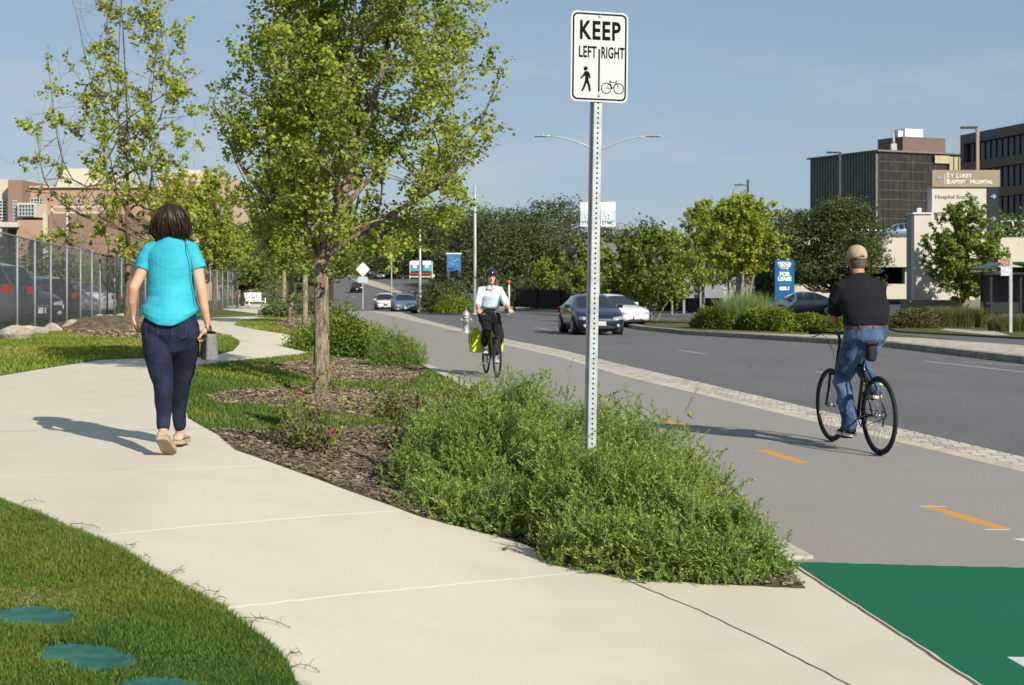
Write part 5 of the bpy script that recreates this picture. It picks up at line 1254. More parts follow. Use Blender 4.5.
# ------------------------------------------------------------------ vehicles
M_TYRE = mat('tyre', (.018, .018, .019), rough=.9); M_RIM = mat('rim', srgb(150, 152, 154), rough=.35, metallic=.7)
M_CGL = mat('car_glass', srgb(24, 30, 36), rough=.06, spec=.8, coat=.5); M_TRIM = mat('trim_dark', (.02, .02, .021), rough=.5)
M_LAMP = mat('headlamp', srgb(150, 158, 164), rough=.12, spec=.8, coat=.5); M_TAIL = mat('tail_lamp', srgb(150, 16, 20), rough=.2, coat=.5); M_PLATE = mat('plate', srgb(176, 180, 178), rough=.6)
M_AMB = mat('amber', srgb(220, 120, 40), rough=.3)
def paint(name, c, met=.3): return mat('paint_' + name, c, rough=.3, metallic=met, coat=1.0, spec=.5)
SHAPES = {  # (y, half width at belt, lower z, belt z, roof z, half width of roof) front = +y
 'sedan': dict(L=4.6, st=[(-2.3, .66, .42, .8, .8, .6), (-2.22, .78, .3, .95, .96, .66), (-1.75, .87, .22, .99, 1.03, .68), (-1.3, .89, .2, 1.0, 1.2, .62), (-.72, .9, .2, .99, 1.42, .56), (-.62, .9, .2, .99, 1.43, .56), (-.02, .9, .2, .98, 1.46, .56), (.06, .9, .2, .98, 1.46, .56), (.42, .9, .2, .97, 1.42, .56), (.55, .9, .2, .96, 1.38, .56), (1.22, .9, .2, .95, .98, .66), (1.7, .88, .22, .88, .9, .62), (2.1, .82, .26, .76, .78, .56), (2.26, .7, .32, .66, .67, .5), (2.32, .6, .4, .58, .58, .45)],
       side=[(3, 4), (5, 6), (7, 8), (9, 10)], ws=(9, 10), rw=(2, 4), wh=(-1.42, 1.4), wr=.33),
 'suv': dict(L=4.7, st=[(-2.35, .72, .45, .95, .98, .66), (-2.3, .86, .32, 1.05, 1.06, .7), (-2.22, .9, .3, 1.08, 1.12, .72), (-2.0, .91, .28, 1.08, 1.62, .62), (-1.1, .92, .26, 1.08, 1.72, .64), (-1.0, .92, .26, 1.08, 1.72, .64), (-.1, .92, .26, 1.07, 1.74, .64), (0, .92, .26, 1.07, 1.74, .64), (.45, .92, .26, 1.06, 1.68, .62), (.55, .92, .26, 1.05, 1.64, .62), (1.2, .92, .26, 1.03, 1.08, .68), (1.75, .9, .28, .98, 1.0, .64), (2.15, .85, .32, .86, .88, .6), (2.3, .74, .38, .74, .75, .54), (2.36, .64, .46, .64, .64, .5)],
       side=[(3, 4), (5, 6), (7, 8), (9, 10)], ws=(9, 10), rw=(2, 3), wh=(-1.42, 1.45), wr=.37),
 'pickup': dict(L=5.4, st=[(-2.7, .84, .5, 1.05, 1.06, .78), (-2.62, .92, .4, 1.1, 1.1, .84), (-1.5, .93, .36, 1.1, 1.1, .84), (-.95, .93, .34, 1.1, 1.12, .84), (-.86, .93, .34, 1.1, 1.7, .62), (-.78, .93, .34, 1.1, 1.75, .62), (-.1, .93, .34, 1.09, 1.78, .63), (0, .93, .34, 1.09, 1.78, .63), (.6, .93, .34, 1.09, 1.74, .62), (.7, .93, .34, 1.08, 1.7, .62), (1.3, .93, .34, 1.1, 1.14, .72), (1.9, .92, .36, 1.08, 1.1, .7), (2.4, .88, .38, .98, 1.0, .66), (2.62, .8, .42, .84, .85, .6), (2.68, .7, .48, .72, .72, .56)],
       side=[(5, 6), (7, 8), (9, 10)], ws=(9, 10), rw=(3, 4), wh=(-1.7, 1.75), wr=.4)}
def car(name, label, cat, loc, heading, kind, pm, group=None, scale=1.0):
    """heading: world angle of the nose, measured from +x"""
    S = SHAPES[kind]; st = S['st']; root = empty(name, loc, heading - PI / 2, label, cat, group); root.scale = (scale,) * 3
    rings = []
    for y, w, z0, zb, zr, wr in st:
        h = [(0, z0), (w * .8, z0), (w * .97, z0 + (zb - z0) * .16), (w * 1.0, z0 + (zb - z0) * .55), (w * .985, z0 + (zb - z0) * .86), (w * .95, zb), (wr + (w * .95 - wr) * .12, zr - (zr - zb) * .1), (wr * .8, zr + .005), (0, zr + .02)]
        ring = [(x, y, z) for x, z in h] + [(-x, y, z) for x, z in reversed(h[1:-1])]
        rings.append(ring)
    n = len(rings[0]); body = MB(); glass = {}
    vs = [v for r in rings for v in r]
    segs = {'R': 5, 'T1': 6, 'T2': 7, 'T3': 8, 'T4': 9, 'L': 10}
    bf = []
    for i in range(len(rings) - 1):
        for k in range(n):
            f = (i * n + k, i * n + (k + 1) % n, (i + 1) * n + (k + 1) % n, (i + 1) * n + k)
            key = None
            if k == 5 and any(a <= i < b for a, b in S['side']): key = 'side_window_r%d' % [j for j, (a, b) in enumerate(S['side']) if a <= i < b][0]
            elif k == 10 and any(a <= i < b for a, b in S['side']): key = 'side_window_l%d' % [j for j, (a, b) in enumerate(S['side']) if a <= i < b][0]
            if k in (6, 7, 8, 9):
                if S['ws'][0] <= i < S['ws'][1]: key = 'windshield'
                if S['rw'][0] <= i < S['rw'][1]: key = 'rear_window'
            if key: glass.setdefault(key, []).append(f)
            else: bf.append(f)
    bf += [tuple(reversed(range(n))), tuple((len(rings) - 1) * n + k for k in range(n))]
    body.add(vs, bf, 0, True); bo = body.build('body', pm, root, fix=True)
    for key, fs in glass.items():
        g = MB(); g.add(vs, fs, 0, False); nm = 'side_window' if key.startswith('side') else key
        o = g.build(nm, M_CGL, root, fix=False); me = o.data; bm = bmesh.new(); bm.from_mesh(me)
        bmesh.ops.delete(bm, geom=[v for v in bm.verts if not v.link_faces], context='VERTS'); bm.to_mesh(me); bm.free()
    for wy in S['wh']:
        wv = .9 if kind == 'sedan' else .93
        for s in (-1, 1):
            r = S['wr']; arch = MB().lathe([(0, s * (wv - .3)), (r * 1.13, s * (wv - .3)), (r * 1.13, s * (wv + .004)), (0, s * (wv + .004))], (0, wy, r + .02), 24, axis='x', sm=False).build('wheel_arch', M_TRIM, root)
            w_ = MB().lathe([(0, s * (wv - .2)), (r * .93, s * (wv - .2)), (r, s * (wv - .17)), (r, s * (wv - .01)), (r * .93, s * (wv + .02)), (r * .66, s * (wv + .02)), (r * .64, s * (wv + .008)), (0, s * (wv + .008))], (0, wy, r), 24, axis='x', sm=False).build('wheel', M_TYRE, root)
            rm = MB().lathe([(0, s * (wv + .01)), (r * .16, s * (wv + .01)), (r * .16, s * (wv + .024)), (0, s * (wv + .024))], (0, wy, r), 12, axis='x')
            for k in range(7): a = k * 2 * PI / 7; rm.box((s * (wv + .016), wy + r * .36 * math.cos(a), r + r * .36 * math.sin(a)), (.012, r * .52, r * .13), rot=Euler((a, 0, 0)).to_matrix())
            rm.lathe([(r * .56, s * (wv + .01)), (r * .65, s * (wv + .01)), (r * .65, s * (wv + .024)), (r * .56, s * (wv + .024))], (0, wy, r), 24, axis='x'); rm.build('rim', M_RIM, w_)
    # front and rear details on the loft
    yf = st[-1][0]; zf = st[-2][3]; wf = st[-2][1]; hz = .62 if kind == 'sedan' else .8
    for s in (-1, 1):
        MB().rings([[(s * a, yy, z) for a, z in ((w0, hz - .06), (w1, hz - .03), (w1, hz + .09), (w0, hz + .05))] for yy, w0, w1 in ((yf - .42, .6, .86), (yf - .12, .44, .84 if kind != 'sedan' else .78), (yf - .01, .42, .68))], sm=False).build('headlight', M_LAMP, root)
        MB().rings([[(s * a, yy, z) for a, z in ((w0, hz + .12), (w1, hz + .1), (w1, hz + .32), (w0, hz + .3))] for yy, w0, w1 in ((st[0][0] + .3, .6, .885), (st[0][0] + .07, .5, .83), (st[0][0] - .01, .48, .66))], sm=False).build('tail_light', M_TAIL, root)
        MB().lathe([(0, 0), (.06, 0), (.06, .1), (0, .1)], (s * .6, yf - .09, .38), 12, axis='y').build('fog_lamp', M_LAMP, root)
        MB().rings([[(s * x, yy, zz) for yy, zz in ((.62, st[10][3] + .02), (.78, st[10][3] + .02), (.8, st[10][3] + .15), (.64, st[10][3] + .16))] for x in (.88, .95, 1.08)], sm=False).build('mirror', pm, root)
        MB().box((s * .904 if kind == 'sedan' else s * .925, -.55, .86 if kind == 'sedan' else .95), (.02, .2, .03)).build('door_handle', pm, root)
    MB().rings([[(x, yf + .012 - abs(x) ** 2 * .25 - b_, z) for x, b_ in ((-.5, 0), (-.25, 0), (0, 0), (.25, 0), (.5, 0))] + [(x, yf - .12 - abs(x) ** 2 * .25, z) for x in (.5, .25, 0, -.25, -.5)] for z in ((.28, .5) if kind == 'sedan' else (.3, .68))], sm=False).build('grille', M_TRIM, root)
    MB().rings([[(x, yf + .018 - abs(x) ** 2 * .25, z) for x in (-.42, -.2, 0, .2, .42)] + [(x, yf - .1 - abs(x) ** 2 * .25, z) for x in (.42, .2, 0, -.2, -.42)] for z in ((.575, .6) if kind == 'sedan' else (.71, .76))], sm=False).build('chrome_bar', M_RIM, root)
    MB().box((0, yf + .03, .46), (.32, .02, .16)).build('front_plate', M_PLATE, root); MB().box((0, st[0][0] - .01, .62), (.32, .02, .16)).build('rear_plate', M_PLATE, root)
    MB().box((0, 0, .24), (1.5, S['L'] * .86, .16)).build('underbody', M_TRIM, root)
    return root
def on(px, py, off=-.12):
    return G(px, py, off)
NAVY = paint('navy', srgb(22, 34, 58)); SILV = paint('slate_silver', srgb(112, 126, 146), .5); WHT = paint('white', srgb(214, 214, 210), 0); BLK = paint('black', srgb(20, 22, 26)); GRY = paint('grey', srgb(92, 100, 108), .5); TAN = paint('tan_silver', srgb(168, 166, 158), .4)
Yc = 52; q = XG(590, Yc); q.z -= .12
car('parked_car', '', 'car', q, R(-83), 'sedan', NAVY); bpy.data.objects['parked_car'].name = 'moving_car'; tag(bpy.data.objects['moving_car'], 'dark navy sedan driving toward the camera, partly behind the signpost')
q = XG(609, 63); q.z -= .1; car('parked_car', 'white car standing just behind the dark navy sedan', 'car', q, R(-62), 'sedan', WHT, scale=.98)
q = XG(404, 106); q.z -= .12; car('moving_car', 'slate silver sedan coming toward the camera at the end of the cycle track', 'car', q, R(-82), 'sedan', SILV)
q = XG(384.5, 140); q.z -= .12; car('moving_car', 'white suv half hidden behind the slate silver sedan', 'suv', q, R(-82), 'suv', WHT)
q = XG(356.3, 235); q.z -= .12; car('moving_car', 'black pickup driving up the hill road beside the diamond sign', 'pickup truck', q, R(99), 'pickup', BLK)
q = XG(379.5, 300); q.z -= .12; car('moving_car', 'tan silver suv on the crest, middle of the three far vehicles', 'suv', q, R(-78), 'suv', TAN)
q = XG(390.5, 305); q.z -= .12; car('moving_car', 'dark suv on the crest, rightmost of the three far vehicles', 'suv', q, R(-78), 'suv', NAVY)
q = XG(371.5, 318); q.z -= .12; car('moving_car', 'pale car on the crest behind the diamond sign, leftmost of the far vehicles', 'car', q, R(-78), 'suv', GRY)
q = XG(802, 86); car('parked_car', 'grey sedan in profile in front of the blue lease sign', 'car', q, R(176), 'sedan', GRY)
q = P(905, 238, 112); q.z -= 1.0
for i, (px, lab, pm, kd) in enumerate(((862, 'pale blue car on the garage roof behind the cap of the man in black', paint('pale_blue', srgb(120, 150, 176)), 'sedan'), (902, 'silver blue car on the garage roof left of the hospital sign', SILV, 'sedan'), (1020, 'white suv on the garage roof at the right picture edge', WHT, 'suv'), (790, 'blue car glimpsed through the spreading oak on the garage roof', paint('blue', srgb(50, 84, 150)), 'sedan'))):
    p = P(px, 241.5, 114); car('parked_car', lab, 'car', p, R(180 if i % 2 else 10), kd, pm, 'cars on the garage roof')
p = XG(472, 128); car('parked_car', 'blue grey car glimpsed behind the cyclist in the pale shirt', 'car', p, R(0), 'sedan', SILV)
# cars behind the mesh fence
for fy, kd, pm, lab, cat_, nose, sc in ((29.6, 'suv', paint('graphite', srgb(70, 76, 82), .5), 'grey suv cut by the left picture edge behind the mesh fence, nearest', 'suv', 1, 1.05), (33.2, 'suv', paint('graphite2', srgb(86, 90, 94), .5), 'grey suv with red tail lights behind the mesh fence, second from the left', 'suv', 1, 1.08),
        (36.9, 'suv', paint('dark_grey', srgb(44, 50, 56), .4), 'dark grey suv with red tail light behind the fence, left of the black car', 'suv', 1, 1.05), (41.2, 'sedan', paint('blue_black', srgb(22, 30, 44)), 'black car with a bright headlight facing the mesh fence', 'car', -1, 1.08),
        (46.2, 'suv', BLK, 'black car with red tail light behind the fence, right of the black headlight car', 'car', 1, .9), (51.5, 'sedan', TAN, 'silver car behind the mesh fence beside the open-crowned tree', 'car', -1, 1), (56.5, 'sedan', WHT, 'white car behind the mesh fence, hidden mostly by the walking woman', 'car', 1, 1)):
    fx = np.interp(fy, [30.1, 37.1, 44.4, 53, 63], [-11.0, -12.2, -13.3, -14.9, -16.3]) if fy > 30.1 else -10.95
    X = fx - 1.15 - 1.8; Yc = fy + 1.5; car('parked_car', lab, cat_, (X, Yc, Th(X, Yc)), R(140) if nose > 0 else R(-40), kd, pm, scale=sc)
# ------------------------------------------------------------------ people and bicycles
SKIN = mat('skin', srgb(206, 158, 130), srgb(192, 142, 114), scale=6, rough=.55, bump=.1, bscale=60, dist=.002)
SKIN2 = mat('skin_tan', srgb(180, 126, 96), srgb(166, 112, 84), scale=6, rough=.55)
def V3(*a): return Vector(a)
def hand(mb, wr, fdir, pdir, side, curl=.5, s=1.0, spread=.12):
    """wr: wrist, fdir: along the palm, pdir: out of the palm (fingers curl that way), side: +1 thumb on cross(fdir,pdir) side"""
    f = Vector(fdir).normalized(); p = Vector(pdir); p = (p - f * p.dot(f)).normalized(); t = f.cross(p).normalized() * side
    mb.tube([wr - f * .02 * s, wr + f * .012 * s, wr + f * .045 * s, wr + f * .085 * s], [(.025 * s, .019 * s), (.028 * s, .016 * s), (.041 * s, .016 * s), (.038 * s, .012 * s)], 12, ref=t, dome=True)
    for i, (o, l) in enumerate(((.029, .068), (.0100, .078), (-.0095, .073), (-.028, .058))):
        b = wr + f * .078 * s + t * o * s; q = [b - f * .02 * s]; d = (f + t * spread * (o / .03)).normalized(); c = 0; pt = b
        q.append(pt)
        for k, seg in enumerate((.42, .33, .25)):
            c += curl * (.55, .75, .5)[k] * 1.3; dd = (d * math.cos(c) + p * math.sin(c)).normalized(); pt = pt + dd * l * seg * s; q.append(pt)
        mb.tube(q, [.0095 * s, .0092 * s, .0088 * s, .008 * s, .0068 * s], 8, dome=True)
    b = wr + f * .02 * s + t * .03 * s; d = (f * .75 + t * .6 + p * .35).normalized(); d2 = (f + t * .15 + p * (.4 + curl * .5)).normalized()
    mb.tube([b - t * .012 * s, b + d * .028 * s, b + d * .045 * s + d2 * .022 * s, b + d * .045 * s + d2 * .044 * s], [.012 * s, .0115 * s, .0098 * s, .0078 * s], 8, dome=True)
def head(mb, c, R_, s=1.0, neck=None):
    """c: centre; R_: 3x3 rotation, face towards local -y"""
    prof = [(-.118, .012, .012, -.03), (-.108, .036, .03, -.03), (-.088, .05, .05, -.02), (-.06, .06, .068, -.008), (-.03, .067, .08, 0), (0, .072, .09, .004), (.035, .076, .096, .008), (.07, .072, .09, .01), (.098, .055, .068, .01), (.114, .03, .038, .01), (.119, .01, .012, .01)]
    rs_ = []
    for z, rx, ry, cy in prof:
        ring = []
        for k in range(24):
            a = 2 * PI * k / 24; x = rx * math.cos(a); y = ry * math.sin(a) + cy
            if y < 0: y *= .97
            ring.append(c + R_ @ (Vector((x, y, z)) * s))
        rs_.append(ring)
    mb.rings(rs_)
    L = lambda x, y, z: c + R_ @ (Vector((x, y, z)) * s)
    mb.tube([L(0, -.08, .02), L(0, -.09, 0), L(0, -.104, -.022), L(0, -.098, -.034)], [.009 * s, .011 * s, .015 * s, .012 * s], 8, dome=True)   # nose
    mb.tube([L(-.03, -.078, .034), L(0, -.09, .034), L(.03, -.078, .034)], .0085 * s, 8, dome=True)                                             # brow
    mb.tube([L(-.02, -.076, -.062), L(0, -.086, -.061), L(.02, -.076, -.062)], .0075 * s, 8, dome=True)                                          # lips
    mb.tube([L(-.012, -.072, -.088), L(0, -.078, -.09), L(.012, -.072, -.088)], .013 * s, 8, dome=True)                                          # chin
    for e in (-1, 1): mb.tube([L(e * .069, .008, .022), L(e * .08, .016, .004), L(e * .074, .008, -.028)], [(.012 * s, .006 * s), (.018 * s, .007 * s), (.009 * s, .006 * s)], 8, dome=True)
def face_bits(par, c, R_, s=1.0):
    L = lambda x, y, z: c + R_ @ (Vector((x, y, z)) * s)
    for e in (-1, 1):
        MB().lathe([(0, -.011), (.008, -.008), (.011, 0), (.008, .008), (0, .011)], n=12).build('eye', mat('eye_white', srgb(226, 220, 212), rough=.2), par, loc=L(e * .028, -.0745, .006)).scale = (1.0 * s, .6 * s, .6 * s)
        MB().lathe([(0, -.0055), (.0045, -.0035), (.006, 0), (.0045, .0035), (0, .0055)], n=10).build('iris', mat('iris_dark', srgb(48, 34, 24), rough=.2), par, loc=L(e * .028, -.0805, .006)).scale = (s, .5 * s, s)
        MB().tube([L(e * .014, -.088, .027), L(e * .028, -.087, .032), L(e * .043, -.077, .027)], [.0025 * s, .0034 * s, .002 * s], 6).build('eyebrow', mat('brow_brown', srgb(70, 48, 34)), par)
    MB().tube([L(-.021, -.0825, -.0615), L(0, -.0945, -.0605), L(.021, -.0825, -.0615)], [.002 * s, .0042 * s, .002 * s], 6).build('mouth', mat('lip_rose', srgb(168, 92, 84)), par)
def wr(amp, f, seed=0, zf=None):
    """cloth wrinkles: soft ridges running across the body"""
    def d(co):
        x, y, z = co[:, 0], co[:, 1], co[:, 2]; zf_ = zf or f
        a = np.sin(z * zf_ + 2.2 * np.sin(x * f * .5 + seed) + 1.7 * np.sin(y * f * .6 + seed * 2)); b = np.sin(x * f * .9 + z * f * .7 + seed + np.sin(z * 11)) * np.sin(y * f + 1.3)
        return amp * (.6 * np.sign(a) * np.abs(a) ** 1.6 + .45 * b)
    return d
def shoe(mb, heel, toe, up=None, w=.046, h=.085, ms=(0, 1)):
    """closed shoe with a separate sole band; heel, toe are sole points"""
    d = (toe - heel); L = d.length; d.normalize(); u = Vector(up) if up else Vector((0, 0, 1)); u = (u - d * u.dot(d)).normalized(); s = d.cross(u)
    rs_ = []; rs2 = []
    for t, ww, hh in ((-.02, .5, .55), (.03, .8, .8), (.15, .92, 1.0), (.32, .9, 1.05), (.45, .92, .86), (.6, 1.03, .68), (.78, 1.08, .56), (.9, .95, .46), (.98, .6, .32)):
        c = heel + d * L * t; r = []
        for k in range(14):
            a = 2 * PI * k / 14; x = math.cos(a); z = math.sin(a)
            r.append(c + s * (w * ww * x * (1 - .18 * max(0, z))) + u * (.022 + (h * hh - .022) * (.5 + .5 * z)))
        rs_.append(r); rs2.append([c + s * (w * ww * 1.07 * a) + u * b for a, b in ((-1, 0), (1, 0), (1, .026), (-1, .026))])
    mb.rings(rs_, ms[0]); mb.rings(rs2, ms[1], sm=False)
def hair_strands(name, m, par, pts, w=.0035):
    V = []; Fq = []
    for P_ in pts:
        b = len(V); n = len(P_)
        for i, p in enumerate(P_):
            p = Vector(p); d = (Vector(P_[min(i + 1, n - 1)]) - Vector(P_[max(i - 1, 0)])).normalized(); s = d.cross(Vector((math.sin(b), math.cos(b), .3))).normalized() * w * (1 - .6 * i / n)
            V += [tuple(p - s), tuple(p + s)]
        for i in range(n - 1): Fq.append((b + 2 * i, b + 2 * i + 1, b + 2 * i + 3, b + 2 * i + 2))
    return npmesh(name, V, Fq, m, par)

# ---------------- walking woman (faces +y, seen from behind)
c = G(168, 455); W0 = V3(0, -.16, 0)
wo = empty('person', V3(c.x - .015, c.y + .13, c.z), R(2), 'woman in turquoise blouse and dark jeans walking away on the pale path', 'person')
wo.scale = (.95, 1, 1)
bm_ = MB()
Rn = Matrix.Rotation(PI, 3, 'Z')
bm_.tube([(0, 0, .86), (0, 0, .95), (0, .0, 1.1), (0, .0, 1.25), (0, -.005, 1.34), (0, -.01, 1.4)], [(.16, .11), (.15, .1), (.14, .1), (.155, .105), (.14, .085), (.07, .06)], 18, ref=(1, 0, 0), dome=True)
bm_.tube([(0, -.012, 1.36), (0, 0, 1.44), (0, .012, 1.5)], [.062, .054, .054], 14, dome=True)
head(bm_, V3(0, .02, 1.535), Rn @ Matrix.Rotation(R(0), 3, 'X'), .98)
LA = [V3(-.145, -.005, 1.35), V3(-.19, -.02, 1.22), V3(-.245, -.05, 1.1), V3(-.262, -.02, 1.01), V3(-.268, .03, .93)]
RA = [V3(.145, -.005, 1.35), V3(.19, -.01, 1.22), V3(.222, -.03, 1.09), V3(.24, -.02, .97), V3(.255, .01, .87)]
for A_ in (LA, RA): bm_.tube(A_, [.046, .042, .036, .032, .023], 14, dome=True)
hand(bm_, LA[-1] + V3(-.002, .008, -.018), (-.02, .2, -1), (1, .3, 0), 1, .75, 1.0)
hand(bm_, RA[-1] + V3(.001, .005, -.02), (-.06, .12, -1), (-1, .2, 0), -1, .8, 1.0)
LL_ = [V3(-.085, 0, .84), V3(-.075, -.03, .66), V3(-.034, -.07, .47), V3(-.002, -.2, .3), V3(.01, -.275, .17)]
RL_ = [V3(.085, .01, .84), V3(.07, .1, .66), V3(.036, .2, .47), V3(.004, .26, .28), V3(-.002, .32, .1)]
for A_ in (LL_, RL_): bm_.tube(A_, [.08, .068, .05, .045, .034], 12, dome=True)
body = remeshed(bm_, 'body', SKIN, wo, .0055, 4)
JE = mat('denim_dark', srgb(20, 26, 44), srgb(14, 18, 33), scale=30, rough=.9, bump=.5, bscale=300, dist=.002, c3=srgb(34, 42, 66), scale3=7)
jm = MB()
jm.tube([(0, -.005, .74), (0, -.01, .8), (0, -.012, .87), (0, -.005, .94), (0, 0, 1.0)], [(.14, .1), (.186, .135), (.19, .138), (.172, .125), (.16, .115)], 22, ref=(1, 0, 0), dome=True)
for s, A_ in ((-1, LL_), (1, RL_)):
    q = [A_[0] + V3(s * .012, -.012, 0), A_[1] + V3(s * .01, 0, 0), A_[2], A_[3], A_[4] + (A_[3] - A_[4]) * .25]
    jm.tube([q[0], q[0].lerp(q[1], .5), q[1], q[1].lerp(q[2], .55), q[2], q[3], q[4]], [(.106, .115), (.104, .11), (.096, .1), (.086, .088), (.07, .075), (.055, .06), (.045, .05)], 18, ref=(1, 0, 0), dome=True)
    jm.tube([V3(s * .08, -.055, .82), V3(s * .08, -.055, .84)], .085, 14, dome=True)
jn = remeshed(jm, 'jeans', JE, wo, .006, 5, disp=wr(.0035, 22, 1, 40))
st = MB(); TH = mat('stitch_gold', srgb(74, 66, 62))
for s in (-1, 1):
    st.tube([(s * .05, -.165, .87), (s * .05, -.17, .78), (s * .09, -.168, .755), (s * .135, -.152, .78), (s * .14, -.14, .87)], .0012, 4)
st.build('pocket_stitching', TH, jn)
TQ = mat('blouse_turquoise', srgb(52, 166, 184), srgb(38, 150, 170), scale=5, rough=.75, bump=.5, bscale=6, dist=.025, bumpdet=2, stretch=(1, 1, 1.8))
sm_ = MB()
sm_.tube([(0, -.008, .86), (0, -.01, .9), (0, -.01, .96), (0, -.005, 1.04), (0, 0, 1.12), (0, 0, 1.22), (0, -.002, 1.3), (0, -.005, 1.36), (0, -.008, 1.405), (0, -.005, 1.435)], [(.198, .172), (.202, .175), (.192, .158), (.166, .128), (.158, .122), (.163, .126), (.168, .12), (.155, .1), (.105, .078), (.07, .064)], 28, ref=(1, 0, 0), dome=False)
for s, A_ in ((-1, LA), (1, RA)):
    sm_.tube([V3(s * .09, -.004, 1.36), V3(s * .138, -.004, 1.345), A_[0].lerp(A_[1], .55) + V3(s * .004, 0, 0), A_[0].lerp(A_[1], .95) + V3(s * .005, 0, 0)], [(.062, .062), (.062, .066), (.056, .062), (.056, .062)], 18, dome=False, ref=(0, 1, 0))
def hemcut(co):
    return wr(.006, 20, 3, 34)(co)
sh = remeshed(sm_, 'blouse', TQ, wo, .006, 5, disp=hemcut)
# curved shirt-tail hem: pull side vertices of the lower edge up
me = sh.data; n_ = len(me.vertices); co_ = np.empty(n_ * 3, np.float32); me.vertices.foreach_get('co', co_); co_ = co_.reshape(-1, 3)
k = np.clip((1.0 - co_[:, 2]) / .14, 0, 1) ;up_ = .075 * np.minimum(1.2, np.abs(co_[:, 0]) / .19) ** 2; co_[:, 2] += (k * up_).astype(np.float32)
me.vertices.foreach_set('co', co_.ravel()); me.update()
MB().rings([[(r * math.cos(a), r * 1.0 * math.sin(a) * .93 - .004, z + .012 * math.sin(a)) for a in np.linspace(0, 2 * PI, 29)[:-1]] for r, z in ((.078, 1.425), (.075, 1.45), (.068, 1.468), (.062, 1.46), (.06, 1.43))], cap=False).build('collar', TQ, sh)
HB = mat('hair_brown', srgb(46, 31, 23), srgb(26, 17, 13), scale=60, rough=.5, spec=.3, stretch=(1, 1, .12), c3=srgb(58, 40, 29), scale3=12)
hp = [(1.435, .08, .066, .03), (1.45, .118, .09, .028), (1.48, .134, .106, .026), (1.52, .134, .12, .02), (1.56, .124, .122, .016), (1.6, .104, .11, .014), (1.635, .078, .086, .012), (1.655, .046, .05, .01), (1.662, .015, .018, .01)]
rs = np.random.default_rng(5); hm = MB(); rr = []
for z, rx, ry, oy in hp:
    ring = []
    for k in range(64):
        a = 2 * PI * k / 64; f = 1 + .035 * math.sin(9 * a + 5 * z) + .02 * math.sin(23 * a + 31 * z)
        ry_ = ry * (1 if math.sin(a) < 0 else .55)
        ring.append((rx * f * math.cos(a), oy + ry_ * f * math.sin(a) - .005, z + .005 * math.sin(7 * a)))
    rr.append(ring)
hm.rings(rr); hr = hm.build('hair', HB, wo)
sl = []
for i in range(900):
    a = rs.uniform(PI * .9, 2.1 * PI); z0 = rs.uniform(1.5, 1.66); q = []
    for j in range(6):
        z = z0 - j * (z0 - rs.uniform(1.405, 1.435)) / 5
        rx = np.interp(z, [h[0] for h in hp], [h[1] for h in hp]); ry = np.interp(z, [h[0] for h in hp], [h[2] for h in hp]); o = 1.02 + .03 * rs.normal() * .8 + (.12 * (j / 5) ** 3 * rs.uniform(0, 1.8))
        q.append((rx * o * math.cos(a + .05 * j * math.sin(i)), .016 + ry * o * math.sin(a), z))
    sl.append(q)
hair_strands('strands', HB, hr, sl)
SHM = mat('shoe_taupe', srgb(176, 160, 140), srgb(152, 136, 116), scale=20, rough=.85); SOLE = mat('sole_beige', srgb(172, 150, 126), srgb(150, 130, 106), scale=20, rough=.9)
sm2 = MB(); shoe(sm2, V3(.012, -.345, .125), V3(.03, -.13, .0), up=(0, .45, 1)); sm2.build('shoe', [SHM, SOLE], wo)
sm2 = MB(); shoe(sm2, V3(-.008, .27, .02), V3(-.002, .51, .015)); sm2.build('shoe', [SHM, SOLE], wo)
WO_LOC = wo.location.copy()
# handbag held at her right side
hbR = wo.matrix_basis @ Matrix.Identity(4); bpos = V3(.252, .03, .705)
bg_ = empty('handbag', Matrix.Translation(wo.location) @ Matrix.Rotation(R(2), 4, 'Z') @ bpos, R(2 + 22), 'grey leather handbag held by the walking woman, on a thin shoulder strap', 'handbag')
LG = mat('leather_grey', srgb(112, 112, 112), srgb(96, 96, 96), scale=30, rough=.5, bump=.3, bscale=90, dist=.002)
o = MB().box((0, 0, 0), (.085, .2, .185), taper=.85).build('bag_body', LG, bg_); bevel(o, .014, 3)
MB().box((0, 0, .097), (.05, .17, .012)).build('opening', M_BLACK, bg_)
MB().tube([(0, -.06, .09), (0, -.05, .13), (0, 0, .15), (0, .05, .13), (0, .06, .09)], .006, 8).build('handle', mat('leather_dark', srgb(48, 48, 50), rough=.5), bg_)
Rb = Matrix.Rotation(R(-22), 3, 'Z')
sp_ = [Rb @ (V3(*q) - bpos) for q in ((.25, -.0, .8), (.235, -.04, .88), (.2, -.09, 1.0), (.178, -.08, 1.12), (.165, -.1, 1.25), (.135, -.1, 1.35), (.115, -.06, 1.425), (.115, .02, 1.42))]
MB().tube(sp_, .0035, 6).build('strap', LG, bg_)

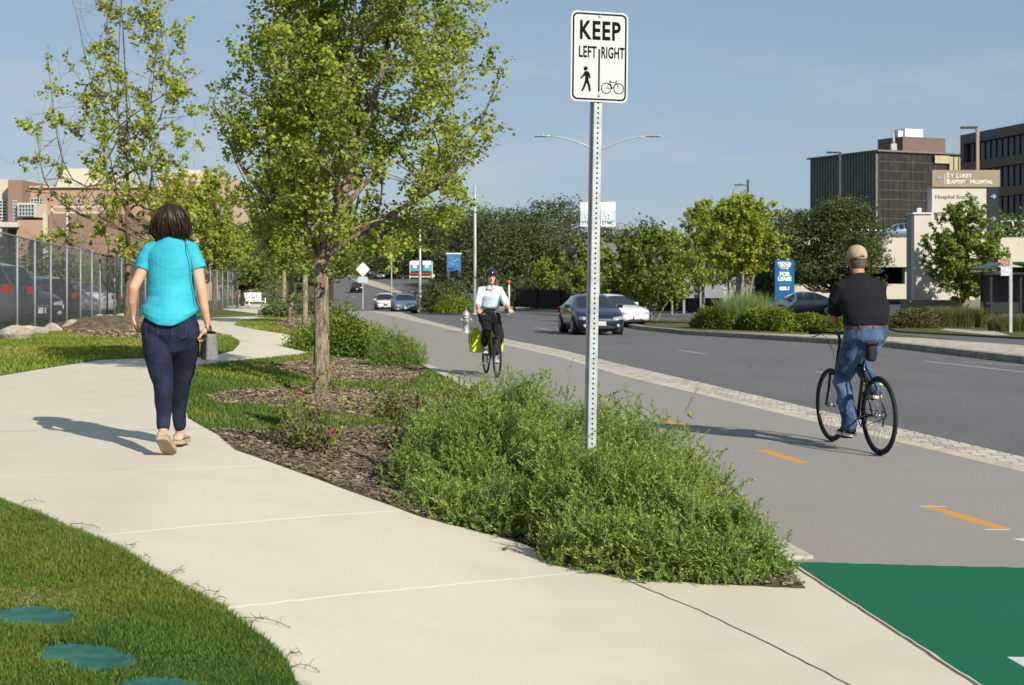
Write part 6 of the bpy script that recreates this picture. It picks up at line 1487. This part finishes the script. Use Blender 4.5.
# ---------------- bicycle
M_FR = mat('frame_black', srgb(22, 22, 24), rough=.35, metallic=.3, coat=.5); M_AL = mat('alloy', srgb(150, 150, 152), rough=.35, metallic=.8); M_SEAT = mat('saddle_black', srgb(20, 20, 21), rough=.6)
def bicycle(loc, heading, label, WR=.345, frame=M_FR, hb='flat', seat_h=.96, rack=False, pedal_ang=-90, name='bicycle', steer=0):
    root = empty(name, loc, heading - PI / 2, label, 'bicycle'); fw, rwp = .53, -.50; bb_ = V3(0, -.06, .28)
    def wheel(y, nm):
        w_ = MB().torus((0, y, WR), WR - .017, .0175, 'x', 56, 10).build(nm, M_TYRE, root)
        MB().torus((0, y, WR), WR - .042, .011, 'x', 56, 8, ry=.012).build('rim', M_FR, w_)
        sp = MB()
        for k in range(32):
            a = 2 * PI * k / 32; s = 1 if k % 2 else -1; b = a + (.35 if (k // 2) % 2 else -.35)
            sp.tube([(s * .03, y + .02 * math.cos(b), WR + .02 * math.sin(b)), (0, y + (WR - .05) * math.cos(a), WR + (WR - .05) * math.sin(a))], .0011, 4)
        sp.build('spokes', M_AL, w_)
        MB().lathe([(0, -.05), (.012, -.05), (.012, -.035), (.026, -.034), (.026, -.028), (.014, -.026), (.014, .026), (.026, .028), (.026, .034), (.012, .035), (.012, .05), (0, .05)], (0, y, WR), 14, axis='x').build('hub', M_AL, w_)
        return w_
    w1 = wheel(fw, 'front_wheel'); w2 = wheel(rwp, 'rear_wheel')
    st_t = V3(0, -.2, .8); ht = V3(0, .355, .86); hbm = V3(0, .4, .7); saddle = V3(0, -.235, seat_h)
    f = MB(); f.tube([bb_, st_t], .016, 10).tube([bb_, hbm], .019, 10).tube([st_t + V3(0, .012, -.05), ht + V3(0, .008, -.04)], .016, 10).tube([ht, hbm], .02, 10)
    for s in (-1, 1): f.tube([bb_ + V3(s * .02, 0, 0), V3(s * .062, rwp + .1, WR), V3(s * .066, rwp, WR)], .0095, 8).tube([st_t + V3(s * .014, .01, -.04), V3(s * .05, rwp + .12, WR + .2), V3(s * .066, rwp, WR)], .008, 8)
    f.build('frame', frame, root)
    fk = MB(); fk.tube([hbm + V3(0, -.002, 0), V3(0, .418, .655)], .02, 10).tube([V3(-.055, .425, .65), V3(.055, .425, .65)], .016, 8)
    for s in (-1, 1): fk.tube([V3(s * .055, .424, .66), V3(s * .058, .455, .5), V3(s * .055, fw, WR)], [.014, .013, .009], 8)
    fk.build('fork', frame, root)
    MB().tube([st_t, saddle - V3(0, 0, .05)], .0135, 8).build('seat_post', M_AL, root)
    sd = []
    for t, w, h in ((-.14, .06, .0), (-.12, .075, .01), (-.06, .072, .012), (0, .045, .004), (.07, .024, 0), (.13, .018, -.004), (.145, .008, -.01)): sd.append([saddle + V3(w * math.cos(a), t, h + (.016 if math.sin(a) > 0 else .035) * math.sin(a)) for a in np.linspace(0, 2 * PI, 17)[:-1]])
    MB().rings(sd).build('saddle', M_SEAT, root)
    hy_ = .36; hz = 1.03 if hb == 'flat' else 1.06
    MB().tube([ht, V3(0, .335, .97), V3(0, .37, hz)], .015, 8).build('stem', M_FR, root)
    HBW = .3; h = MB().tube([(-HBW, .31, hz + .01), (-HBW * .55, .355, hz + .012), (0, .372, hz), (HBW * .55, .355, hz + .012), (HBW, .31, hz + .01)], .0125, 8).build('handlebar', M_FR, root)
    for s in (-1, 1):
        MB().tube([(s * HBW * .62, .349, hz + .012), (s * HBW * 1.02, .308, hz + .01)], .017, 10).build('grip', M_SEAT, h)
        MB().tube([(s * HBW * .55, .37, hz), (s * HBW * .62, .41, hz - .02), (s * HBW * .85, .395, hz - .035)], .0055, 6).build('brake_lever', M_AL, h)
    cb = MB()
    for s in (-1, 1): cb.tube([(s * .16, .39, hz - .01), (s * .08, .46, hz - .04), (s * .02, .44, .86), (s * .015, .42, .78)], .0028, 5)
    cb.build('cables', M_SEAT, h)
    a = R(pedal_ang); cr = .17
    cm = MB(); cm.torus((.045, bb_.y, bb_.z), .085, .006, 'x', 36, 6).cyl((-.06, bb_.y, bb_.z), (.06, bb_.y, bb_.z), .018, n=12)
    for k in range(5): q = 2 * PI * k / 5; cm.tube([(.045, bb_.y, bb_.z), (.045, bb_.y + .085 * math.cos(q), bb_.z + .085 * math.sin(q))], .006, 6)
    for s in (-1, 1): e = V3(s * .065, bb_.y - s * cr * math.cos(a), bb_.z - s * cr * math.sin(a) * -1 if 0 else bb_.z - s * cr * -math.sin(a)); cm.tube([V3(s * .06, bb_.y, bb_.z), e], .009, 8)
    cm.build('crankset', M_AL if rack else M_FR, root); peds = {}
    for s in (-1, 1):
        e = V3(s * .11, bb_.y - s * cr * math.cos(a), bb_.z + s * cr * math.sin(a)); peds[s] = e
        MB().box(tuple(e), (.085, .08, .018)).cyl(e - V3(s * .05, 0, 0), e, .007, n=8).build('pedal', M_FR, root)
    ch = MB()
    for z in (.08, -.08): ch.tube([(.045, bb_.y, bb_.z + z), (.045, rwp, WR + z * .4)], .004, 5)
    ch.torus((.045, rwp, WR), .034, .006, 'x', 24, 6); ch.tube([(.045, rwp, WR - .04), (.045, rwp + .03, WR - .1)], .008, 6); ch.build('chain', M_FR, root)
    rf = MB()
    if not rack: MB().lathe([(0, -.006), (.02, -.006), (.02, .006), (0, .006)], (0.0, fw - .06, WR + .2), 10, axis='x').build('reflector', M_WHITE, w1)
    if rack:
        rk = MB(); 
        for s in (-1, 1): rk.tube([(s * .05, -.28, .76), (s * .06, -.66, .76)], .006, 6).tube([(s * .066, rwp, WR), (s * .06, -.45, .76)], .005, 6).tube([(s * .066, rwp, WR), (s * .06, -.62, .76)], .005, 6)
        for y in (-.3, -.42, -.54, -.66): rk.tube([(-.06, y, .76), (.06, y, .76)], .005, 6)
        rk.build('rack', M_FR, root)
    return root, saddle, peds, hz
def seated(root_loc, heading, label, saddle, peds, hz, hb_hands, mats, tw, spec):
    pass

# ---------------- man in black on the bicycle, seen from behind
c = XG(879, 12.28); Hd = PI / 2 + R(10.5); dirv = V3(math.cos(Hd), math.sin(Hd), 0)
o = c + dirv * .50; o.z = Th(o.x, o.y)
bk, sad, ped, hz = bicycle(o, Hd, 'black city bicycle ridden by the man in the black polo shirt', pedal_ang=88, seat_h=.975)
sb_ = MB().box((0, -.34, .88), (.075, .09, .14), taper=1.25); x_ = sb_.build('saddle_bag', mat('bag_charcoal', srgb(34, 35, 37), rough=.8), bk); bevel(x_, .025, 3)
pr = empty('person', o, Hd - PI / 2, 'man in black polo, blue jeans and tan cap riding away on a bicycle', 'person')
hip = sad + V3(0, -.0, .075); 
bm_ = MB(); chest = V3(0, -.1, 1.41); neck = V3(0, -.07, 1.585); hc = V3(0, -.035, 1.71)
bm_.tube([hip, hip + V3(0, .03, .15), hip.lerp(chest, .7), chest, neck - V3(0, 0, .04)], [(.13, .1), (.14, .1), (.15, .1), (.14, .09), (.065, .06)], 18, ref=(1, 0, 0), dome=True)
bm_.tube([neck - V3(0, .01, .08), neck, hc - V3(0, .0, .03)], [.066, .06, .058], 14, dome=True); head(bm_, hc, Rn @ Matrix.Rotation(R(8), 3, 'X'), .99)
sh_l, sh_r = V3(-.19, -.095, 1.46), V3(.19, -.095, 1.46)
AL = [sh_l, sh_l + V3(-.02, .03, -.15), V3(-.21, .0, 1.17), V3(-.16, .14, 1.2), V3(-.09, .23, 1.27)]; AR = [sh_r, sh_r + V3(.01, .03, -.14), V3(.2, .0, 1.17), V3(.15, .14, 1.2), V3(.08, .23, 1.27)]
for A_ in (AL, AR): bm_.tube(A_, [.05, .046, .042, .038, .028], 14, dome=True)
hand(bm_, AL[-1] + V3(.01, .01, .005), (.9, .3, .25), (0, -.6, -.6), 1, .8, 1.05); hand(bm_, AR[-1] + V3(-.01, .01, .005), (-.9, .3, .25), (0, -.6, -.6), -1, .8, 1.05)
def leg(s, foot, knee):
    h = V3(s * .09, .0, 0) + hip + V3(0, 0, -.02); an = foot + V3(0, -.06, .1); return [h, h.lerp(knee, .5), knee, knee.lerp(an, .5) + V3(0, -.02, 0), an]
LFt, RFt = ped[-1] + V3(-.01, -.03, .02), ped[1] + V3(.01, -.03, .02)
low, high = (LFt, RFt) if LFt.z < RFt.z else (RFt, LFt)
LLg = leg(-1, LFt, V3(-.115, .03, .6) if LFt.z < RFt.z else V3(-.12, .4, .86)); RLg = leg(1, RFt, V3(.125, .38, .84) if LFt.z < RFt.z else V3(.12, .22, .6))
for A_ in (LLg, RLg): bm_.tube(A_, [.07, .055, .035, .03, .03], 12, dome=True)
body = remeshed(bm_, 'body', SKIN2, pr, .006, 4)
POL = mat('polo_black', srgb(24, 24, 28), srgb(18, 18, 22), scale=60, rough=.95, bump=.4, bscale=25, dist=.006)
pm_ = MB(); pm_.tube([hip + V3(0, -.0, .085), hip + V3(0, .0, .15), hip + V3(0, .02, .24), hip.lerp(chest, .75), chest + V3(0, -.005, .02), V3(0, -.09, 1.505), V3(0, -.082, 1.55), V3(0, -.072, 1.585)], [(.208, .162), (.216, .17), (.22, .165), (.228, .16), (.228, .145), (.19, .115), (.12, .09), (.078, .075)], 28, ref=(1, 0, 0))
for s, A_ in ((-1, AL), (1, AR)): pm_.tube([V3(s * .12, -.093, 1.485), A_[0] + V3(s * -.01, 0, 0), A_[0].lerp(A_[1], .8), A_[1].lerp(A_[2], .35), A_[1].lerp(A_[2], .6)], [(.075, .075), (.085, .08), (.077, .075), (.073, .072), (.072, .07)], 18)
po = remeshed(pm_, 'polo_shirt', POL, pr, .006, 5, disp=wr(.01, 15, 5, 24))
MB().rings([[(r * math.cos(a), -.072 + r * math.sin(a), z + .02 * math.sin(a)) for a in np.linspace(0, 2 * PI, 29)[:-1]] for r, z in ((.082, 1.555), (.077, 1.585), (.07, 1.6), (.066, 1.575))], cap=False).build('collar', POL, po)
DN = mat('denim_blue', srgb(56, 80, 114), srgb(36, 55, 84), scale=9, rough=.9, bump=.4, bscale=220, dist=.002, c3=srgb(86, 108, 138), scale3=7, lo=.35, hi=.65)
jm = MB(); jm.tube([hip + V3(0, 0, -.1), hip + V3(0, -.005, -.04), hip + V3(0, -.005, .03), hip + V3(0, .0, .1)], [(.14, .12), (.195, .155), (.2, .16), (.19, .148)], 24, ref=(1, 0, 0), dome=True)
for A_ in (LLg, RLg):
    q = A_; jm.tube([q[0], q[0].lerp(q[1], .6), q[1].lerp(q[2], .5), q[2], q[2].lerp(q[3], .6), q[3], q[3].lerp(q[4], .6), q[4] + V3(0, 0, -.015)], [(.105, .115), (.1, .105), (.088, .092), (.078, .082), (.073, .077), (.07, .075), (.068, .073), (.07, .078)], 18, ref=(1, 0, 0), dome=True)
jn = remeshed(jm, 'jeans', DN, pr, .006, 4, disp=wr(.009, 18, 2, 36))
bt = MB(); zb_ = hip.z + .06
bt.rings([[(rx * math.cos(a), hip.y + ry * math.sin(a), z) for a in np.linspace(0, 2 * PI, 41)[:-1]] for rx, ry, z in ((.196, .153, zb_ - .02), (.2, .157, zb_ - .016), (.2, .157, zb_ + .014), (.194, .151, zb_ + .018))], cap=False); bt.build('belt', mat('belt_brown', srgb(100, 64, 40), srgb(84, 52, 32), scale=20, rough=.5), jn)
lo_ = MB()
for x in (-.12, 0, .12): lo_.box((x, hip.y - .158 * math.sqrt(1 - (x / .2) ** 2) - .004, zb_), (.014, .008, .05))
lo_.build('belt_loops', DN, jn)
pk = MB()
for s in (-1, 1):
    for a, b in (((.05, .055), (.05, -.02)), ((.05, -.02), (.09, -.045)), ((.09, -.045), (.13, -.02)), ((.13, -.02), (.135, .055)), ((.05, .055), (.135, .055))):
        f_ = lambda x, z: V3(s * x, hip.y - .166 * math.sqrt(1 - (x / .215) ** 2), hip.z + z - .01); pk.tube([f_(*a), f_(*b)], .0018, 4)
pk.build('pocket_stitching', mat('stitch_pale', srgb(104, 112, 118)), jn)
KH = mat('cap_khaki', srgb(176, 160, 132), srgb(160, 144, 118), scale=20, rough=.9, bump=.3, bscale=80, dist=.003)
cp = []
for z, r, ry in ((-.005, .088, .108), (.02, .09, .112), (.055, .086, .106), (.09, .068, .084), (.112, .04, .05), (.12, .008, .01)):
    ring = []
    for k_ in range(32):
        a = 2 * PI * k_ / 32
        dz = 0
        if z < .01 and math.sin(a) < -.6 and abs(math.cos(a)) < .42: dz = .028 * math.cos(math.cos(a) / .42 * PI / 2)
        ring.append(hc + V3(r * math.cos(a), ry * math.sin(a) - .006, z + .022 + dz))
    cp.append(ring)
cap_ = MB().rings(cp, cap=True).build('cap', KH, pr)
br_ = [[hc + V3(.088 * math.cos(a) * (1 if t < .5 else 1.02), .09 * math.sin(a) * (1 + .75 * t) + .01, .018 - .03 * t + dz) for a in np.linspace(.25, PI - .25, 13)] for t, dz in ((0, 0), (.5, .002), (1, -.004))]
MB().rings(br_, cap=False, closed=False).build('brim', KH, cap_)
MB().tube([hc + V3(-.04, -.104, .02), hc + V3(0, -.116, .018), hc + V3(.04, -.104, .02)], .006, 6).build('cap_strap', KH, cap_)
hs_ = MB().rings([[hc + V3(r * math.cos(a), ry * math.sin(a) - .004, z) for a in np.linspace(PI + .25, 2 * PI - .25, 20)] for r, ry, z in ((.062, .075, -.075), (.076, .094, -.045), (.081, .103, -.01), (.0815, .104, .035))], cap=False, closed=False); hs_.build('hair', mat('hair_grey_brown', srgb(70, 58, 48), srgb(110, 98, 86), scale=60, rough=.8), pr)
for s, ft in ((-1, LFt), (1, RFt)):
    m_ = MB(); shoe(m_, ft + V3(0, -.13, .0), ft + V3(0, .13, .0), w=.05, h=.1); m_.build('shoe', [mat('sneaker_black', srgb(34, 34, 36), rough=.7), mat('sneaker_sole', srgb(176, 118, 78), srgb(206, 204, 198), scale=9, rough=.7, lo=.45, hi=.55)], pr)
    MB().box(tuple(ft + V3(s * .05, -.05, .05)), (.004, .07, .02), rot=Euler((R(30), 0, 0)).to_matrix()).build('shoe_stripe', M_WHITE, pr)
MB().torus((0, 0, 0), .082, .012, 'z', 28, 8).build('trouser_band', mat('hi_vis', srgb(200, 226, 40), rough=.6), pr, loc=RLg[3].lerp(RLg[4], .85))

# ---------------- woman cyclist riding toward the camera
c = G(497, 377.5); Hd = PI / 2 + PI + R(11); dirv = V3(math.cos(Hd), math.sin(Hd), 0)
o = c - dirv * .53; o.z = Th(o.x, o.y)
bk, sad, ped, hz = bicycle(o, Hd, 'touring bicycle with yellow panniers ridden toward the camera', pedal_ang=150, hb='riser', seat_h=.95, rack=True)
YL = mat('pannier_yellow', srgb(206, 220, 36), srgb(186, 204, 28), scale=4, rough=.5, bump=.2, bscale=12, dist=.01)
for s, lab in ((-1, 'bright yellow pannier on the rider\'s left, right one in the photo'), (1, 'bright yellow pannier on the rider\'s right, nearer the hydrant')):
    P0 = Matrix.Translation(o) @ Matrix.Rotation(Hd - PI / 2, 4, 'Z') @ V3(s * .185, -.5, .56)
    t = empty('pannier_bag', P0, Hd - PI / 2, lab, 'bag', 'yellow panniers on the touring bicycle')
    b_ = MB(); b_.rings([[(x * w, y * d, z) for x, y in ((-1, -1), (1, -1), (1, 1), (-1, 1))] for z, w, d in ((-.2, .07, .13), (-.17, .085, .15), (.05, .085, .16), (.16, .07, .16), (.2, .03, .16), (.23, .025, .15))], sm=False)
    x_ = b_.build('bag_body', YL, t); bevel(x_, .02, 3); MB().tube([(s * .03, -.15, .22), (s * .088, -.13, .1), (s * .088, -.13, -.05)], .008, 6).tube([(s * .03, .15, .22), (s * .088, .13, .1), (s * .088, .13, -.05)], .008, 6).build('buckle_strap', M_SEAT, t)
pr = empty('person', o, Hd - PI / 2, 'helmeted woman in a pale shirt and black trousers cycling toward the camera', 'person')
hip = sad + V3(0, 0, .07); chest = V3(0, -.1, 1.36); neck = V3(0, -.06, 1.515); hc = V3(0, -.02, 1.635)
bm_ = MB(); bm_.tube([hip, hip + V3(0, .03, .14), hip.lerp(chest, .7), chest, neck - V3(0, 0, .05)], [(.14, .1), (.125, .095), (.14, .1), (.14, .095), (.06, .055)], 18, ref=(1, 0, 0), dome=True)
bm_.tube([neck - V3(0, .01, .08), neck, hc - V3(0, .0, .03)], [.055, .05, .05], 14, dome=True); head(bm_, hc, Rn @ Matrix.Rotation(R(4), 3, 'X'), .98)
GL_, GR_ = V3(-.255, .33, hz + .045), V3(.255, .33, hz + .045)
AL = [V3(-.155, -.085, 1.425), V3(-.205, -.02, 1.31), V3(-.24, .07, 1.19), V3(-.255, .2, 1.13), V3(-.255, .285, hz + .055)]; AR = [V3(.155, -.085, 1.425), V3(.205, -.02, 1.31), V3(.24, .07, 1.19), V3(.255, .2, 1.13), V3(.255, .285, hz + .055)]
for A_ in (AL, AR): bm_.tube(A_, [.048, .042, .037, .032, .025], 14, dome=True)
for s, A_ in ((-1, AL), (1, AR)): hand(bm_, A_[-1] + V3(0, .0, 0), (0, 1, -.25), (0, -.2, -1), -s, 1.0, .95)
LFt, RFt = ped[-1] + V3(-.01, -.03, .02), ped[1] + V3(.01, -.03, .02)
LLg = leg(-1, LFt, V3(-.1, .2, .66)); RLg = leg(1, RFt, V3(.11, .27, .8))
for A_ in (LLg, RLg): bm_.tube(A_, [.065, .05, .032, .028, .03], 12, dome=True)
body = remeshed(bm_, 'body', SKIN, pr, .0055, 3); face_bits(pr, hc, Rn @ Matrix.Rotation(R(4), 3, 'X'), .98)
PSH = mat('shirt_pale_blue', srgb(176, 198, 214), srgb(206, 216, 222), scale=45, rough=.85, bump=.4, bscale=22, dist=.006, lo=.4, hi=.6)
pm_ = MB(); pm_.tube([hip + V3(0, 0, .04), hip + V3(0, .01, .14), hip.lerp(chest, .55), chest, V3(0, -.095, 1.43), V3(0, -.085, 1.475), V3(0, -.07, 1.5)], [(.175, .135), (.175, .135), (.175, .135), (.182, .135), (.16, .11), (.1, .08), (.066, .06)], 26, ref=(1, 0, 0))
for s, A_ in ((-1, AL), (1, AR)): pm_.tube([V3(s * .09, -.09, 1.435), A_[0], A_[1], A_[2], A_[2].lerp(A_[3], .3)], [(.065, .065), (.066, .066), (.06, .06), (.056, .056), (.054, .054)], 16)
po = remeshed(pm_, 'shirt', PSH, pr, .006, 3, disp=wr(.006, 19, 7, 26))
nk = MB(); nk.prism([(-.045, 1.515), (.045, 1.515), (0, 1.38)], .0, .004, 'xz'); nk.build('open_neckline', SKIN, pr, loc=(0, .035, 0), rot=(R(-0), 0, 0))
cl = MB()
for s in (-1, 1): cl.prism([(s * .02, 1.51), (s * .062, 1.495), (s * .075, 1.45), (s * .02, 1.435)], .036, .043, 'xz')
cl.build('collar', PSH, po)
BT = mat('trousers_black', srgb(24, 25, 28), srgb(18, 18, 21), scale=30, rough=.9, bump=.3, bscale=30, dist=.006)
jm = MB(); jm.tube([hip + V3(0, 0, -.09), hip + V3(0, 0, -.02), hip + V3(0, .01, .08)], [(.13, .11), (.18, .145), (.165, .13)], 22, ref=(1, 0, 0), dome=True)
for A_ in (LLg, RLg):
    q = A_; jm.tube([q[0], q[0].lerp(q[1], .6), q[1].lerp(q[2], .5), q[2], q[3], q[3].lerp(q[4], .55)], [(.1, .11), (.1, .105), (.088, .092), (.08, .084), (.075, .08), (.07, .075)], 16, ref=(1, 0, 0), dome=True)
jn = remeshed(jm, 'trousers', BT, pr, .006, 4, disp=wr(.005, 20, 2, 38))
hl = []
for z, r, ry in ((-.012, .098, .126), (.01, .104, .134), (.045, .102, .13), (.075, .088, .114), (.1, .062, .084), (.114, .03, .04), (.118, .006, .008)): hl.append([hc + V3(r * math.cos(a), ry * math.sin(a) - .008, z + .032 + .012 * math.sin(a)) for a in np.linspace(0, 2 * PI, 33)[:-1]])
he = MB().rings(hl).build('helmet', mat('helmet_black', srgb(26, 28, 34), rough=.25, coat=.7), pr)
vt = MB()
for x in (-.055, -.02, .02, .055): vt.tube([hc + V3(x * 1.15, .105 - abs(x) * .4, .085), hc + V3(x * 1.0, .06, .128 - abs(x) * .3), hc + V3(x * .9, -.03, .152 - abs(x) * .35)], [.008, .01, .006], 6)
vt.build('vents', mat('helmet_grey', srgb(120, 126, 134), rough=.4), he)
sp = MB()
for s in (-1, 1): sp.tube([hc + V3(s * .083, .03, .02), hc + V3(s * .075, .045, -.05), hc + V3(s * .04, .06, -.112), hc + V3(0, .065, -.128)], .0055, 6)
sp.build('chin_strap', M_SEAT, he)
hr = MB().tube([hc + V3(-.05, -.07, -.02), hc + V3(-.1, -.1, -.06), hc + V3(-.115, -.11, -.11), hc + V3(-.11, -.1, -.15)], [.03, .032, .028, .01], 10, dome=True).rings([[hc + V3(r * math.cos(a), ry * math.sin(a) - .008, z) for a in np.linspace(PI - .2, 2 * PI + .2, 22)] for r, ry, z in ((.06, .07, -.085), (.078, .095, -.05), (.084, .103, 0), (.084, .104, .04))], cap=False, closed=False); hr.build('hair', mat('hair_light_brown', srgb(128, 92, 60), srgb(98, 68, 44), scale=40, rough=.6), pr)
for s, ft in ((-1, LFt), (1, RFt)):
    m_ = MB(); shoe(m_, ft + V3(0, -.12, .0), ft + V3(0, .12, .0), w=.046, h=.09); m_.build('shoe', [mat('runner_grey', srgb(120, 120, 122), srgb(176, 176, 176), scale=30, rough=.7), M_WHITE], pr)
SKY_SAT = .8; SKY_VAL = 1.0; SKY_CLOUD = (4.6, 4.9, 5.3, 1); SKY_STR = .09; SUN_E = 4.8; EXPO = 0.42
SKY_C = (2.1, 3.1, 4.3, 1)
# ------------------------------------------------------------------ sky, sun, camera
w = bpy.data.worlds.new('World'); scene.world = w; w.use_nodes = True
n = w.node_tree.nodes; L = w.node_tree.links; bg = n['Background']
SUN_EL = R(31); dx, dy = .585, -.811
sk = n.new('ShaderNodeTexSky'); sk.sky_type = 'NISHITA'; sk.sun_disc = False; sk.sun_elevation = SUN_EL; sk.sun_rotation = math.atan2(dx, dy)
sk.air_density = 1.0; sk.dust_density = .4; sk.ozone_density = 1.6; sk.altitude = 200
tc = n.new('ShaderNodeTexCoord'); mp = n.new('ShaderNodeMapping'); mp.inputs['Scale'].default_value = (1.6, 1.6, 7)
L.new(tc.outputs['Generated'], mp.inputs['Vector'])
nz = n.new('ShaderNodeTexNoise'); nz.inputs['Scale'].default_value = 2.4; nz.inputs['Detail'].default_value = 9; nz.inputs['Roughness'].default_value = .62
L.new(mp.outputs['Vector'], nz.inputs['Vector'])
cr = n.new('ShaderNodeMapRange'); cr.inputs['From Min'].default_value = .5; cr.inputs['From Max'].default_value = .72; cr.inputs['To Max'].default_value = .55
L.new(nz.outputs['Fac'], cr.inputs['Value'])
hs = n.new('ShaderNodeHueSaturation'); hs.inputs['Saturation'].default_value = SKY_SAT; hs.inputs['Value'].default_value = SKY_VAL
L.new(sk.outputs['Color'], hs.inputs['Color'])
mx = n.new('ShaderNodeMix'); mx.data_type = 'RGBA'; mx.inputs['B'].default_value = SKY_CLOUD
m0 = n.new('ShaderNodeMix'); m0.data_type = 'RGBA'; m0.inputs['Factor'].default_value = .72; m0.inputs['B'].default_value = SKY_C
L.new(hs.outputs['Color'], m0.inputs['A']); L.new(cr.outputs['Result'], mx.inputs['Factor']); L.new(m0.outputs['Result'], mx.inputs['A'])
L.new(mx.outputs['Result'], bg.inputs['Color']); bg.inputs['Strength'].default_value = SKY_STR
s = bpy.data.lights.new('sun', 'SUN'); s.energy = SUN_E; s.angle = R(.5); s.color = (1, .945, .85)
so = bpy.data.objects.new('sun', s); COL.objects.link(so)
d = Vector((dx * math.cos(SUN_EL), dy * math.cos(SUN_EL), math.sin(SUN_EL)))
so.rotation_euler = d.to_track_quat('Z', 'Y').to_euler(); so.location = d * 50
cam = bpy.data.cameras.new('camera'); co = bpy.data.objects.new('camera', cam); COL.objects.link(co)
co.location = (0, 0, CAMZ); co.rotation_euler = (PI / 2, 0, 0)
cam.sensor_width = 36; cam.lens = F * 36 / 1024
cam.shift_y = -(342.5 - HZ) / 1024
cam.clip_start = .1; cam.clip_end = 5000
cam.dof.use_dof = True; cam.dof.focus_distance = 9.5; cam.dof.aperture_fstop = 7.1
scene.camera = co
scene.view_settings.view_transform = 'Standard'; scene.view_settings.look = 'None'
scene.view_settings.exposure = EXPO; scene.view_settings.gamma = 1
scene.render.engine = 'CYCLES'
scene.cycles.transparent_max_bounces = 8; scene.cycles.max_bounces = 6
import sys
if 0:
    for p in FP: print('FP', p)
